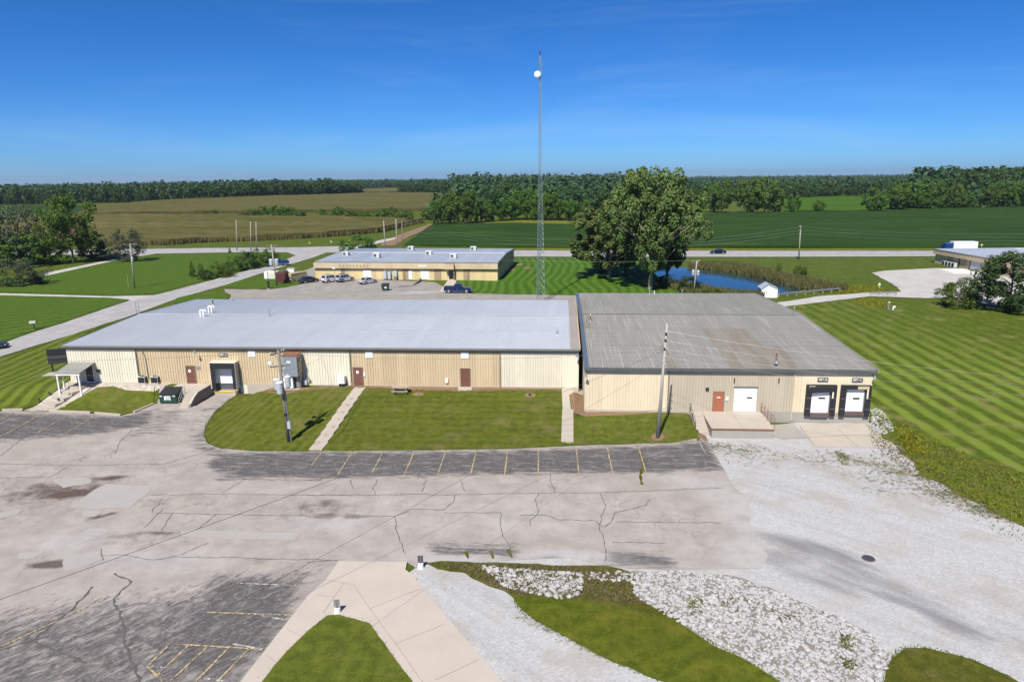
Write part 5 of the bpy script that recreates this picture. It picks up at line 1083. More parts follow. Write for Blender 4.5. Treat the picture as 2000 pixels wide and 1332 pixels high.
bays = [(0, 666, 'clad_yellow'), (666, 674, 'clad_brown'), (674, 683, 'clad_tan'), (683, 727, 'clad_yellow'), (727, 735, 'clad_tan'), (735, 786, 'clad_yellow'), (786, 800, 'clad_brown'), (800, 848, 'clad_yellow'), (848, 862, 'clad_brown'), (862, 905, 'clad_yellow'), (905, 918, 'clad_brown'), (918, 973, 'clad_yellow')]
for u0, u1, m in bays:
    a = 0 if u0 == 0 else lo(u0, 535)[0]; b = OL if u1 == 973 else lo(u1, 535)[0]; k = max(1, round((b-a)/1.2)); w = (b-a)/k; me_ = wall_panel_mesh('wall_panel', w, -.3, FZ, m, 4, .04, .05)
    for i in range(k): link('wall_panel', me_, of, (a+i*w, 0, 0))
k = 12; w = OD/k; me_ = wall_panel_mesh('wall_panel', w, -.3, FT-.3, 'clad_yellow', 4)
for i in range(k): link('wall_panel', me_, of, (OL, i*w, 0), (0, 0, radians(90)))
# mansard fascia
def fas(a, b, yo): 
    kk = max(1, round((b-a)/1.8)); w = (b-a)/kk; m_ = wall_panel_mesh('fascia_panel', w, FZ-.02, FT, 'clad_tan', 6, .03, .04)
    for i in range(kk): link('fascia_panel', m_, of, (a+i*w, -yo-.3, 0), (radians(0), 0, 0))
    ob('fascia_box', 'trim_brown', a, b, -yo-.29, .3, FZ-.02, FT-.04); ob('fascia_cap', 'trim_dark', a-.03, b+.03, -yo-.36, -yo-.2, FT, FT+.08)
xa, xb = lo(871, 520)[0], lo(888.5, 520)[0]
fas(-.1, xa, .3); fas(xa, xb, 1.1); fas(xb, OL+.15, .3)
# roof
k = 40; w = (OL+.3)/k; RRo = .55
for i in range(k):
    for (y0, z0, y1, z1) in ((-.45, FT+.02, OD*.5, FT+RRo), (OD*.5, FT+RRo, OD+.2, FT+.02)):
        key = 'orp%.1f' % y0
        if key not in cache: cache[key] = roof_panel_mesh('roof_panel', w, y0, z0, y1, z1, 'roof_office', 2, .06, .06)
        link('roof_panel', cache[key], of, (-.15+i*w, 0, 0))
ob('ridge_cap', 'door_white', .5, OL-.5, OD*.5-.35, OD*.5+.35, FT+RRo+.06, FT+RRo+.1)
MB().hexa([(OL+.1, -.5, FT-.35), (OL+.3, -.5, FT-.35), (OL+.3, OD*.5, FT+RRo-.35), (OL+.1, OD*.5, FT+RRo-.35)], [(OL+.1, -.5, FT+.12), (OL+.3, -.5, FT+.12), (OL+.3, OD*.5, FT+RRo+.12), (OL+.1, OD*.5, FT+RRo+.12)]).build('rake_trim', 'trim_dark', of, world=False)
MB().hexa([(OL+.1, OD*.5, FT+RRo-.35), (OL+.3, OD*.5, FT+RRo-.35), (OL+.3, OD+.3, FT-.35), (OL+.1, OD+.3, FT-.35)], [(OL+.1, OD*.5, FT+RRo+.12), (OL+.3, OD*.5, FT+RRo+.12), (OL+.3, OD+.3, FT+.12), (OL+.1, OD+.3, FT+.12)]).build('rake_trim', 'trim_dark', of, world=False)
MB().add([(OL+.02, 0, FZ), (OL+.02, OD, FZ), (OL+.02, OD, FT), (OL+.02, OD*.5, FT+RRo), (OL+.02, 0, FT)], [(0, 1, 2, 3, 4)]).build('gable_wall', 'trim_brown', of, world=False)
def oh_door(u0, u1, v0, v1):
    a, z1 = lo(u0, v0); b, z0 = lo(u1, v1); d = ob('overhead_door', 'door_white', a, b, -.06, .0, z0, z1); n = 5
    for i in range(n): ob('door_section', 'door_white', a+.04, b-.04, -.09, -.06, z0+(z1-z0)*i/n+.02, z0+(z1-z0)*(i+1)/n-.02, parent=d)
oh_door(709, 726, 527, 545); oh_door(822, 838.5, 530, 546)
a, z0 = lo(822, 551); b, _ = lo(838, 551); ob('dock_pit', 'black_rubber', a+.3, b-.3, -.2, .0, z0, lo(825, 546)[1]); ob('dock_sill', 'concrete', a-.4, b+.4, -.25, .02, -.8, lo(825, 546)[1]-.1)
a, z1 = lo(798, 529); b, z0 = lo(806, 546); d = ob('door', 'door_white', a, b, -.09, .0, z0, z1); ob('handle', 'black_metal', b-.2, b-.1, -.14, -.09, z0+1, z0+1.1, parent=d)
a, z1 = lo(877.5, 528); b, z0 = lo(885.5, 545); d = ob('door', 'glass_dark', a, b, -.09, .0, z0, z1); ob('door_frame', 'trim_dark', a-.12, a, -.12, .0, z0, z1+.1, parent=d); ob('door_frame', 'trim_dark', b, b+.12, -.12, .0, z0, z1+.1, parent=d)
ob('porch_side', 'trim_brown', b+.3, b+.5, -1.0, 0, z0, FZ)
for u in (667.5, 672, 790, 914): x, _ = lo(u, 535); ob('downspout', 'trim_brown', x-.08, x+.08, -.15, -.04, -.2, FZ)
for i, (u0, u1, v0, v1, m) in enumerate(((750, 757, 529, 544, 'transformer'), (758.5, 765, 530, 544.5, 'transformer'), (769, 777, 528.5, 540, 'transformer'))):
    x0_, zt_ = lo(u0, v0); x1_, zb_ = lo(u1, v1); c = Vector(((x0_+x1_)/2, -.5, zb_)); wp = A+ex_*c.x+ey_*c.y
    bo = boxy('electrical_cabinet', ['left grey electrical cabinet on the office front wall', 'middle grey electrical cabinet on the office front wall', 'shorter right electrical cabinet on the office front wall'][i], 'cabinet', [('cabinet', m, MB().box(-(x1_-x0_)/2, (x1_-x0_)/2, -.3, .45, max(0, zb_), zt_)), ('plinth', 'concrete_dark', MB().box(-(x1_-x0_)/2+.1, (x1_-x0_)/2-.1, -.2, .4, -.1, max(.05, zb_))), ('door_panel', m, MB().box(-(x1_-x0_)/2+.06, (x1_-x0_)/2-.06, -.33, -.3, max(0, zb_)+.08, zt_-.08))], (wp.x, wp.y, .55), ang, 'cabinets on the office wall')
for u, v, lab in ((654, 536, 'lamp post with white head before the office left end'),):
    q = P(656, 556); zz = WY(654, 522, q.y).z; boxy('lamp_post', lab, 'lamp post', [('post', 'galv', MB().tube((0, 0, 0), (-.15, 0, zz-q.z-.3), .06, .05, 8)), ('lamp_head', 'door_white', MB().box(-.5, .15, -.2, .2, zz-q.z-.35, zz-q.z)), ('base', 'concrete', MB().tube((0, 0, -.1), (0, 0, .2), .2, .18, 10))], tuple(q))
for i, (u, v) in enumerate(((795, 525), )):
    x, z = lo(826, 519); ob('notice', 'white_paint', x-.9, x+1.0, -.67, -.64, z-.18, z+.12)
x, z = lo(681, 518.5); 
# faded lettering ghosts on the fascia
for j in range(9): ob('faded_letter', 'clad_brown', x-2.2+j*.85, x-1.75+j*.85, -.645, -.635, z-.3, z+.25)
# rooftop units
def rtu(label, u, v, s):
    q = P(u, v, .55+FT+.25); parts = [('casing', 'hvac', MB().box(-s, s, -s*.8, s*.8, .1, s*1.35)), ('top', 'door_white', MB().box(-s*1.05, s*1.05, -s*.85, s*.85, s*1.35, s*1.42)), ('coil_grille', 'black_metal', MB().box(-s*.75, s*.1, -s*.83, -s*.8, .25, s*1.2)), ('side_grille', 'steel_grey', MB().box(s, s*1.03, -s*.6, s*.6, .25, s*1.2)), ('curb', 'galv', MB().box(-s*.9, s*.9, -s*.7, s*.7, -.3, .1))]
    mb = MB()
    for k_ in range(6): mb.box(-s*.75, s*.1, -s*.86, -s*.83, .3+k_*s*.15, .33+k_*s*.15)
    boxy('rooftop_unit', label, 'rooftop unit', parts+[('grille_bar', 'steel_grey', mb)], tuple(q), ang, 'rooftop units on the office')
for lab, u, v, s in (('leftmost rooftop air unit at the office roof edge', 676, 500, .75), ('rooftop air unit second from left on the office roof', 736, 503.5, .8), ('rooftop air unit in mid ridge of the office roof', 838, 498.5, .75), ('rooftop air unit right of the dock on the office roof', 886, 504.5, .75), ('rear middle rooftop air unit on the office roof', 803, 489, .75), ('rear right rooftop air unit on the office roof', 925, 489.5, .75)): rtu(lab, u, v, s)
# dock wall, rubble, dumpster of the rear lot
q0, q1, q2 = P(821, 550), P(815, 554), P(803, 559)
mb = MB(); mb.loft([[(p.x, p.y, -.3), (p.x+.3, p.y, -.3), (p.x+.3, p.y, p.z+h_), (p.x, p.y, p.z+h_)] for p, h_ in ((q0, .8), (q1, .6), (q2, .08))]); tag(mb.build('retaining_wall', 'concrete_dark'), 'curved dark concrete wall beside the office loading dock', 'wall')
q = P(753, 568); tr_ = boxy('trash_cart', 'dark green dumpster standing alone in the rear lot', 'dumpster', [('body', 'dumpster_green', MB().hexa([(-.6, -.5, .1), (.6, -.5, .1), (.6, .5, .1), (-.6, .5, .1)], [(-.75, -.6, 1.35), (.75, -.6, 1.35), (.75, .6, 1.35), (-.75, .6, 1.35)])), ('lid', 'plastic_black', MB().hexa([(-.8, -.65, 1.35), (.8, -.65, 1.35), (.8, .65, 1.35), (-.8, .65, 1.35)], [(-.75, -.6, 1.45), (.75, -.6, 1.45), (.75, .65, 1.55), (-.75, .65, 1.55)])), ('sticker', 'white_paint', MB().box(-.05, .4, -.58, -.56, .65, .9)), ('wheel', 'tyre', MB().tube((-.5, -.4, .1), (-.4, -.4, .1), .1, .1, 8)), ('wheel', 'tyre', MB().tube((.4, -.4, .1), (.5, -.4, .1), .1, .1, 8))], tuple(q), 0); tr_.name = 'dumpster'
# containers by the road
q = P(553, 551.5)
boxy('container', 'dark red open topped container beside the transformer pole', 'container', [('body', 'container_red', MB().box(-1.3, .9, -1.0, 2.2, .1, 2.2)), ('rib', 'container_red', MB().box(-1.34, -1.3, -1.0, -.9, .1, 2.25).box(.3, .36, -1.04, -1.0, .1, 2.2).box(-.4, -.34, -1.04, -1.0, .1, 2.2)), ('top_rail', 'rust', MB().box(-1.36, .96, -1.06, -1.0, 2.15, 2.27))], tuple(q), radians(4))
q = P(566, 549)
boxy('container', 'tan covered container angled on blocks right of the red one', 'container', [('body', 'container_tan', MB().hexa([(-.9, -.9, .35), (.8, -.9, .35), (3.0, 3.4, .35), (1.3, 3.4, .35)], [(-.9, -.9, 1.75), (.8, -.9, 1.75), (3.0, 3.4, 1.75), (1.3, 3.4, 1.75)])), ('lid', 'container_tan', MB().hexa([(-.95, -.95, 1.75), (.85, -.95, 1.75), (3.05, 3.45, 1.75), (1.25, 3.45, 1.75)], [(-.9, -.8, 1.9), (.7, -.8, 1.9), (2.9, 3.3, 1.9), (1.3, 3.3, 1.9)])), ('block', 'concrete', MB().box(-.8, .2, -.95, -.6, 0, .35)), ('skid', 'wood_grey', MB().hexa([(.9, -.9, 0), (1.2, -.9, 0), (3.6, 3.0, 0), (3.3, 3.0, 0)], [(.9, -.9, .3), (1.2, -.9, .3), (3.6, 3.0, .3), (3.3, 3.0, .3)]))], tuple(q))
q = P(530, 546); boxy('container', 'white box trailer with red trimmed door left of the transformer pole', 'trailer', [('body', 'white_paint', MB().box(-1.6, 1.5, -.3, 1.6, .2, 1.9)), ('trim', 'container_red', MB().box(-.75, -.6, -.33, -.3, .2, 2.0)), ('door', 'clad_cream', MB().box(-.5, 1.4, -.34, -.3, .35, 1.75)), ('block', 'concrete', MB().box(-1.4, -1.0, 0, .4, 0, .2)), ('block', 'concrete', MB().box(1.0, 1.4, 0, .4, 0, .2))], tuple(q), radians(-3))
q = P(569, 534); boxy('container', 'small white box behind the tan container', 'container', [('body', 'white_paint', MB().box(-.9, .9, -.6, .6, 0, 1.2)), ('lid', 'hvac', MB().box(-.95, .95, -.65, .65, 1.2, 1.3)), ('skid', 'wood_dark', MB().box(-.8, -.5, -.6, .6, -.1, .0))], tuple(q), radians(5))
for i, u in enumerate((549, 554, 560)):
    q = P(u, 537.5-i*.8); boxy('barrel', ['left', 'middle', 'right'][i]+' dark blue drum behind the red container', 'drum', [('shell', 'car_charcoal', MB().tube((0, 0, 0), (0, 0, .95), .4, .4, 14)), ('rim', 'collector_blue', MB().tube((0, 0, .95), (0, 0, 1.0), .42, .42, 14)), ('hoop', 'collector_blue', MB().tube((0, 0, .45), (0, 0, .5), .415, .415, 14))], tuple(q), 0, 'drums')
q = P(525, 564.5); boxy('mailbox_post', 'short black post on a white base beside the rear lot entrance', 'post', [('post', 'black_metal', MB().box(-.15, .15, -.15, .15, .1, 1.3)), ('cap', 'black_metal', MB().box(-.22, .22, -.25, .25, 1.3, 1.7)), ('base', 'concrete', MB().box(-.3, .3, -.3, .3, -.1, .1))], tuple(q))
q = P(68, 644); boxy('mailbox', 'grey mailbox on a green post beside the side road, far left', 'mailbox', [('post', 'dumpster_green', MB().box(-.08, .08, -.08, .08, -.1, 1.1)), ('box', 'hvac', MB().box(-.6, .35, -.2, .2, 1.1, 1.45)), ('door', 'black_metal', MB().box(.35, .42, -.2, .2, 1.1, 1.45))], tuple(q), radians(20))
# road signs
def road_sign(label, u, v, vt, kind, mat):
    q = P(u, v); h_ = WY(u, vt, q.y).z-q.z; r_ = .42
    sh_ = MB().hexa(*[[(r_*cos(radians(a))*1.0, yy, h_-r_+r_*sin(radians(a))) for a in kind] for yy in (.03, .06)])
    boxy('road_sign', label, 'road sign', [('post', 'galv', MB().box(-.04, .04, -.03, .03, -.1, h_)), ('sign_plate', mat, sh_), ('bracket', 'galv', MB().box(-.2, .2, .0, .03, h_-r_-.03, h_-r_+.03))], tuple(q))
oct_ = [22.5+45*i for i in range(8)]; dia = [0, 90, 180, 270]; sq = [45, 135, 225, 315]
road_sign('white backed stop sign on the verge beside the blue pickup', 521, 521, 501, oct_, 'hvac'); road_sign('grey backed sign on the far verge at the junction', 647, 480, 470, dia, 'hvac'); road_sign('small orange warning marker on the far verge', 605, 479, 472, sq, 'yellow_paint'); road_sign('yellow diamond sign beyond the far right building', 1916, 490, 476, dia, 'yellow_paint')
q = P(270, 615); boxy('sign_post', 'two thin bare posts beside the side road behind the roof edge', 'post', [('post', 'galv', MB().tube((-.25, 0, 0), (-.25, 0, 2.4), .04, .04, 6)), ('post', 'galv', MB().tube((.25, 0, 0), (.25, 0, 2.4), .04, .04, 6)), ('crossbar', 'galv', MB().box(-.3, .3, -.02, .02, 2.2, 2.26))], tuple(q))
q = P(251, 561); boxy('marker_post', 'thin pale marker post on the striped lawn by the far left pole', 'post', [('post', 'wood_pole', MB().tube((0, 0, 0), (.1, 0, 2.6), .06, .05, 6)), ('cap', 'yellow_paint', MB().tube((.1, 0, 2.6), (.1, 0, 2.8), .07, .07, 6))], tuple(q))
# small white shed by the pond
q = P(1487, 581); q2 = P(1519, 581); w = (q2-q).length*.93; h_ = WY(1500, 563, q.y).z-q.z
boxy('shed', 'small white gabled shed at the end of the pond', 'shed', [('wall', 'white_paint', MB().box(0, w, 0, 3.2, -.1, h_)), ('gable', 'white_paint', MB().add([(0, 0, h_), (w, 0, h_), (w*.42, 0, h_+.75), (0, 3.2, h_), (w, 3.2, h_), (w*.42, 3.2, h_+.75)], [(0, 1, 2), (3, 5, 4)])), ('roof', 'roof_office', MB().add([(-.2, -.2, h_-.15), (w*.42, -.2, h_+.82), (w*.42, 3.4, h_+.82), (-.2, 3.4, h_-.15)], [(0, 1, 2, 3)])), ('roof', 'hvac', MB().add([(w+.2, -.2, h_-.15), (w*.42, -.2, h_+.82), (w*.42, 3.4, h_+.82), (w+.2, 3.4, h_-.15)], [(3, 2, 1, 0)])), ('corner_trim', 'door_white', MB().box(-.05, .08, -.05, .08, 0, h_)), ('corner_trim', 'door_white', MB().box(w-.08, w+.05, -.05, .08, 0, h_)), ('door', 'door_white', MB().box(-.04, 0, .9, 2.1, 0, 2.0)), ('pipe', 'galv', MB().tube((w*.3, -.15, 0), (w*.3, -.15, 1.4), .04, .04, 6))], tuple(q), radians(-4))
# guard rail
for i, (a, b, n) in enumerate((((1520, 580), (1640, 569), 8), ((1700, 578), (1750, 577), 4))):
    a, b = P(*a), P(*b); t = thing('guard_rail', ['galvanised guard rail between the pond and the gravel drive', 'short guard rail in the weeds right of the gravel drive'][i], 'guard rail', tuple(a)); t['_o'] = [0, 0, 0]; d = b-a
    for k in range(n): c = d*(k/(n-1)); MB().box(c.x-.08, c.x+.08, c.y-.08, c.y+.08, -.2, .75).build('post', 'wood_grey', t, world=False)
    nn = Vector((d.y, -d.x, 0)).normalized()*.12
    rings = [[tuple(c+nn*s_+Vector((0, 0, zz))) for zz, s_ in ((.42, 1), (.5, 1.6), (.58, 1), (.66, 1.6), (.75, 1), (.75, .9), (.66, 1.5), (.58, .9), (.5, 1.5), (.42, .9))] for c in (Vector((0, 0, 0)), d)]
    MB().loft(rings).build('beam', 'galv', t, world=False)
q = P(1735, 605); boxy('well_head', 'grey wellhead with white pipe in the rough grass right', 'well head', [('pipe', 'galv', MB().tube((0, 0, 0), (0, 0, 1.3), .2, .18, 10)), ('cap', 'steel_grey', MB().tube((0, 0, 1.3), (0, 0, 1.45), .28, .2, 10)), ('elbow', 'door_white', MB().path([(.7, -.2, 0), (.7, -.2, .6), (1.0, -.2, .6), (1.0, -.2, .4)], .12, 8))], tuple(q))
q = P(1717, 562); boxy('hydrant', 'small white and yellow hydrant beside the gravel drive', 'hydrant', [('barrel', 'yellow_paint', MB().tube((0, 0, 0), (0, 0, .75), .16, .16, 10)), ('bonnet', 'door_white', MB().tube((0, 0, .75), (0, 0, 1.0), .2, .06, 10)), ('outlet', 'door_white', MB().tube((-.3, 0, .55), (.3, 0, .55), .08, .08, 8))], tuple(q))

# ================================================================ far right building
A2 = P(1825, 512, .6); B2_ = P(1934, 534, .6); d2 = (B2_-A2).normalized(); L2 = 46; n2 = Vector((-d2.y, d2.x, 0))
H2 = WY(1827.7, 486, A2.y).z-.6; D2_ = 40
a2 = atan2(d2.y, d2.x); fb = thing('far_building', 'low tan block building with grey roof at the right edge', 'building', (A2.x, A2.y, .55), a2); fb['_o'] = [0, 0, 0]
def fbx(name, mat, *b, parent=None): return MB().box(*b).build(name, mat, parent or fb, world=False)
def lo2(u, v): 
    d = ray(u, v); t = (A2-Vector((0, 0, CAM_H))).dot(n2)/d.dot(n2); p = Vector((0, 0, CAM_H))+d*t; return (p-A2).dot(d2), p.z-.55
fbx('wall', 'clad_tan', 0, L2, .02, D2_, -.6, H2-.9)
fbx('fascia', 'clad_tan', -.3, L2, -.5, D2_+.3, H2-1.25, H2-.12); fbx('fascia_cap', 'trim_brown', -.35, L2, -.58, D2_+.35, H2-.12, H2)
k = 30
for i in range(k): fbx('roof_panel', 'roof_office', -.2+i*(L2/k)+.01, -.2+(i+1)*(L2/k)-.01, -.4, D2_*.5, H2, H2+.05+.0*i)
for i in range(k): fbx('roof_panel', 'roof_office', -.2+i*(L2/k)+.01, -.2+(i+1)*(L2/k)-.01, D2_*.5+.02, D2_, H2, H2+.06)
fbx('ridge_cap', 'door_white', 2, L2, D2_*.5-.3, D2_*.5+.3, H2+.05, H2+.16)
for u0, u1, m in ((1850, 1858, 'clad_brown'), (1871, 1873, 'trim_dark'), (1880, 1887, 'clad_brown')): a = lo2(u0, 520)[0]; b = lo2(u1, 524)[0]; fbx('wall_panel', m, a, b, -.04, .02, -.3, H2-1.2)
a, z1 = lo2(1897.5, 509); b, z0 = lo2(1915, 530); d = fbx('overhead_door', 'hvac', a, b, -.08, 0, 0, z1)
for i in range(5): fbx('door_section', 'hvac', a+.05, b-.05, -.11, -.08, .02+z1*i/5, z1*(i+1)/5-.03, parent=d)
fbx('door_frame', 'trim_dark', a-.35, a, -.15, 0, 0, z1+.1, parent=d)
for i in range(4):
    q = A2+d2*(lo2(1853+i*6.5, 520)[0])-n2*1.2; boxy('air_conditioner', ['leftmost', 'second', 'third', 'rightmost'][i]+' grey condenser beside the far right building wall', 'air conditioner', [('casing', 'hvac', MB().box(-.5, .5, -.4, .4, 0, 1.2)), ('grille', 'black_metal', MB().box(-.4, .4, -.42, -.4, .15, 1.05)), ('fan_guard', 'black_metal', MB().tube((0, 0, 1.2), (0, 0, 1.25), .35, .3, 12))], (q.x, q.y, .5), a2, 'condensers at the far building')

# ================================================================ vehicles
def vehicle(label, cat, paint, pos, heading, kind):
    name = {'sedan': 'parked_car', 'suv': 'parked_suv', 'pickup': 'pickup_truck'}[kind]; pos = tuple(pos); pos = (pos[0], pos[1], hz(pos[0], pos[1])+.05)
    t = thing(name, label, cat, pos, heading); t['_o'] = [0, 0, 0]
    if kind == 'sedan': L, wd, st, cabin, wb, wr = 4.7, .9, [(-2.35, .72, .48, .74), (-2.25, .82, .3, .9), (-1.5, .9, .24, .97), (0, .91, .22, .95), (1.0, .9, .23, .93), (1.9, .86, .26, .8), (2.25, .78, .3, .68), (2.35, .66, .4, .6)], ((-1.75, 1.0), (-1.05, .22), .92, 1.43, .83, .62), 1.38, .32
    elif kind == 'suv': L, wd, st, cabin, wb, wr = 4.7, .93, [(-2.3, .8, .5, .95), (-2.25, .88, .35, 1.02), (-1.4, .93, .3, 1.06), (0, .94, .28, 1.05), (1.0, .93, .29, 1.05), (1.9, .9, .32, .98), (2.25, .82, .38, .85), (2.34, .7, .45, .75)], ((-2.2, 1.1), (-1.95, .35), 1.03, 1.72, .88, .7), 1.4, .37
    else: L, wd, st, cabin, wb, wr = 5.8, 1.0, [(-2.9, .94, .6, 1.05), (-2.85, .99, .5, 1.1), (-1.5, 1.0, .45, 1.12), (-.9, 1.0, .42, 1.12), (.9, 1.0, .42, 1.12), (1.2, 1.0, .42, 1.12), (2.4, .98, .45, 1.06), (2.8, .92, .5, .98), (2.9, .82, .6, .85)], ((-.85, 1.35), (-.65, .6), 1.1, 1.86, .95, .75), 1.85, .42
    rings = [[(x, -w, zb), (x, -w*.98, (zb+zt)/2), (x, -w*.93, zt-.06), (x, -w*.82, zt), (x, w*.82, zt), (x, w*.93, zt-.06), (x, w*.98, (zb+zt)/2), (x, w, zb)] for x, w, zb, zt in st]
    body = MB().loft(rings).build('body', paint, t, world=False)
    (b0, b1), (r0, r1), zb, zt, wb_, wt = cabin
    low = [(b0, -wb_, zb), (b1, -wb_, zb), (b1, wb_, zb), (b0, wb_, zb)]; top = [(r0, -wt, zt), (r1, -wt, zt), (r1, wt, zt), (r0, wt, zt)]
    rt_ring = [(r0+.06, -wt+.08, zt+.05), (r1-.06, -wt+.08, zt+.05), (r1-.06, wt-.08, zt+.05), (r0+.06, wt-.08, zt+.05)]
    MB().loft([low, top, rt_ring]).build('cabin', paint, t, world=False)
    def pane(q, s0, s1, t0, t1, nm):
        q = [Vector(p) for p in q]; n = (q[1]-q[0]).cross(q[3]-q[0]).normalized()
        f = lambda s, tt: tuple(q[0].lerp(q[1], s).lerp(q[3].lerp(q[2], s), tt)+n*.012)
        f0 = lambda s, tt: tuple(q[0].lerp(q[1], s).lerp(q[3].lerp(q[2], s), tt)-n*.01)
        MB().hexa([f0(s0, t0), f0(s1, t0), f0(s1, t1), f0(s0, t1)], [f(s0, t0), f(s1, t0), f(s1, t1), f(s0, t1)]).build(nm, 'glass_dark', t, world=False)
    pane([low[1], low[2], top[2], top[1]], .06, .94, .1, .92, 'windscreen'); pane([low[3], low[0], top[0], top[3]], .08, .92, .15, .9, 'rear_window')
    nw = 3 if kind == 'suv' else 2
    for i in range(nw):
        s0, s1 = .08+.84*i/nw+.01, .08+.84*(i+1)/nw-.02
        pane([low[0], low[1], top[1], top[0]], s0, s1, .12, .88, 'side_window'); pane([low[2], low[3], top[3], top[2]], 1-s1, 1-s0, .12, .88, 'side_window')
    for sx in (-1, 1):
        for sy in (-1, 1):
            y0, y1 = sy*(wd-.2), sy*(wd+.03); wh = MB().tube((sx*wb, y0, wr), (sx*wb, y1, wr), wr, wr, 16).build('wheel', 'tyre', t, world=False)
            MB().tube((sx*wb, y1, wr), (sx*wb, y1+sy*.015, wr), wr*.62, wr*.5, 12).build('rim', 'rim', wh, world=False)
            MB().tube((sx*wb, sy*(wd-.05), wr+.06), (sx*wb, sy*(wd+.005), wr+.06), wr*1.2, wr*1.18, 16).build('wheel_arch', 'black_rubber', t, world=False)
    xf, xr = st[-2][0]+.02, st[1][0]-.02
    for sy in (-1, 1):
        MB().box(xf-.1, xf+.06, sy*wd*.62-.16, sy*wd*.62+.16, st[-2][3]-.2, st[-2][3]-.04).build('headlight', 'lamp_lens', t, world=False)
        MB().box(xr-.06, xr+.1, sy*wd*.72-.13, sy*wd*.72+.13, st[1][3]-.3, st[1][3]-.08).build('tail_light', 'tail_lens', t, world=False)
        MB().box(b1-.35, b1-.15, sy*(wb_+.02), sy*(wb_+.2), zb+.08, zb+.24).build('mirror', paint, t, world=False)
        MB().box(-.2, .0, sy*(wd+.0), sy*(wd+.025), zb-.2, zb-.16).build('door_handle', 'rim', t, world=False)
    MB().box(st[-1][0]-.1, st[-1][0]+.06, -wd*.75, wd*.75, st[-1][2]-.12, st[-1][2]+.06).build('front_bumper', 'rim' if kind == 'pickup' else 'black_rubber', t, world=False)
    MB().box(st[0][0]-.08, st[0][0]+.1, -wd*.8, wd*.8, st[0][2]-.12, st[0][2]+.06).build('rear_bumper', 'rim' if kind == 'pickup' else 'black_rubber', t, world=False)
    if kind == 'pickup':
        MB().box(-2.75, -.95, -.78, .78, 1.115, 1.13).build('bed_liner', 'black_rubber', t, world=False)
        for sy in (-1, 1): MB().box(-2.85, -.9, sy*.84-.06, sy*.84+.06, 1.1, 1.32).build('bed_side', paint, t, world=False); MB().box(-1.2, 1.3, sy*1.0-.06, sy*1.0+.06, .38, .44).build('side_step', 'rim', t, world=False)
        MB().box(-2.9, -2.82, -.84, .84, 1.1, 1.3).build('tailgate', paint, t, world=False)
    if kind == 'suv':
        for sy in (-1, 1): MB().box(r0+.1, r1-.1, sy*wt*.85-.02, sy*wt*.85+.02, zt+.05, zt+.12).build('roof_rail', 'black_metal', t, world=False)
    return t
vehicle('dark blue crew cab pickup parked beside the office walk', 'pickup', 'car_navy', P(895, 572), radians(0), 'pickup')
vehicle('white suv parked second from left in the rear lot', 'suv', 'car_white', P(646, 551), radians(60), 'suv')
vehicle('silver grey suv parked right of the white one', 'suv', 'car_silver', P(674, 550), radians(58), 'suv')
vehicle('silver sedan parked before the left white overhead door', 'car', 'car_silver', P(719, 554), radians(58), 'sedan')
vehicle('charcoal car parked at the left end of the rear lot', 'car', 'car_charcoal', P(603, 552), radians(50), 'sedan')
vehicle('blue pickup driving on the side road toward the junction', 'pickup', 'car_blue', P(543, 519), radians(215), 'pickup')
vehicle('black car driving on the highway right of the cottonwoods', 'car', 'car_black', P(1402, 496), radians(180), 'sedan')
vehicle('white car on the highway half hidden behind the cottonwoods', 'car', 'car_white', P(1232, 496), radians(180), 'sedan')
vehicle('dark car at the left frame edge on the side road', 'car', 'car_charcoal', P(-21, 682), radians(22), 'sedan')
# box truck behind the far building
q = P(1872, 494); q.z = .5; tt_ = thing('box_truck', 'white box truck with a blue cab behind the far right building', 'truck', tuple(q), radians(180)); tt_['_o'] = [0, 0, 0]
MB().box(-4.5, 2.2, -1.25, 1.25, 1.0, 3.35).build('cargo_box', 'door_white', tt_, world=False); MB().hexa([(2.4, -1.2, .7), (5.0, -1.2, .7), (5.0, 1.2, .7), (2.4, 1.2, .7)], [(2.4, -1.15, 2.9), (4.1, -1.1, 2.9), (4.1, 1.1, 2.9), (2.4, 1.15, 2.9)]).build('cab', 'car_blue', tt_, world=False)
MB().hexa([(4.82, -1.0, 1.9), (4.9, -1.0, 1.9), (4.9, 1.0, 1.9), (4.82, 1.0, 1.9)], [(4.3, -.95, 2.75), (4.38, -.95, 2.75), (4.38, .95, 2.75), (4.3, .95, 2.75)]).build('windscreen', 'glass_dark', tt_, world=False); MB().box(-4.5, 5.0, -.5, .5, .6, 1.0).build('chassis', 'black_metal', tt_, world=False)
for x in (-3.2, -2.0, 3.9):
    for s in (-1, 1): MB().tube((x, s*.85, .5), (x, s*1.2, .5), .5, .5, 14).build('wheel', 'tyre', tt_, world=False)
# ================================================================ vegetation
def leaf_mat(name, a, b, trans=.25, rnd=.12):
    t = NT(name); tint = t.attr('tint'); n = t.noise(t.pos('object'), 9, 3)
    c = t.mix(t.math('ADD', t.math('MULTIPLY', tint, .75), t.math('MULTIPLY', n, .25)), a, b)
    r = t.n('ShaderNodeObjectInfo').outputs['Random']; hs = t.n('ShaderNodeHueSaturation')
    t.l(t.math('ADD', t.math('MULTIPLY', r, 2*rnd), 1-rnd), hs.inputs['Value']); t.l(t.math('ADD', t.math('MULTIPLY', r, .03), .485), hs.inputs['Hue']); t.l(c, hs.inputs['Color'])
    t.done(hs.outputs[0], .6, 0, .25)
    tr = t.n('ShaderNodeBsdfTranslucent'); t.l(hs.outputs[0], tr.inputs[0]); mx = t.n('ShaderNodeMixShader'); mx.inputs[0].default_value = trans
    t.l(t.b.outputs[0], mx.inputs[1]); t.l(tr.outputs[0], mx.inputs[2]); t.l(mx.outputs[0], t.out.inputs[0]); M[name] = t.m
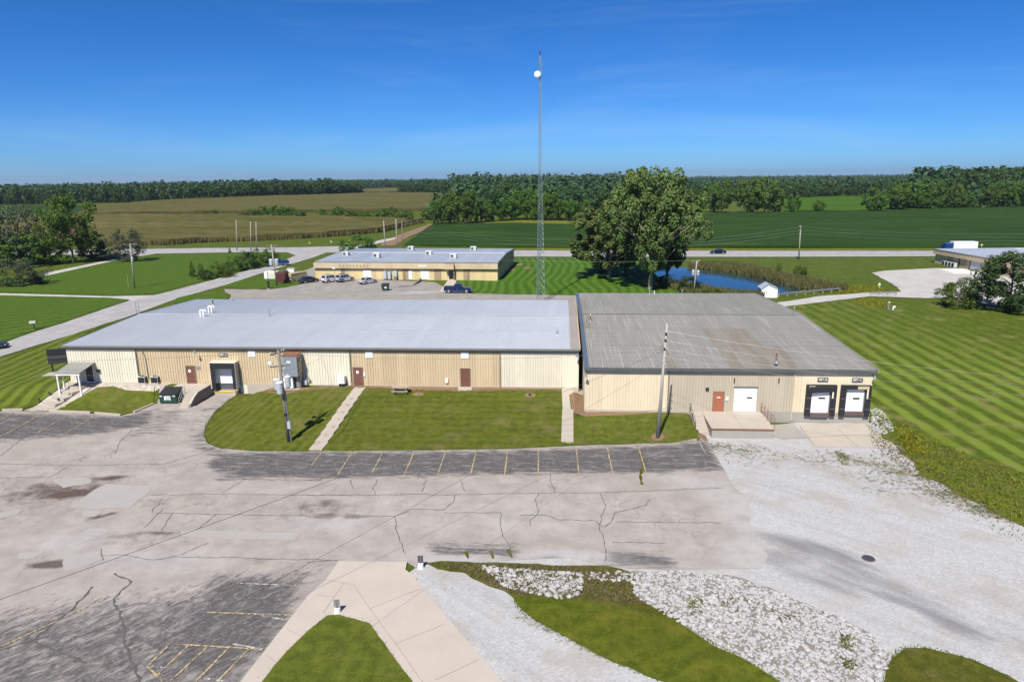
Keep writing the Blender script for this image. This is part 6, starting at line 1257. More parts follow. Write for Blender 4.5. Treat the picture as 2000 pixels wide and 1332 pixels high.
leaf_mat('leaf_wood', (0.0194, 0.0490, 0.0102), (0.0734, 0.1382, 0.0246)); leaf_mat('leaf_mid', (0.0247, 0.0646, 0.0072), (0.1111, 0.1976, 0.0228)); leaf_mat('leaf_cotton', (0.037, 0.069, 0.014), (0.138, 0.190, 0.048), .2)
leaf_mat('leaf_far', (0.0255, 0.0577, 0.0238), (0.0615, 0.1117, 0.0427)); leaf_mat('leaf_grey', (0.045, 0.063, 0.030), (0.128, 0.150, 0.075)); leaf_mat('leaf_dark', (0.0171, 0.0387, 0.0098), (0.0702, 0.1053, 0.0273)); leaf_mat('leaf_bright', (.03, .07, .006), (.12, .17, .018))
leaf_mat('reed', (.07, .08, .022), (.17, .165, .06), .2, 0); leaf_mat('weed', (.045, .08, .012), (.16, .19, .035), .2, 0); leaf_mat('weed_yellow', (.09, .11, .01), (.32, .27, .02), .2, 0); leaf_mat('weed_dry', (.09, .075, .035), (.22, .17, .09), .2, 0)
plain('bark', (.1, .08, .06), .9, var=.3, scale=5); plain('bark_pale', (.26, .21, .16), .9, var=.3, scale=5)

def quads_mesh(name, cen, nor, size, tint, mat, asp=.75):
    """many small leaf faces: centres, normals, sizes"""
    n = len(cen); nor = nor/np.maximum(1e-6, np.linalg.norm(nor, axis=1))[:, None]
    ref = RNG.normal(size=(n, 3)); a = np.cross(nor, ref); a /= np.maximum(1e-6, np.linalg.norm(a, axis=1))[:, None]; b = np.cross(nor, a)
    s = size[:, None]; v = np.stack([cen-a*s, cen-b*s*asp, cen+a*s, cen+b*s*asp], 1).reshape(-1, 3)
    me = bpy.data.meshes.new(name); me.vertices.add(4*n); me.vertices.foreach_set('co', v.astype(np.float32).ravel())
    me.loops.add(4*n); me.loops.foreach_set('vertex_index', np.arange(4*n, dtype=np.int32)); me.polygons.add(n)
    me.polygons.foreach_set('loop_start', np.arange(0, 4*n, 4, dtype=np.int32)); me.polygons.foreach_set('loop_total', np.full(n, 4, np.int32))
    at = me.attributes.new('tint', 'FLOAT', 'POINT'); at.data.foreach_set('value', np.repeat(tint, 4).astype(np.float32))
    me.materials.append(M[mat]); me.update(calc_edges=True); me.validate(); return me
PROF = {'round': lambda z: np.sqrt(np.clip(1-((z-.55)/.47)**2, 0, 1)), 'tall': lambda z: np.sqrt(np.clip(1-((z-.56)/.46)**2, 0, 1))*(.75+.3*(z > .4)), 'bush': lambda z: np.sqrt(np.clip(1-((z-.35)/.66)**2, 0, 1)),
        'cone': lambda z: np.clip(1.05-z, 0, 1)**.7, 'vase': lambda z: np.sqrt(np.clip(1-((z-.62)/.4)**2, 0, 1))}
def crown_arrays(shape, nc, nl, cr, leaf, zb, seed, flat=.8, lump=.28):
    g = np.random.default_rng(seed); z = g.uniform(zb, .97, nc*4); pr = PROF[shape](z); keep = g.uniform(0, 1, nc*4) < pr; z = z[keep][:nc]; nc = len(z); pr = PROF[shape](z)
    th = g.uniform(0, 2*pi, nc); lob = 1+lump*np.sin(th*3+seed)*np.cos(z*7+seed*1.7)+g.uniform(-.18, .12, nc); r = .5*pr*lob*np.sqrt(g.uniform(.25, 1, nc))
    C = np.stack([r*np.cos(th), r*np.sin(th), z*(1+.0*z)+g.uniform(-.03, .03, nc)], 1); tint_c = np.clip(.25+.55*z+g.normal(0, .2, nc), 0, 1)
    d = g.normal(size=(nc, nl, 3)); d /= np.linalg.norm(d, axis=2)[:, :, None]; rad = cr*g.uniform(.6, 1.35, (nc, 1, 1))*np.cbrt(g.uniform(.25, 1, (nc, nl, 1))); off_ = d*rad; off_[:, :, 2] *= flat
    pos = (C[:, None]+off_).reshape(-1, 3); nor = (d*.8+np.array([0, 0, .45])+g.normal(0, .45, d.shape)).reshape(-1, 3)
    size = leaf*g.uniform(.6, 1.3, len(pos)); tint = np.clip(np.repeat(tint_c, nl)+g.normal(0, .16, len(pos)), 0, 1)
    k = pos[:, 2] > .015
    return pos[k], nor[k], size[k], tint[k], C
def trunk_mesh(name, C, zb, r, mat, nb, seed, wig=.03):
    g = random.Random(seed); mb = MB(); pts = [Vector((0, 0, -.02))]; n = 5; ztop = .72
    for k in range(1, n+1): pts.append(Vector((g.uniform(-wig, wig), g.uniform(-wig, wig), ztop*k/n)))
    for k in range(n): mb.tube(pts[k], pts[k+1], r*(1-.8*k/n)*(1.35 if k == 0 else 1), r*(1-.8*(k+1)/n), 7, False)
    for c in g.sample(list(C), min(nb, len(C))):
        c = Vector(c); z0 = max(zb*.7, min(.6, c.z-.12-abs(c.x)*.5)); f = z0/ztop*n; k = min(n-1, int(f)); a = pts[k].lerp(pts[k+1], f-k); m = a.lerp(c, .5)+Vector((0, 0, .03))
        mb.tube(a, m, r*.42, r*.28, 5, False).tube(m, c, r*.28, r*.08, 5, False)
    return mb.mesh(name, mat)
def proto(key, shape, nc, nl, cr, leaf, zb, seed, mat, tr=.02, nb=8, bark='bark', **kw):
    p, n, s, ti, C = crown_arrays(shape, nc, nl, cr, leaf, zb, seed, **kw)
    PR[key] = (quads_mesh('crown', p, n, s, ti, mat), trunk_mesh('trunk', C, zb, tr, bark, nb, seed))
PR = {}
for i in range(5): proto('wood%d' % i, ['round', 'tall', 'round', 'tall', 'bush'][i], 46, 34, .13, .042, .1, 11+i, 'leaf_wood')
for i in range(5): proto('mid%d' % i, ['round', 'bush', 'tall', 'round', 'bush'][i], 75, 60, .105, .026, .07 if i % 2 else .14, 31+i, 'leaf_mid')
for i in range(4): proto('bush%d' % i, 'bush', 42, 60, .15, .03, .02, 51+i, ['leaf_mid', 'leaf_mid', 'leaf_dark', 'leaf_bright'][i], .02, 6)
proto('grey0', 'bush', 70, 70, .11, .02, .05, 71, 'leaf_grey', .02, 14); proto('grey1', 'round', 90, 70, .1, .018, .1, 72, 'leaf_grey', .02, 16)
proto('dark0', 'round', 110, 90, .09, .018, .06, 73, 'leaf_dark', .025, 14, lump=.4); proto('tallleft', 'vase', 120, 110, .085, .015, .2, 74, 'leaf_mid', .024, 14, lump=.45)
proto('cone0', 'cone', 90, 60, .07, .022, .05, 76, 'leaf_mid', .02, 4)
def plant(name, label, cat, u, v, vt, wpx, key, group=None, zscale=None, rot=None, pos=None, hgt=None, wid=None):
    q = pos if pos is not None else P(u, v)
    if hgt is None: hgt = WY(u, vt, q.y).z-q.z
    if wid is None: wid = wpx*((q-Vector((0, 0, CAM_H))).dot(fw))/FPX
    t = thing(name, label, cat, (q.x, q.y, q.z-.05), 0, group); t.rotation_euler = (0, 0, random.uniform(0, 6.28) if rot is None else rot); t.scale = (wid, wid, hgt)
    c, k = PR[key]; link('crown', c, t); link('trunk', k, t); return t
# big cottonwoods: own meshes
def cotton(label, u, v, vt, wpx, seed, nc, shape, bark):
    q = P(u, v); h_ = WY(u, vt, q.y).z-q.z; w_ = wpx*((q-Vector((0, 0, CAM_H))).dot(fw))/FPX; lf = .34/h_
    p, n, s, ti, C = crown_arrays(shape, nc, 170, .062, lf*1.0, .2, seed, 1.0, .42); cl = np.repeat(np.arange(len(C)), 170)
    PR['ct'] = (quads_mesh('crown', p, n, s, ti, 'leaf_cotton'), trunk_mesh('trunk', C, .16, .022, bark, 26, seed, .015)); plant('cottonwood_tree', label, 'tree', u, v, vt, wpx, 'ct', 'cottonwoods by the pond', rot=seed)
cotton('tallest cottonwood with pale trunk beside the pond', 1270, 563, 326, 165, 3, 165, 'tall', 'bark_pale'); cotton('left cottonwood with broad crown overhanging the striped lawn', 1190, 541, 398, 150, 5, 120, 'round', 'bark_pale'); cotton('rear cottonwood with dark trunk between the other two', 1222, 534, 364, 118, 8, 95, 'tall', 'bark')
cotton('right rear cottonwood leaning over the pond', 1302, 552, 370, 112, 12, 100, 'tall', 'bark')
plant('cedar_tree', 'dark narrow tree in the shade left of the pale cottonwood trunks', 'tree', 1178, 533, 470, 55, 'dark0')
# left group
for a in (('tallleft', 'tall loose tree with high crown left of the corn field', 'tree', 143, 514, 381, 90), ('grey1', 'silvery green tree behind the round bush at the left edge', 'tree', 45, 517, 400, 95), ('mid1', 'dense green tree below the silvery one at the left edge', 'tree', 55, 520, 455, 80), ('grey0', 'round greyish bush on the lawn at the left edge', 'bush', 38, 556, 506, 95), ('dark0', 'bushy dark tree right of the tall loose tree', 'tree', 182, 506, 452, 62), ('grey1', 'ragged pine-like tree beside the footpath', 'tree', 252, 511, 447, 62), ('mid0', 'small tree between the tall tree and the left edge trees', 'tree', 105, 512, 470, 40), ('bush1', 'low green bush under the tall left tree', 'bush', 122, 515, 495, 40), ('bush2', 'low dark bush left of the footpath tree', 'bush', 212, 507, 488, 45), ('mid3', 'green tree cut by the left frame edge', 'tree', -18, 520, 440, 80), ('bush1', 'low bush at the far left edge by the highway', 'bush', 5, 522, 490, 45)):
    plant('broadleaf_tree' if a[2] == 'tree' else 'bush', a[1], a[2], *a[3:], a[0])
# bushes along the side road
for k_, lab, u, v, vt, w in (('cone0', 'leftmost slim conifer of the roadside hedge', 376, 541, 508, 15), ('cone0', 'second slim conifer of the roadside hedge', 394, 544, 512, 18), ('bush2', 'round roadside bush right of the slim conifers', 402, 546, 527, 30), ('bush0', 'broad low bush in the roadside hedge', 428, 538, 511, 40), ('bush1', 'tall bush in the middle of the roadside hedge', 458, 530, 497, 38), ('bush2', 'dark bush in the roadside hedge before the blue pickup', 485, 526, 492, 36), ('bush0', 'highest bush at the right of the roadside hedge', 508, 521, 487, 40), ('bush1', 'last bush of the roadside hedge behind the transformer pole', 528, 514, 484, 34), ('cone0', 'tiny conifer alone by the highway left of the hedge', 449, 494, 483, 7), ('bush3', 'bright low bush in the roadside hedge', 440, 541, 526, 34)):
    plant('bush', lab, 'bush', u, v, vt, w, k_, 'roadside hedge')
plant('broadleaf_tree', 'low spreading tree behind the office roof left end', 'tree', 702, 501, 459, 72, 'mid1'); plant('bush', 'thin bush at the left end of the office roof', 'bush', 668, 508, 488, 22, 'grey0')
# right side
plant('bush', 'bright green bush left of the big dark tree on the right', 'bush', 1868, 600, 553, 68, 'bush3'); plant('bush', 'pale loose bush behind the bright green one', 'bush', 1880, 588, 542, 72, 'grey0'); plant('broadleaf_tree', 'big dark green tree cut by the right frame edge', 'tree', 1968, 608, 493, 130, 'dark0'); plant('broadleaf_tree', 'tree beyond the frame edge behind the dark one', 'tree', 2045, 600, 500, 90, 'dark0')
for i, (u, v, vt, w, k_) in enumerate(((1522, 529, 514, 12, 'bush0'), (1558, 535, 517, 18, 'bush0'), (1570, 537, 521, 12, 'mid1'), (1388, 580, 563, 45, 'bush3'), (1345, 570, 540, 48, 'bush2'), (1300, 560, 538, 40, 'bush2'), (1500, 470+110, 570, 10, 'bush3'))): plant('bush', ['small dark bush beyond the reeds, left', 'taller small bush beyond the reeds', 'slim bush beyond the reeds, right', 'bright yellow-green bush behind the grey roof', 'dark bush on the near pond bank under the cottonwoods', 'dark shrub at the foot of the pale trunk', 'tiny bush beside the shed'][i], 'bush', u, v, vt, w, k_)
# hedgerow in the corn
for i, (u, v, vt, w, k_) in enumerate(((419, 425, 408, 12, 'mid2'), (494, 428, 408, 30, 'mid1'), (515, 427, 403, 28, 'mid3'), (545, 428, 400, 36, 'mid0'), (570, 428, 404, 32, 'mid1'), (590, 430, 413, 22, 'bush2'), (630, 427, 406, 12, 'mid2'), (643, 428, 413, 22, 'bush1'), (661, 426, 403, 26, 'mid0'), (690, 430, 412, 30, 'bush2'), (712, 431, 412, 28, 'mid3'), (732, 431, 411, 26, 'bush0'), (762, 430, 404, 34, 'mid0'), (782, 431, 412, 24, 'bush1'), (798, 430, 410, 24, 'mid1'), (835, 429, 408, 28, 'mid3'), (800, 437, 425, 22, 'bush2'), (690, 436, 430, 14, 'bush0'), (476, 427, 415, 20, 'bush2'))):
    plant('hedgerow_tree', ['lone small tree in the corn left of the hedgerow', 'leftmost tree clump of the corn hedgerow', 'second tree of the corn hedgerow', 'tallest tree of the corn hedgerow', 'round tree right of the tallest hedgerow tree', 'low dark bush before the gravel gap in the hedgerow', 'slim tree at the gap in the hedgerow', 'low bush right of the hedgerow gap', 'round tree right of the hedgerow gap', 'dark low clump in the right half of the hedgerow', 'mid sized tree left of the field poles in the hedgerow', 'light bush in the right half of the hedgerow', 'tall round tree behind the lane poles', 'bush right of the tall round hedgerow tree', 'hedgerow tree near the dirt lane', 'last hedgerow tree beside the dirt lane', 'dark bush at the foot of the lane end trees', 'small bush low in the near corn field', 'low bush left of the hedgerow clump'][i], 'tree', u, v, vt, w, k_, 'trees of the corn hedgerow')
# right field trees
for i, (u, v, vt, w, k_) in enumerate(((1408, 416, 352, 46, 'mid0'), (1388, 415, 362, 36, 'mid3'), (1460, 416, 350, 52, 'mid3'), (1492, 417, 347, 62, 'mid0'), (1515, 416, 376, 30, 'mid1'), (1549, 416, 380, 29, 'mid3'), (1598, 415, 391, 26, 'mid0'), (1708, 414, 368, 54, 'mid0'), (1752, 410, 362, 36, 'mid2'), (1785, 409, 357, 52, 'mid3'), (1815, 409, 366, 42, 'mid1'), (1752, 402, 372, 30, 'mid1'))):
    plant('field_tree', ['broad field tree just right of the cottonwoods', 'field tree half hidden by the cottonwood crown', 'left of the two big round trees beyond the soybeans', 'right of the two big round trees beyond the soybeans', 'low tree against the right big round tree', 'single small tree with visible trunk beyond the soybeans', 'smallest round bush-like tree beyond the soybeans', 'full round tree standing apart before the hay field', 'slim tree left of the dark pair at the wood edge', 'dark broad tree casting shade at the wood edge', 'low dark tree right of the shady pair', 'small tree behind the round solitary tree'][i], 'tree', u, v, vt, w, k_, 'trees beyond the soybean field')

FOR = []
def forest(label, line, depth, sp, h, key, n_front=1, group=None, mat='leaf_wood', lowq=110, spf=None):
    pts = [P(u, v) for u, v in line]; L = [0]
    for a, b in zip(pts[:-1], pts[1:]): L.append(L[-1]+(b-a).length)
    def at_(s):
        for i in range(len(pts)-1):
            if s <= L[i+1] or i == len(pts)-2: return pts[i].lerp(pts[i+1], (s-L[i])/max(1e-6, L[i+1]-L[i]))
    if spf is None: spf = sp
    s = 0
    while n_front and s < L[-1]:
        p = at_(s); d = Vector((p.x, p.y, 0)).normalized(); q = p+d*random.uniform(0, sp*.8); q.z = hz(q.x, q.y); hh_ = random.uniform(*h)*random.choice((1, 1, .9, .75))
        plant('woodland_tree', label, 'tree', 0, 0, 0, 0, '%s%d' % (key, random.randrange(5)), group or label, pos=q, hgt=hh_, wid=hh_*random.uniform(.6, .85)); s += spf*random.uniform(.75, 1.25)
    r = sp if n_front else 0
    while r < depth:
        s = random.uniform(0, sp)
        while s < L[-1]:
            p = at_(s); d = Vector((p.x, p.y, 0)).normalized(); q = p+d*(r+random.uniform(-.5, .5)*sp); FOR.append((q.x, q.y, hz(q.x, q.y), random.uniform(*h)*random.choice((1, 1, .92, 1.08)), random.randrange(6), random.uniform(0, 6.28), lowq)); s += sp*random.uniform(.7, 1.3)
        r += sp*.9
forest('dark woodland tree in the edge of the left wood beyond the corn', [(-250, 404), (0, 401), (110, 399), (300, 395), (420, 391), (560, 383), (640, 380), (702, 378)], 130, 10.5, (13.5, 17.5), 'wood')
forest('tall woodland tree in the centre wood edge behind the mast', [(856, 439), (900, 438), (960, 434), (1010, 431), (1110, 431), (1160, 430)], 16, 9, (13, 17), 'mid')
forest('taller woodland tree deeper in the centre wood', [(880, 425), (960, 421), (1110, 416), (1240, 414)], 90, 10, (14, 19), 'wood')
forest('woodland tree in the edge of the right hand wood', [(1752, 409), (1830, 409), (1900, 408), (1960, 407), (2100, 403), (2300, 400)], 24, 11, (14, 18), 'mid')
forest('taller tree inside the right hand wood', [(1780, 396), (1850, 394), (1950, 391), (2100, 388), (2350, 386)], 120, 11, (19, 25), 'wood')
forest('tree of the distant belt beyond the hay field', [(1240, 400), (1330, 397), (1420, 394), (1500, 391), (1540, 388), (1640, 384), (1740, 385)], 120, 11, (12, 15), 'wood')
forest('tree of the distant clump behind the far corn strip', [(784, 378), (830, 378), (900, 379)], 60, 11, (13, 16), 'wood')
for ln, dp, sp_, hh_ in (([(680, 372), (780, 368), (900, 366)], 200, 15, (15, 20)), ([(880, 388), (1100, 384), (1300, 380)], 260, 14, (17, 23)), ([(1350, 376), (1500, 374), (1700, 372), (1800, 371)], 420, 18, (12, 16)), ([(-400, 384), (0, 379), (400, 371), (700, 364), (1000, 362), (1300, 360), (1700, 358), (2300, 352)], 900, 34, (15, 21)), ([(-400, 375), (0, 369), (700, 357), (1300, 352.5), (1700, 349.5), (2300, 344)], 1200, 60, (16, 22))):
    forest('x', ln, dp, sp_, hh_, 'wood', 0, lowq=60)
LOW = [crown_arrays(['round', 'bush', 'tall'][i % 3], 22, 7, .17, .085, .04, 90+i) for i in range(6)]
P_, N_, S_, T_ = [], [], [], []
for x, y, z, hgt, k, a, q in FOR:
    p, n, s, ti, _ = LOW[k]; sel = slice(0, q) if q < len(p) else slice(None); idx = np.random.default_rng(int(x*7+y) % 99991).permutation(len(p))[:q]
    p, n, s, ti = p[idx], n[idx], s[idx], ti[idx]; w = hgt*.75; c_, s_ = cos(a), sin(a)
    P_.append(np.stack([x+(p[:, 0]*c_-p[:, 1]*s_)*w, y+(p[:, 0]*s_+p[:, 1]*c_)*w, z+p[:, 2]*hgt], 1)); N_.append(n); S_.append(s*hgt*(1.25 if q < 60 else 1.0)); T_.append(np.clip(ti*.8+((x*13.7+y*3.1) % 1)*.3, 0, 1))
print('forest trees', len(FOR), sum(map(len, P_)))
o = link('distant_wood', quads_mesh('distant_wood', np.concatenate(P_), np.concatenate(N_), np.concatenate(S_), np.concatenate(T_), 'leaf_far')); tag(o, 'dark green mass of distant woods toward the horizon', 'wood', kind='stuff')
# farm buildings far away
for lab, u, v, w_, h_, m, rm in (('red barn far off among the distant woods', 1677, 357, 16, 9, 'container_red', 'hvac'), ('long white farm shed far off left of the red barn', 1662, 356, 30, 6, 'white_paint', 'hvac'), ('white house far off right of the red barn', 1716, 360, 20, 8, 'white_paint', 'hvac'), ('orange roofed barn far off beyond the woods', 1603, 354, 16, 7, 'rust', 'rust'), ('white silo roofed shed far off nearer the trees', 1655, 361, 18, 4, 'white_paint', 'white_paint'), ('pale shed roof far off behind the far corn strip', 821, 360, 9, 6, 'white_paint', 'white_paint')):
    d = ray(u, v); D_ = 2100; q = Vector((d.x, d.y, 0)).normalized()*D_; zt = CAM_H+d.z/hypot(d.x, d.y)*D_; g_ = hz(q.x, q.y)
    boxy('farm_building', lab, 'barn', [('wall', m, MB().box(-w_/2, w_/2, -5, 5, g_-zt-8, h_*.3)), ('roof', rm, MB().add([(-w_/2-.5, -6, h_*.3-.4), (w_/2+.5, -6, h_*.3-.4), (w_/2+.5, 0, h_*.75), (-w_/2-.5, 0, h_*.75), (w_/2+.5, 6, h_*.3-.4), (-w_/2-.5, 6, h_*.3-.4)], [(0, 1, 2, 3), (3, 2, 4, 5), (0, 3, 5), (1, 4, 2)])), ('door', 'door_white' if m != 'white_paint' else 'black_metal', MB().box(-1.5, 1.5, -5.1, -5, g_-zt, 0))], (q.x, q.y, zt))

# ---- low growth
def tufts(name, label, polys, n, hgt, mat, lean=.35, wid=.05, cat='plants'):
    Q = []; 
    for pl, share in polys:
        A = np.array(pix(pl)); k = int(n*share); got = 0
        while got < k:
            c = RNG.uniform(A.min(0), A.max(0), (k*2, 2)); c = c[in_poly(c[:, 0], c[:, 1], [tuple(q) for q in A])][:k-got]; Q.append(c); got += len(c)
    Q = np.concatenate(Q); m = len(Q); z = height(Q[:, 0], Q[:, 1]); h_ = hgt[0]+(hgt[1]-hgt[0])*RNG.uniform(0, 1, m)**1.5; a = RNG.uniform(0, 2*pi, m); l = RNG.normal(0, lean, (m, 2))*h_[:, None]
    b = np.stack([Q[:, 0], Q[:, 1], z], 1); s = np.stack([np.cos(a), np.sin(a), 0*a], 1)*(wid*(.6+RNG.uniform(0, 1, m)))[:, None]; tp = b+np.stack([l[:, 0], l[:, 1], h_], 1); md = b+np.stack([l[:, 0]*.3, l[:, 1]*.3, h_*.55], 1)
    v = np.stack([b-s*.6, b+s*.6, md+s, tp, md-s], 1).reshape(-1, 3); me = bpy.data.meshes.new(name); me.from_pydata(v.tolist(), [], [tuple(range(5*i, 5*i+5)) for i in range(m)])
    at = me.attributes.new('tint', 'FLOAT', 'POINT'); ti = np.clip(RNG.normal(.5, .22, m), 0, 1); at.data.foreach_set('value', np.repeat(ti, 5).astype(np.float32)); me.materials.append(M[mat]); tag(link(name, me), label, cat, kind='stuff')
N_BANK = [(1340, 521), (1370, 520), (1420, 520), (1460, 524), (1530, 541), (1600, 556), (1660, 568), (1600, 571), (1562, 567), (1520, 552), (1470, 541), (1420, 532), (1370, 526)]
tufts('reeds', 'tall tan and green reeds along the far pond bank', [(N_BANK, 1)], 9000, (.8, 1.9), 'reed', .28, .08)
tufts('reeds', 'shorter reeds along the near pond bank behind the grey roof', [([(1290, 552), (1350, 561), (1400, 569), (1440, 574), (1500, 576), (1490, 584), (1400, 582), (1330, 572)], 1)], 4000, (.6, 1.5), 'reed', .25, .09)
WEED = [(1706, 812), (1730, 815), (1790, 836), (1850, 872), (1920, 900), (2000, 925), (2120, 960), (2120, 1075), (2000, 1030), (1900, 980), (1840, 945), (1756, 882)]
sheet('weed_bank', WEED, 'weed_bank', .05, .8, seg=.5, amp=1.3)
tufts('weeds', 'rank green weeds between gravel yard and striped lawn', [(WEED, .93), ([(1700, 830), (1760, 885), (1850, 955), (2000, 1040), (2100, 1085), (2100, 1110), (1980, 1060), (1820, 970), (1700, 900)], .045), ([(1620, 885), (1700, 885), (1800, 940), (1680, 930)], .006), ([(1560, 880), (1640, 878), (1660, 900), (1610, 900)], .006), ([(1630, 880), (1650, 880), (1662, 915), (1645, 910)], .01)], 11000, (.03, .22), 'weed', .9, .035)
tufts('dry_weeds', 'dry brownish weeds along the gravel edge', [(WEED, .6), ([(1690, 828), (1730, 850), (1840, 938), (2000, 1030), (1960, 1020), (1800, 940), (1720, 885)], .25), ([(1385, 866), (1480, 868), (1520, 890), (1420, 910)], .03), ([(1400, 1165), (1460, 1170), (1500, 1200), (1420, 1200)], .05), ([(1500, 1190), (1560, 1200), (1540, 1230)], .03)], 5000, (.04, .25), 'weed_dry', .8, .03)
tufts('goldenrod', 'yellow flowering weeds beside the second dock and the gravel drive', [(WEED, .12), ([(1745, 838), (1775, 842), (1795, 862), (1770, 862)], .13), ([(1760, 862), (1800, 870), (1810, 890), (1775, 885)], .15), ([(1600, 566), (1690, 556), (1745, 570), (1690, 573), (1640, 574)], .35), ([(1660, 590), (1700, 583), (1745, 588), (1740, 602), (1690, 598)], .25)], 5000, (.12, .45), 'weed_yellow', .6, .045)
tufts('weeds', 'low rough grass in the ditch around the rocks', [(CZ([(650, 695), (900, 695), (1350, 710), (1740, 740), (1760, 860), (1900, 930), (1700, 910), (1500, 880), (1150, 875), (950, 795), (850, 745)]), 1)], 9000, (.06, .22), 'weed_dry', .5, .03)
tufts('weeds', 'green sprigs growing through the riprap', [([(1640, 1240), (1672, 1245), (1668, 1272), (1648, 1270)], .4), ([(1340, 1170), (1375, 1175), (1375, 1200), (1345, 1205)], .35), ([(1640, 1288), (1670, 1290), (1668, 1308), (1650, 1308)], .25)], 420, (.08, .3), 'weed', .7, .03)
# ---- ragged edges: grass hanging over paving, maize along the field edge
def edge_tufts(name, label, lines, per_m, w, hgt, mat, lean, wid):
    Q = []
    for ln in lines:
        pts = [P(u, v) for u, v in ln]
        for a, b in zip(pts[:-1], pts[1:]):
            L = (b-a).length; n = int(L*per_m); t_ = RNG.uniform(0, 1, n)[:, None]; d = (b-a).normalized(); nn = np.array([-d.y, d.x]); Q.append(np.array(a[:2])+(np.array(b[:2])-np.array(a[:2]))*t_+nn*RNG.normal(0, w, n)[:, None])
    Q = np.concatenate(Q); m = len(Q); z = height(Q[:, 0], Q[:, 1]); h_ = RNG.uniform(*hgt, m); a = RNG.uniform(0, 2*pi, m); l = RNG.normal(0, lean, (m, 2))*h_[:, None]
    b = np.stack([Q[:, 0], Q[:, 1], z], 1); s = np.stack([np.cos(a), np.sin(a), 0*a], 1)*(wid*(.6+RNG.uniform(0, 1, m)))[:, None]; tp = b+np.stack([l[:, 0], l[:, 1], h_], 1); md = b+np.stack([l[:, 0]*.3, l[:, 1]*.3, h_*.55], 1)
    v = np.stack([b-s*.6, b+s*.6, md+s, tp, md-s], 1).reshape(-1, 3); me = bpy.data.meshes.new(name); me.from_pydata(v.tolist(), [], [tuple(range(5*i, 5*i+5)) for i in range(m)])
    at = me.attributes.new('tint', 'FLOAT', 'POINT'); at.data.foreach_set('value', np.repeat(np.clip(RNG.normal(.45, .22, m), 0, 1), 5).astype(np.float32)); me.materials.append(M[mat]); tag(link(name, me), label, 'plants', kind='stuff')
edge_tufts('lawn_fringe', 'ragged grass fringe where lawns meet paving', [dock_edge[1:], [(626, 882), (800, 880), (1000, 877), (1104, 871)], [(1116, 870), (1310, 865), (1368, 861)], [(512, 1332), (560, 1275), (600, 1233), (640, 1204), (662, 1203), (722, 1219), (740, 1245), (805, 1332)], [(180, 807), (238, 811), (268, 803)], [(1003, 1172), (1060, 1169), (1200, 1186), (1300, 1206), (1380, 1250), (1480, 1302), (1560, 1360)], [(1003, 1172), (1020, 1196), (1090, 1238), (1200, 1293), (1330, 1345)], [(1722, 1340), (1740, 1285), (1765, 1266), (1810, 1266), (1900, 1290), (1975, 1325)], [(690, 757), (640, 757), (580, 764), (540, 766), (500, 768)], [(716, 757), (790, 762), (890, 764), (985, 762), (1098, 762)], [(616, 870), (650, 838), (690, 775)], [(640, 870), (672, 838), (708, 775)]], 55, .09, (.05, .13), 'weed', .6, .022)
edge_tufts('maize_edge', 'ragged edge of standing maize along the verge', [[(-350, 500), (0, 484), (90, 482), (330, 479), (395, 474), (520, 470), (640, 463), (740, 455), (800, 441), (828, 435)], [(150, 423), (300, 419), (500, 416), (700, 415), (850, 412)]], 9, .5, (1.4, 2.7), 'weed_dry', .15, .12)
# ---- riprap
RM = []
plain('riprap_soil', (.2, .18, .15), .95, var=.5, scale=1.5, space='world', rnd=0)
for i in range(6):
    bm = bmesh.new(); bmesh.ops.create_icosphere(bm, subdivisions=1, radius=1); g = random.Random(i)
    for v in bm.verts: v.co *= g.uniform(.7, 1.15); v.co.z *= .65
    me = bpy.data.meshes.new('rock'); bm.to_mesh(me); bm.free(); RM.append(me)
t = NT('limestone'); n = t.noise(t.pos('world'), 3, 5, .65); c = t.mix(n, (.22, .212, .2), (.54, .53, .515)); r = t.n('ShaderNodeObjectInfo').outputs['Random']; M['limestone'] = t.done(c, .9, 0, .2)
for me in RM: me.materials.append(M['limestone'])
ZA = CZ([(915, 705), (1050, 715), (1250, 730), (1480, 745), (1490, 800), (1470, 870), (1380, 885), (1230, 860), (1060, 820), (980, 740)]); ZB = [(1230, 1120), (1330, 1116), (1420, 1125), (1500, 1150), (1600, 1190), (1700, 1235), (1740, 1280), (1715, 1345), (1690, 1420), (1600, 1390), (1500, 1312), (1400, 1256), (1300, 1202), (1240, 1165)]; ZC = [(1700, 800), (1716, 798), (1740, 820), (1745, 845), (1720, 850), (1703, 835)]; ZD = CZ([(1500, 745), (1740, 740), (1740, 790), (1600, 790), (1520, 780)])
sheet('riprap_bed', ZB, 'riprap_soil', .03, .6, seg=.4, amp=.35)
rocks = []
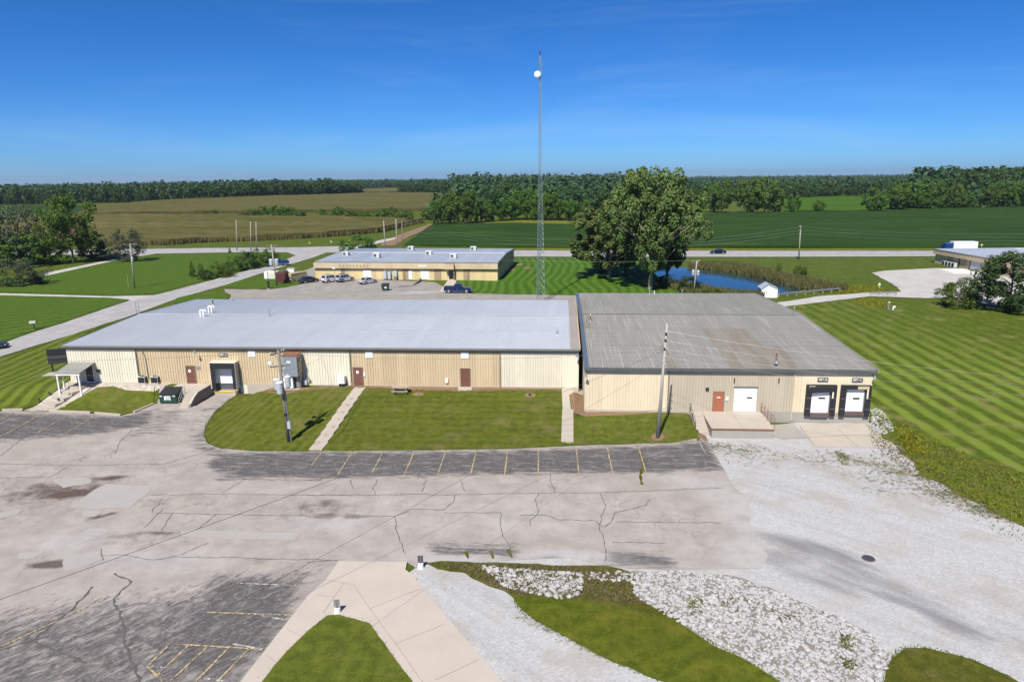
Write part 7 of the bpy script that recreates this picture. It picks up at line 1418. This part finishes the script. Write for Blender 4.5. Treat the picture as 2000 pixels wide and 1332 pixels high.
for zn, cnt in ((ZA, 900), (ZB, 4600), (ZC, 320), (ZD, 90)):
    A = [Vector(p) for p in pix(zn)]; pl = [tuple(p) for p in A]; mn = np.array(pl).min(0); mx = np.array(pl).max(0); got = 0
    while got < cnt:
        c = RNG.uniform(mn, mx, (cnt, 2)); c = c[in_poly(c[:, 0], c[:, 1], pl)][:cnt-got]; got += len(c)
        for x, y in c: rocks.append((min(.19, .055+RNG.exponential(.032)), x, y, 'in the small rock patch amid the ditch grass' if zn is ZA else 'on the broad rock bank of the gravel yard' if zn is ZB else 'heaped beside the second dock' if zn is ZC else 'scattered at the edge of the ditch grass'))
rocks.sort(key=lambda r: -r[0]/hypot(r[1], r[2]))
big, rest = rocks[:280], rocks[280:]
for s, x, y, zl_ in big:
    o = link('riprap_rock', RM[random.randrange(6)], None, (x, y, hz(x, y)+.05+s*.25), (random.uniform(-.4, .4), random.uniform(-.4, .4), random.uniform(0, 6.3)), (s*random.uniform(.8, 1.4), s, s)); tag(o, 'white limestone rock '+zl_, 'rock', 'larger rocks '+zl_)
V = []; F = []; base = [(np.array([v.co[:] for v in me.vertices]), [tuple(p.vertices) for p in me.polygons]) for me in RM]
for s, x, y, zl_ in rest:
    v, f = base[random.randrange(6)]; a = random.uniform(0, 6.3); R_ = np.array([[cos(a), -sin(a), 0], [sin(a), cos(a), 0], [0, 0, 1]]); o0 = len(V); V += ((v*np.array([s*random.uniform(.8, 1.5), s, s]))@R_.T+np.array([x, y, hz(x, y)+.04+s*.2])).tolist(); F += [tuple(i+o0 for i in q) for q in f]
me = bpy.data.meshes.new('riprap'); me.from_pydata(V, [], F); me.materials.append(M['limestone']); tag(link('riprap', me), 'mass of smaller white riprap stones along the ditch', 'rocks', kind='stuff')

for o in bpy.data.objects:
    if '_o' in o: del o['_o']

# ================================================================ air
hm = bpy.data.materials.new('haze'); hm.use_nodes = True; ht = hm.node_tree; ht.nodes.remove(ht.nodes['Principled BSDF'])
pv = ht.nodes.new('ShaderNodeVolumePrincipled'); pv.inputs['Color'].default_value = (.72, .84, 1.0, 1); pv.inputs['Density'].default_value = 6e-5; pv.inputs['Anisotropy'].default_value = 0.2
ht.links.new(pv.outputs[0], ht.nodes['Material Output'].inputs['Volume'])
hb = MB().box(-9500, 9500, -400, 9500, -78, 47.5).build('haze', hm); tag(hb, 'thin pale summer haze over the fields', 'haze', kind='stuff')
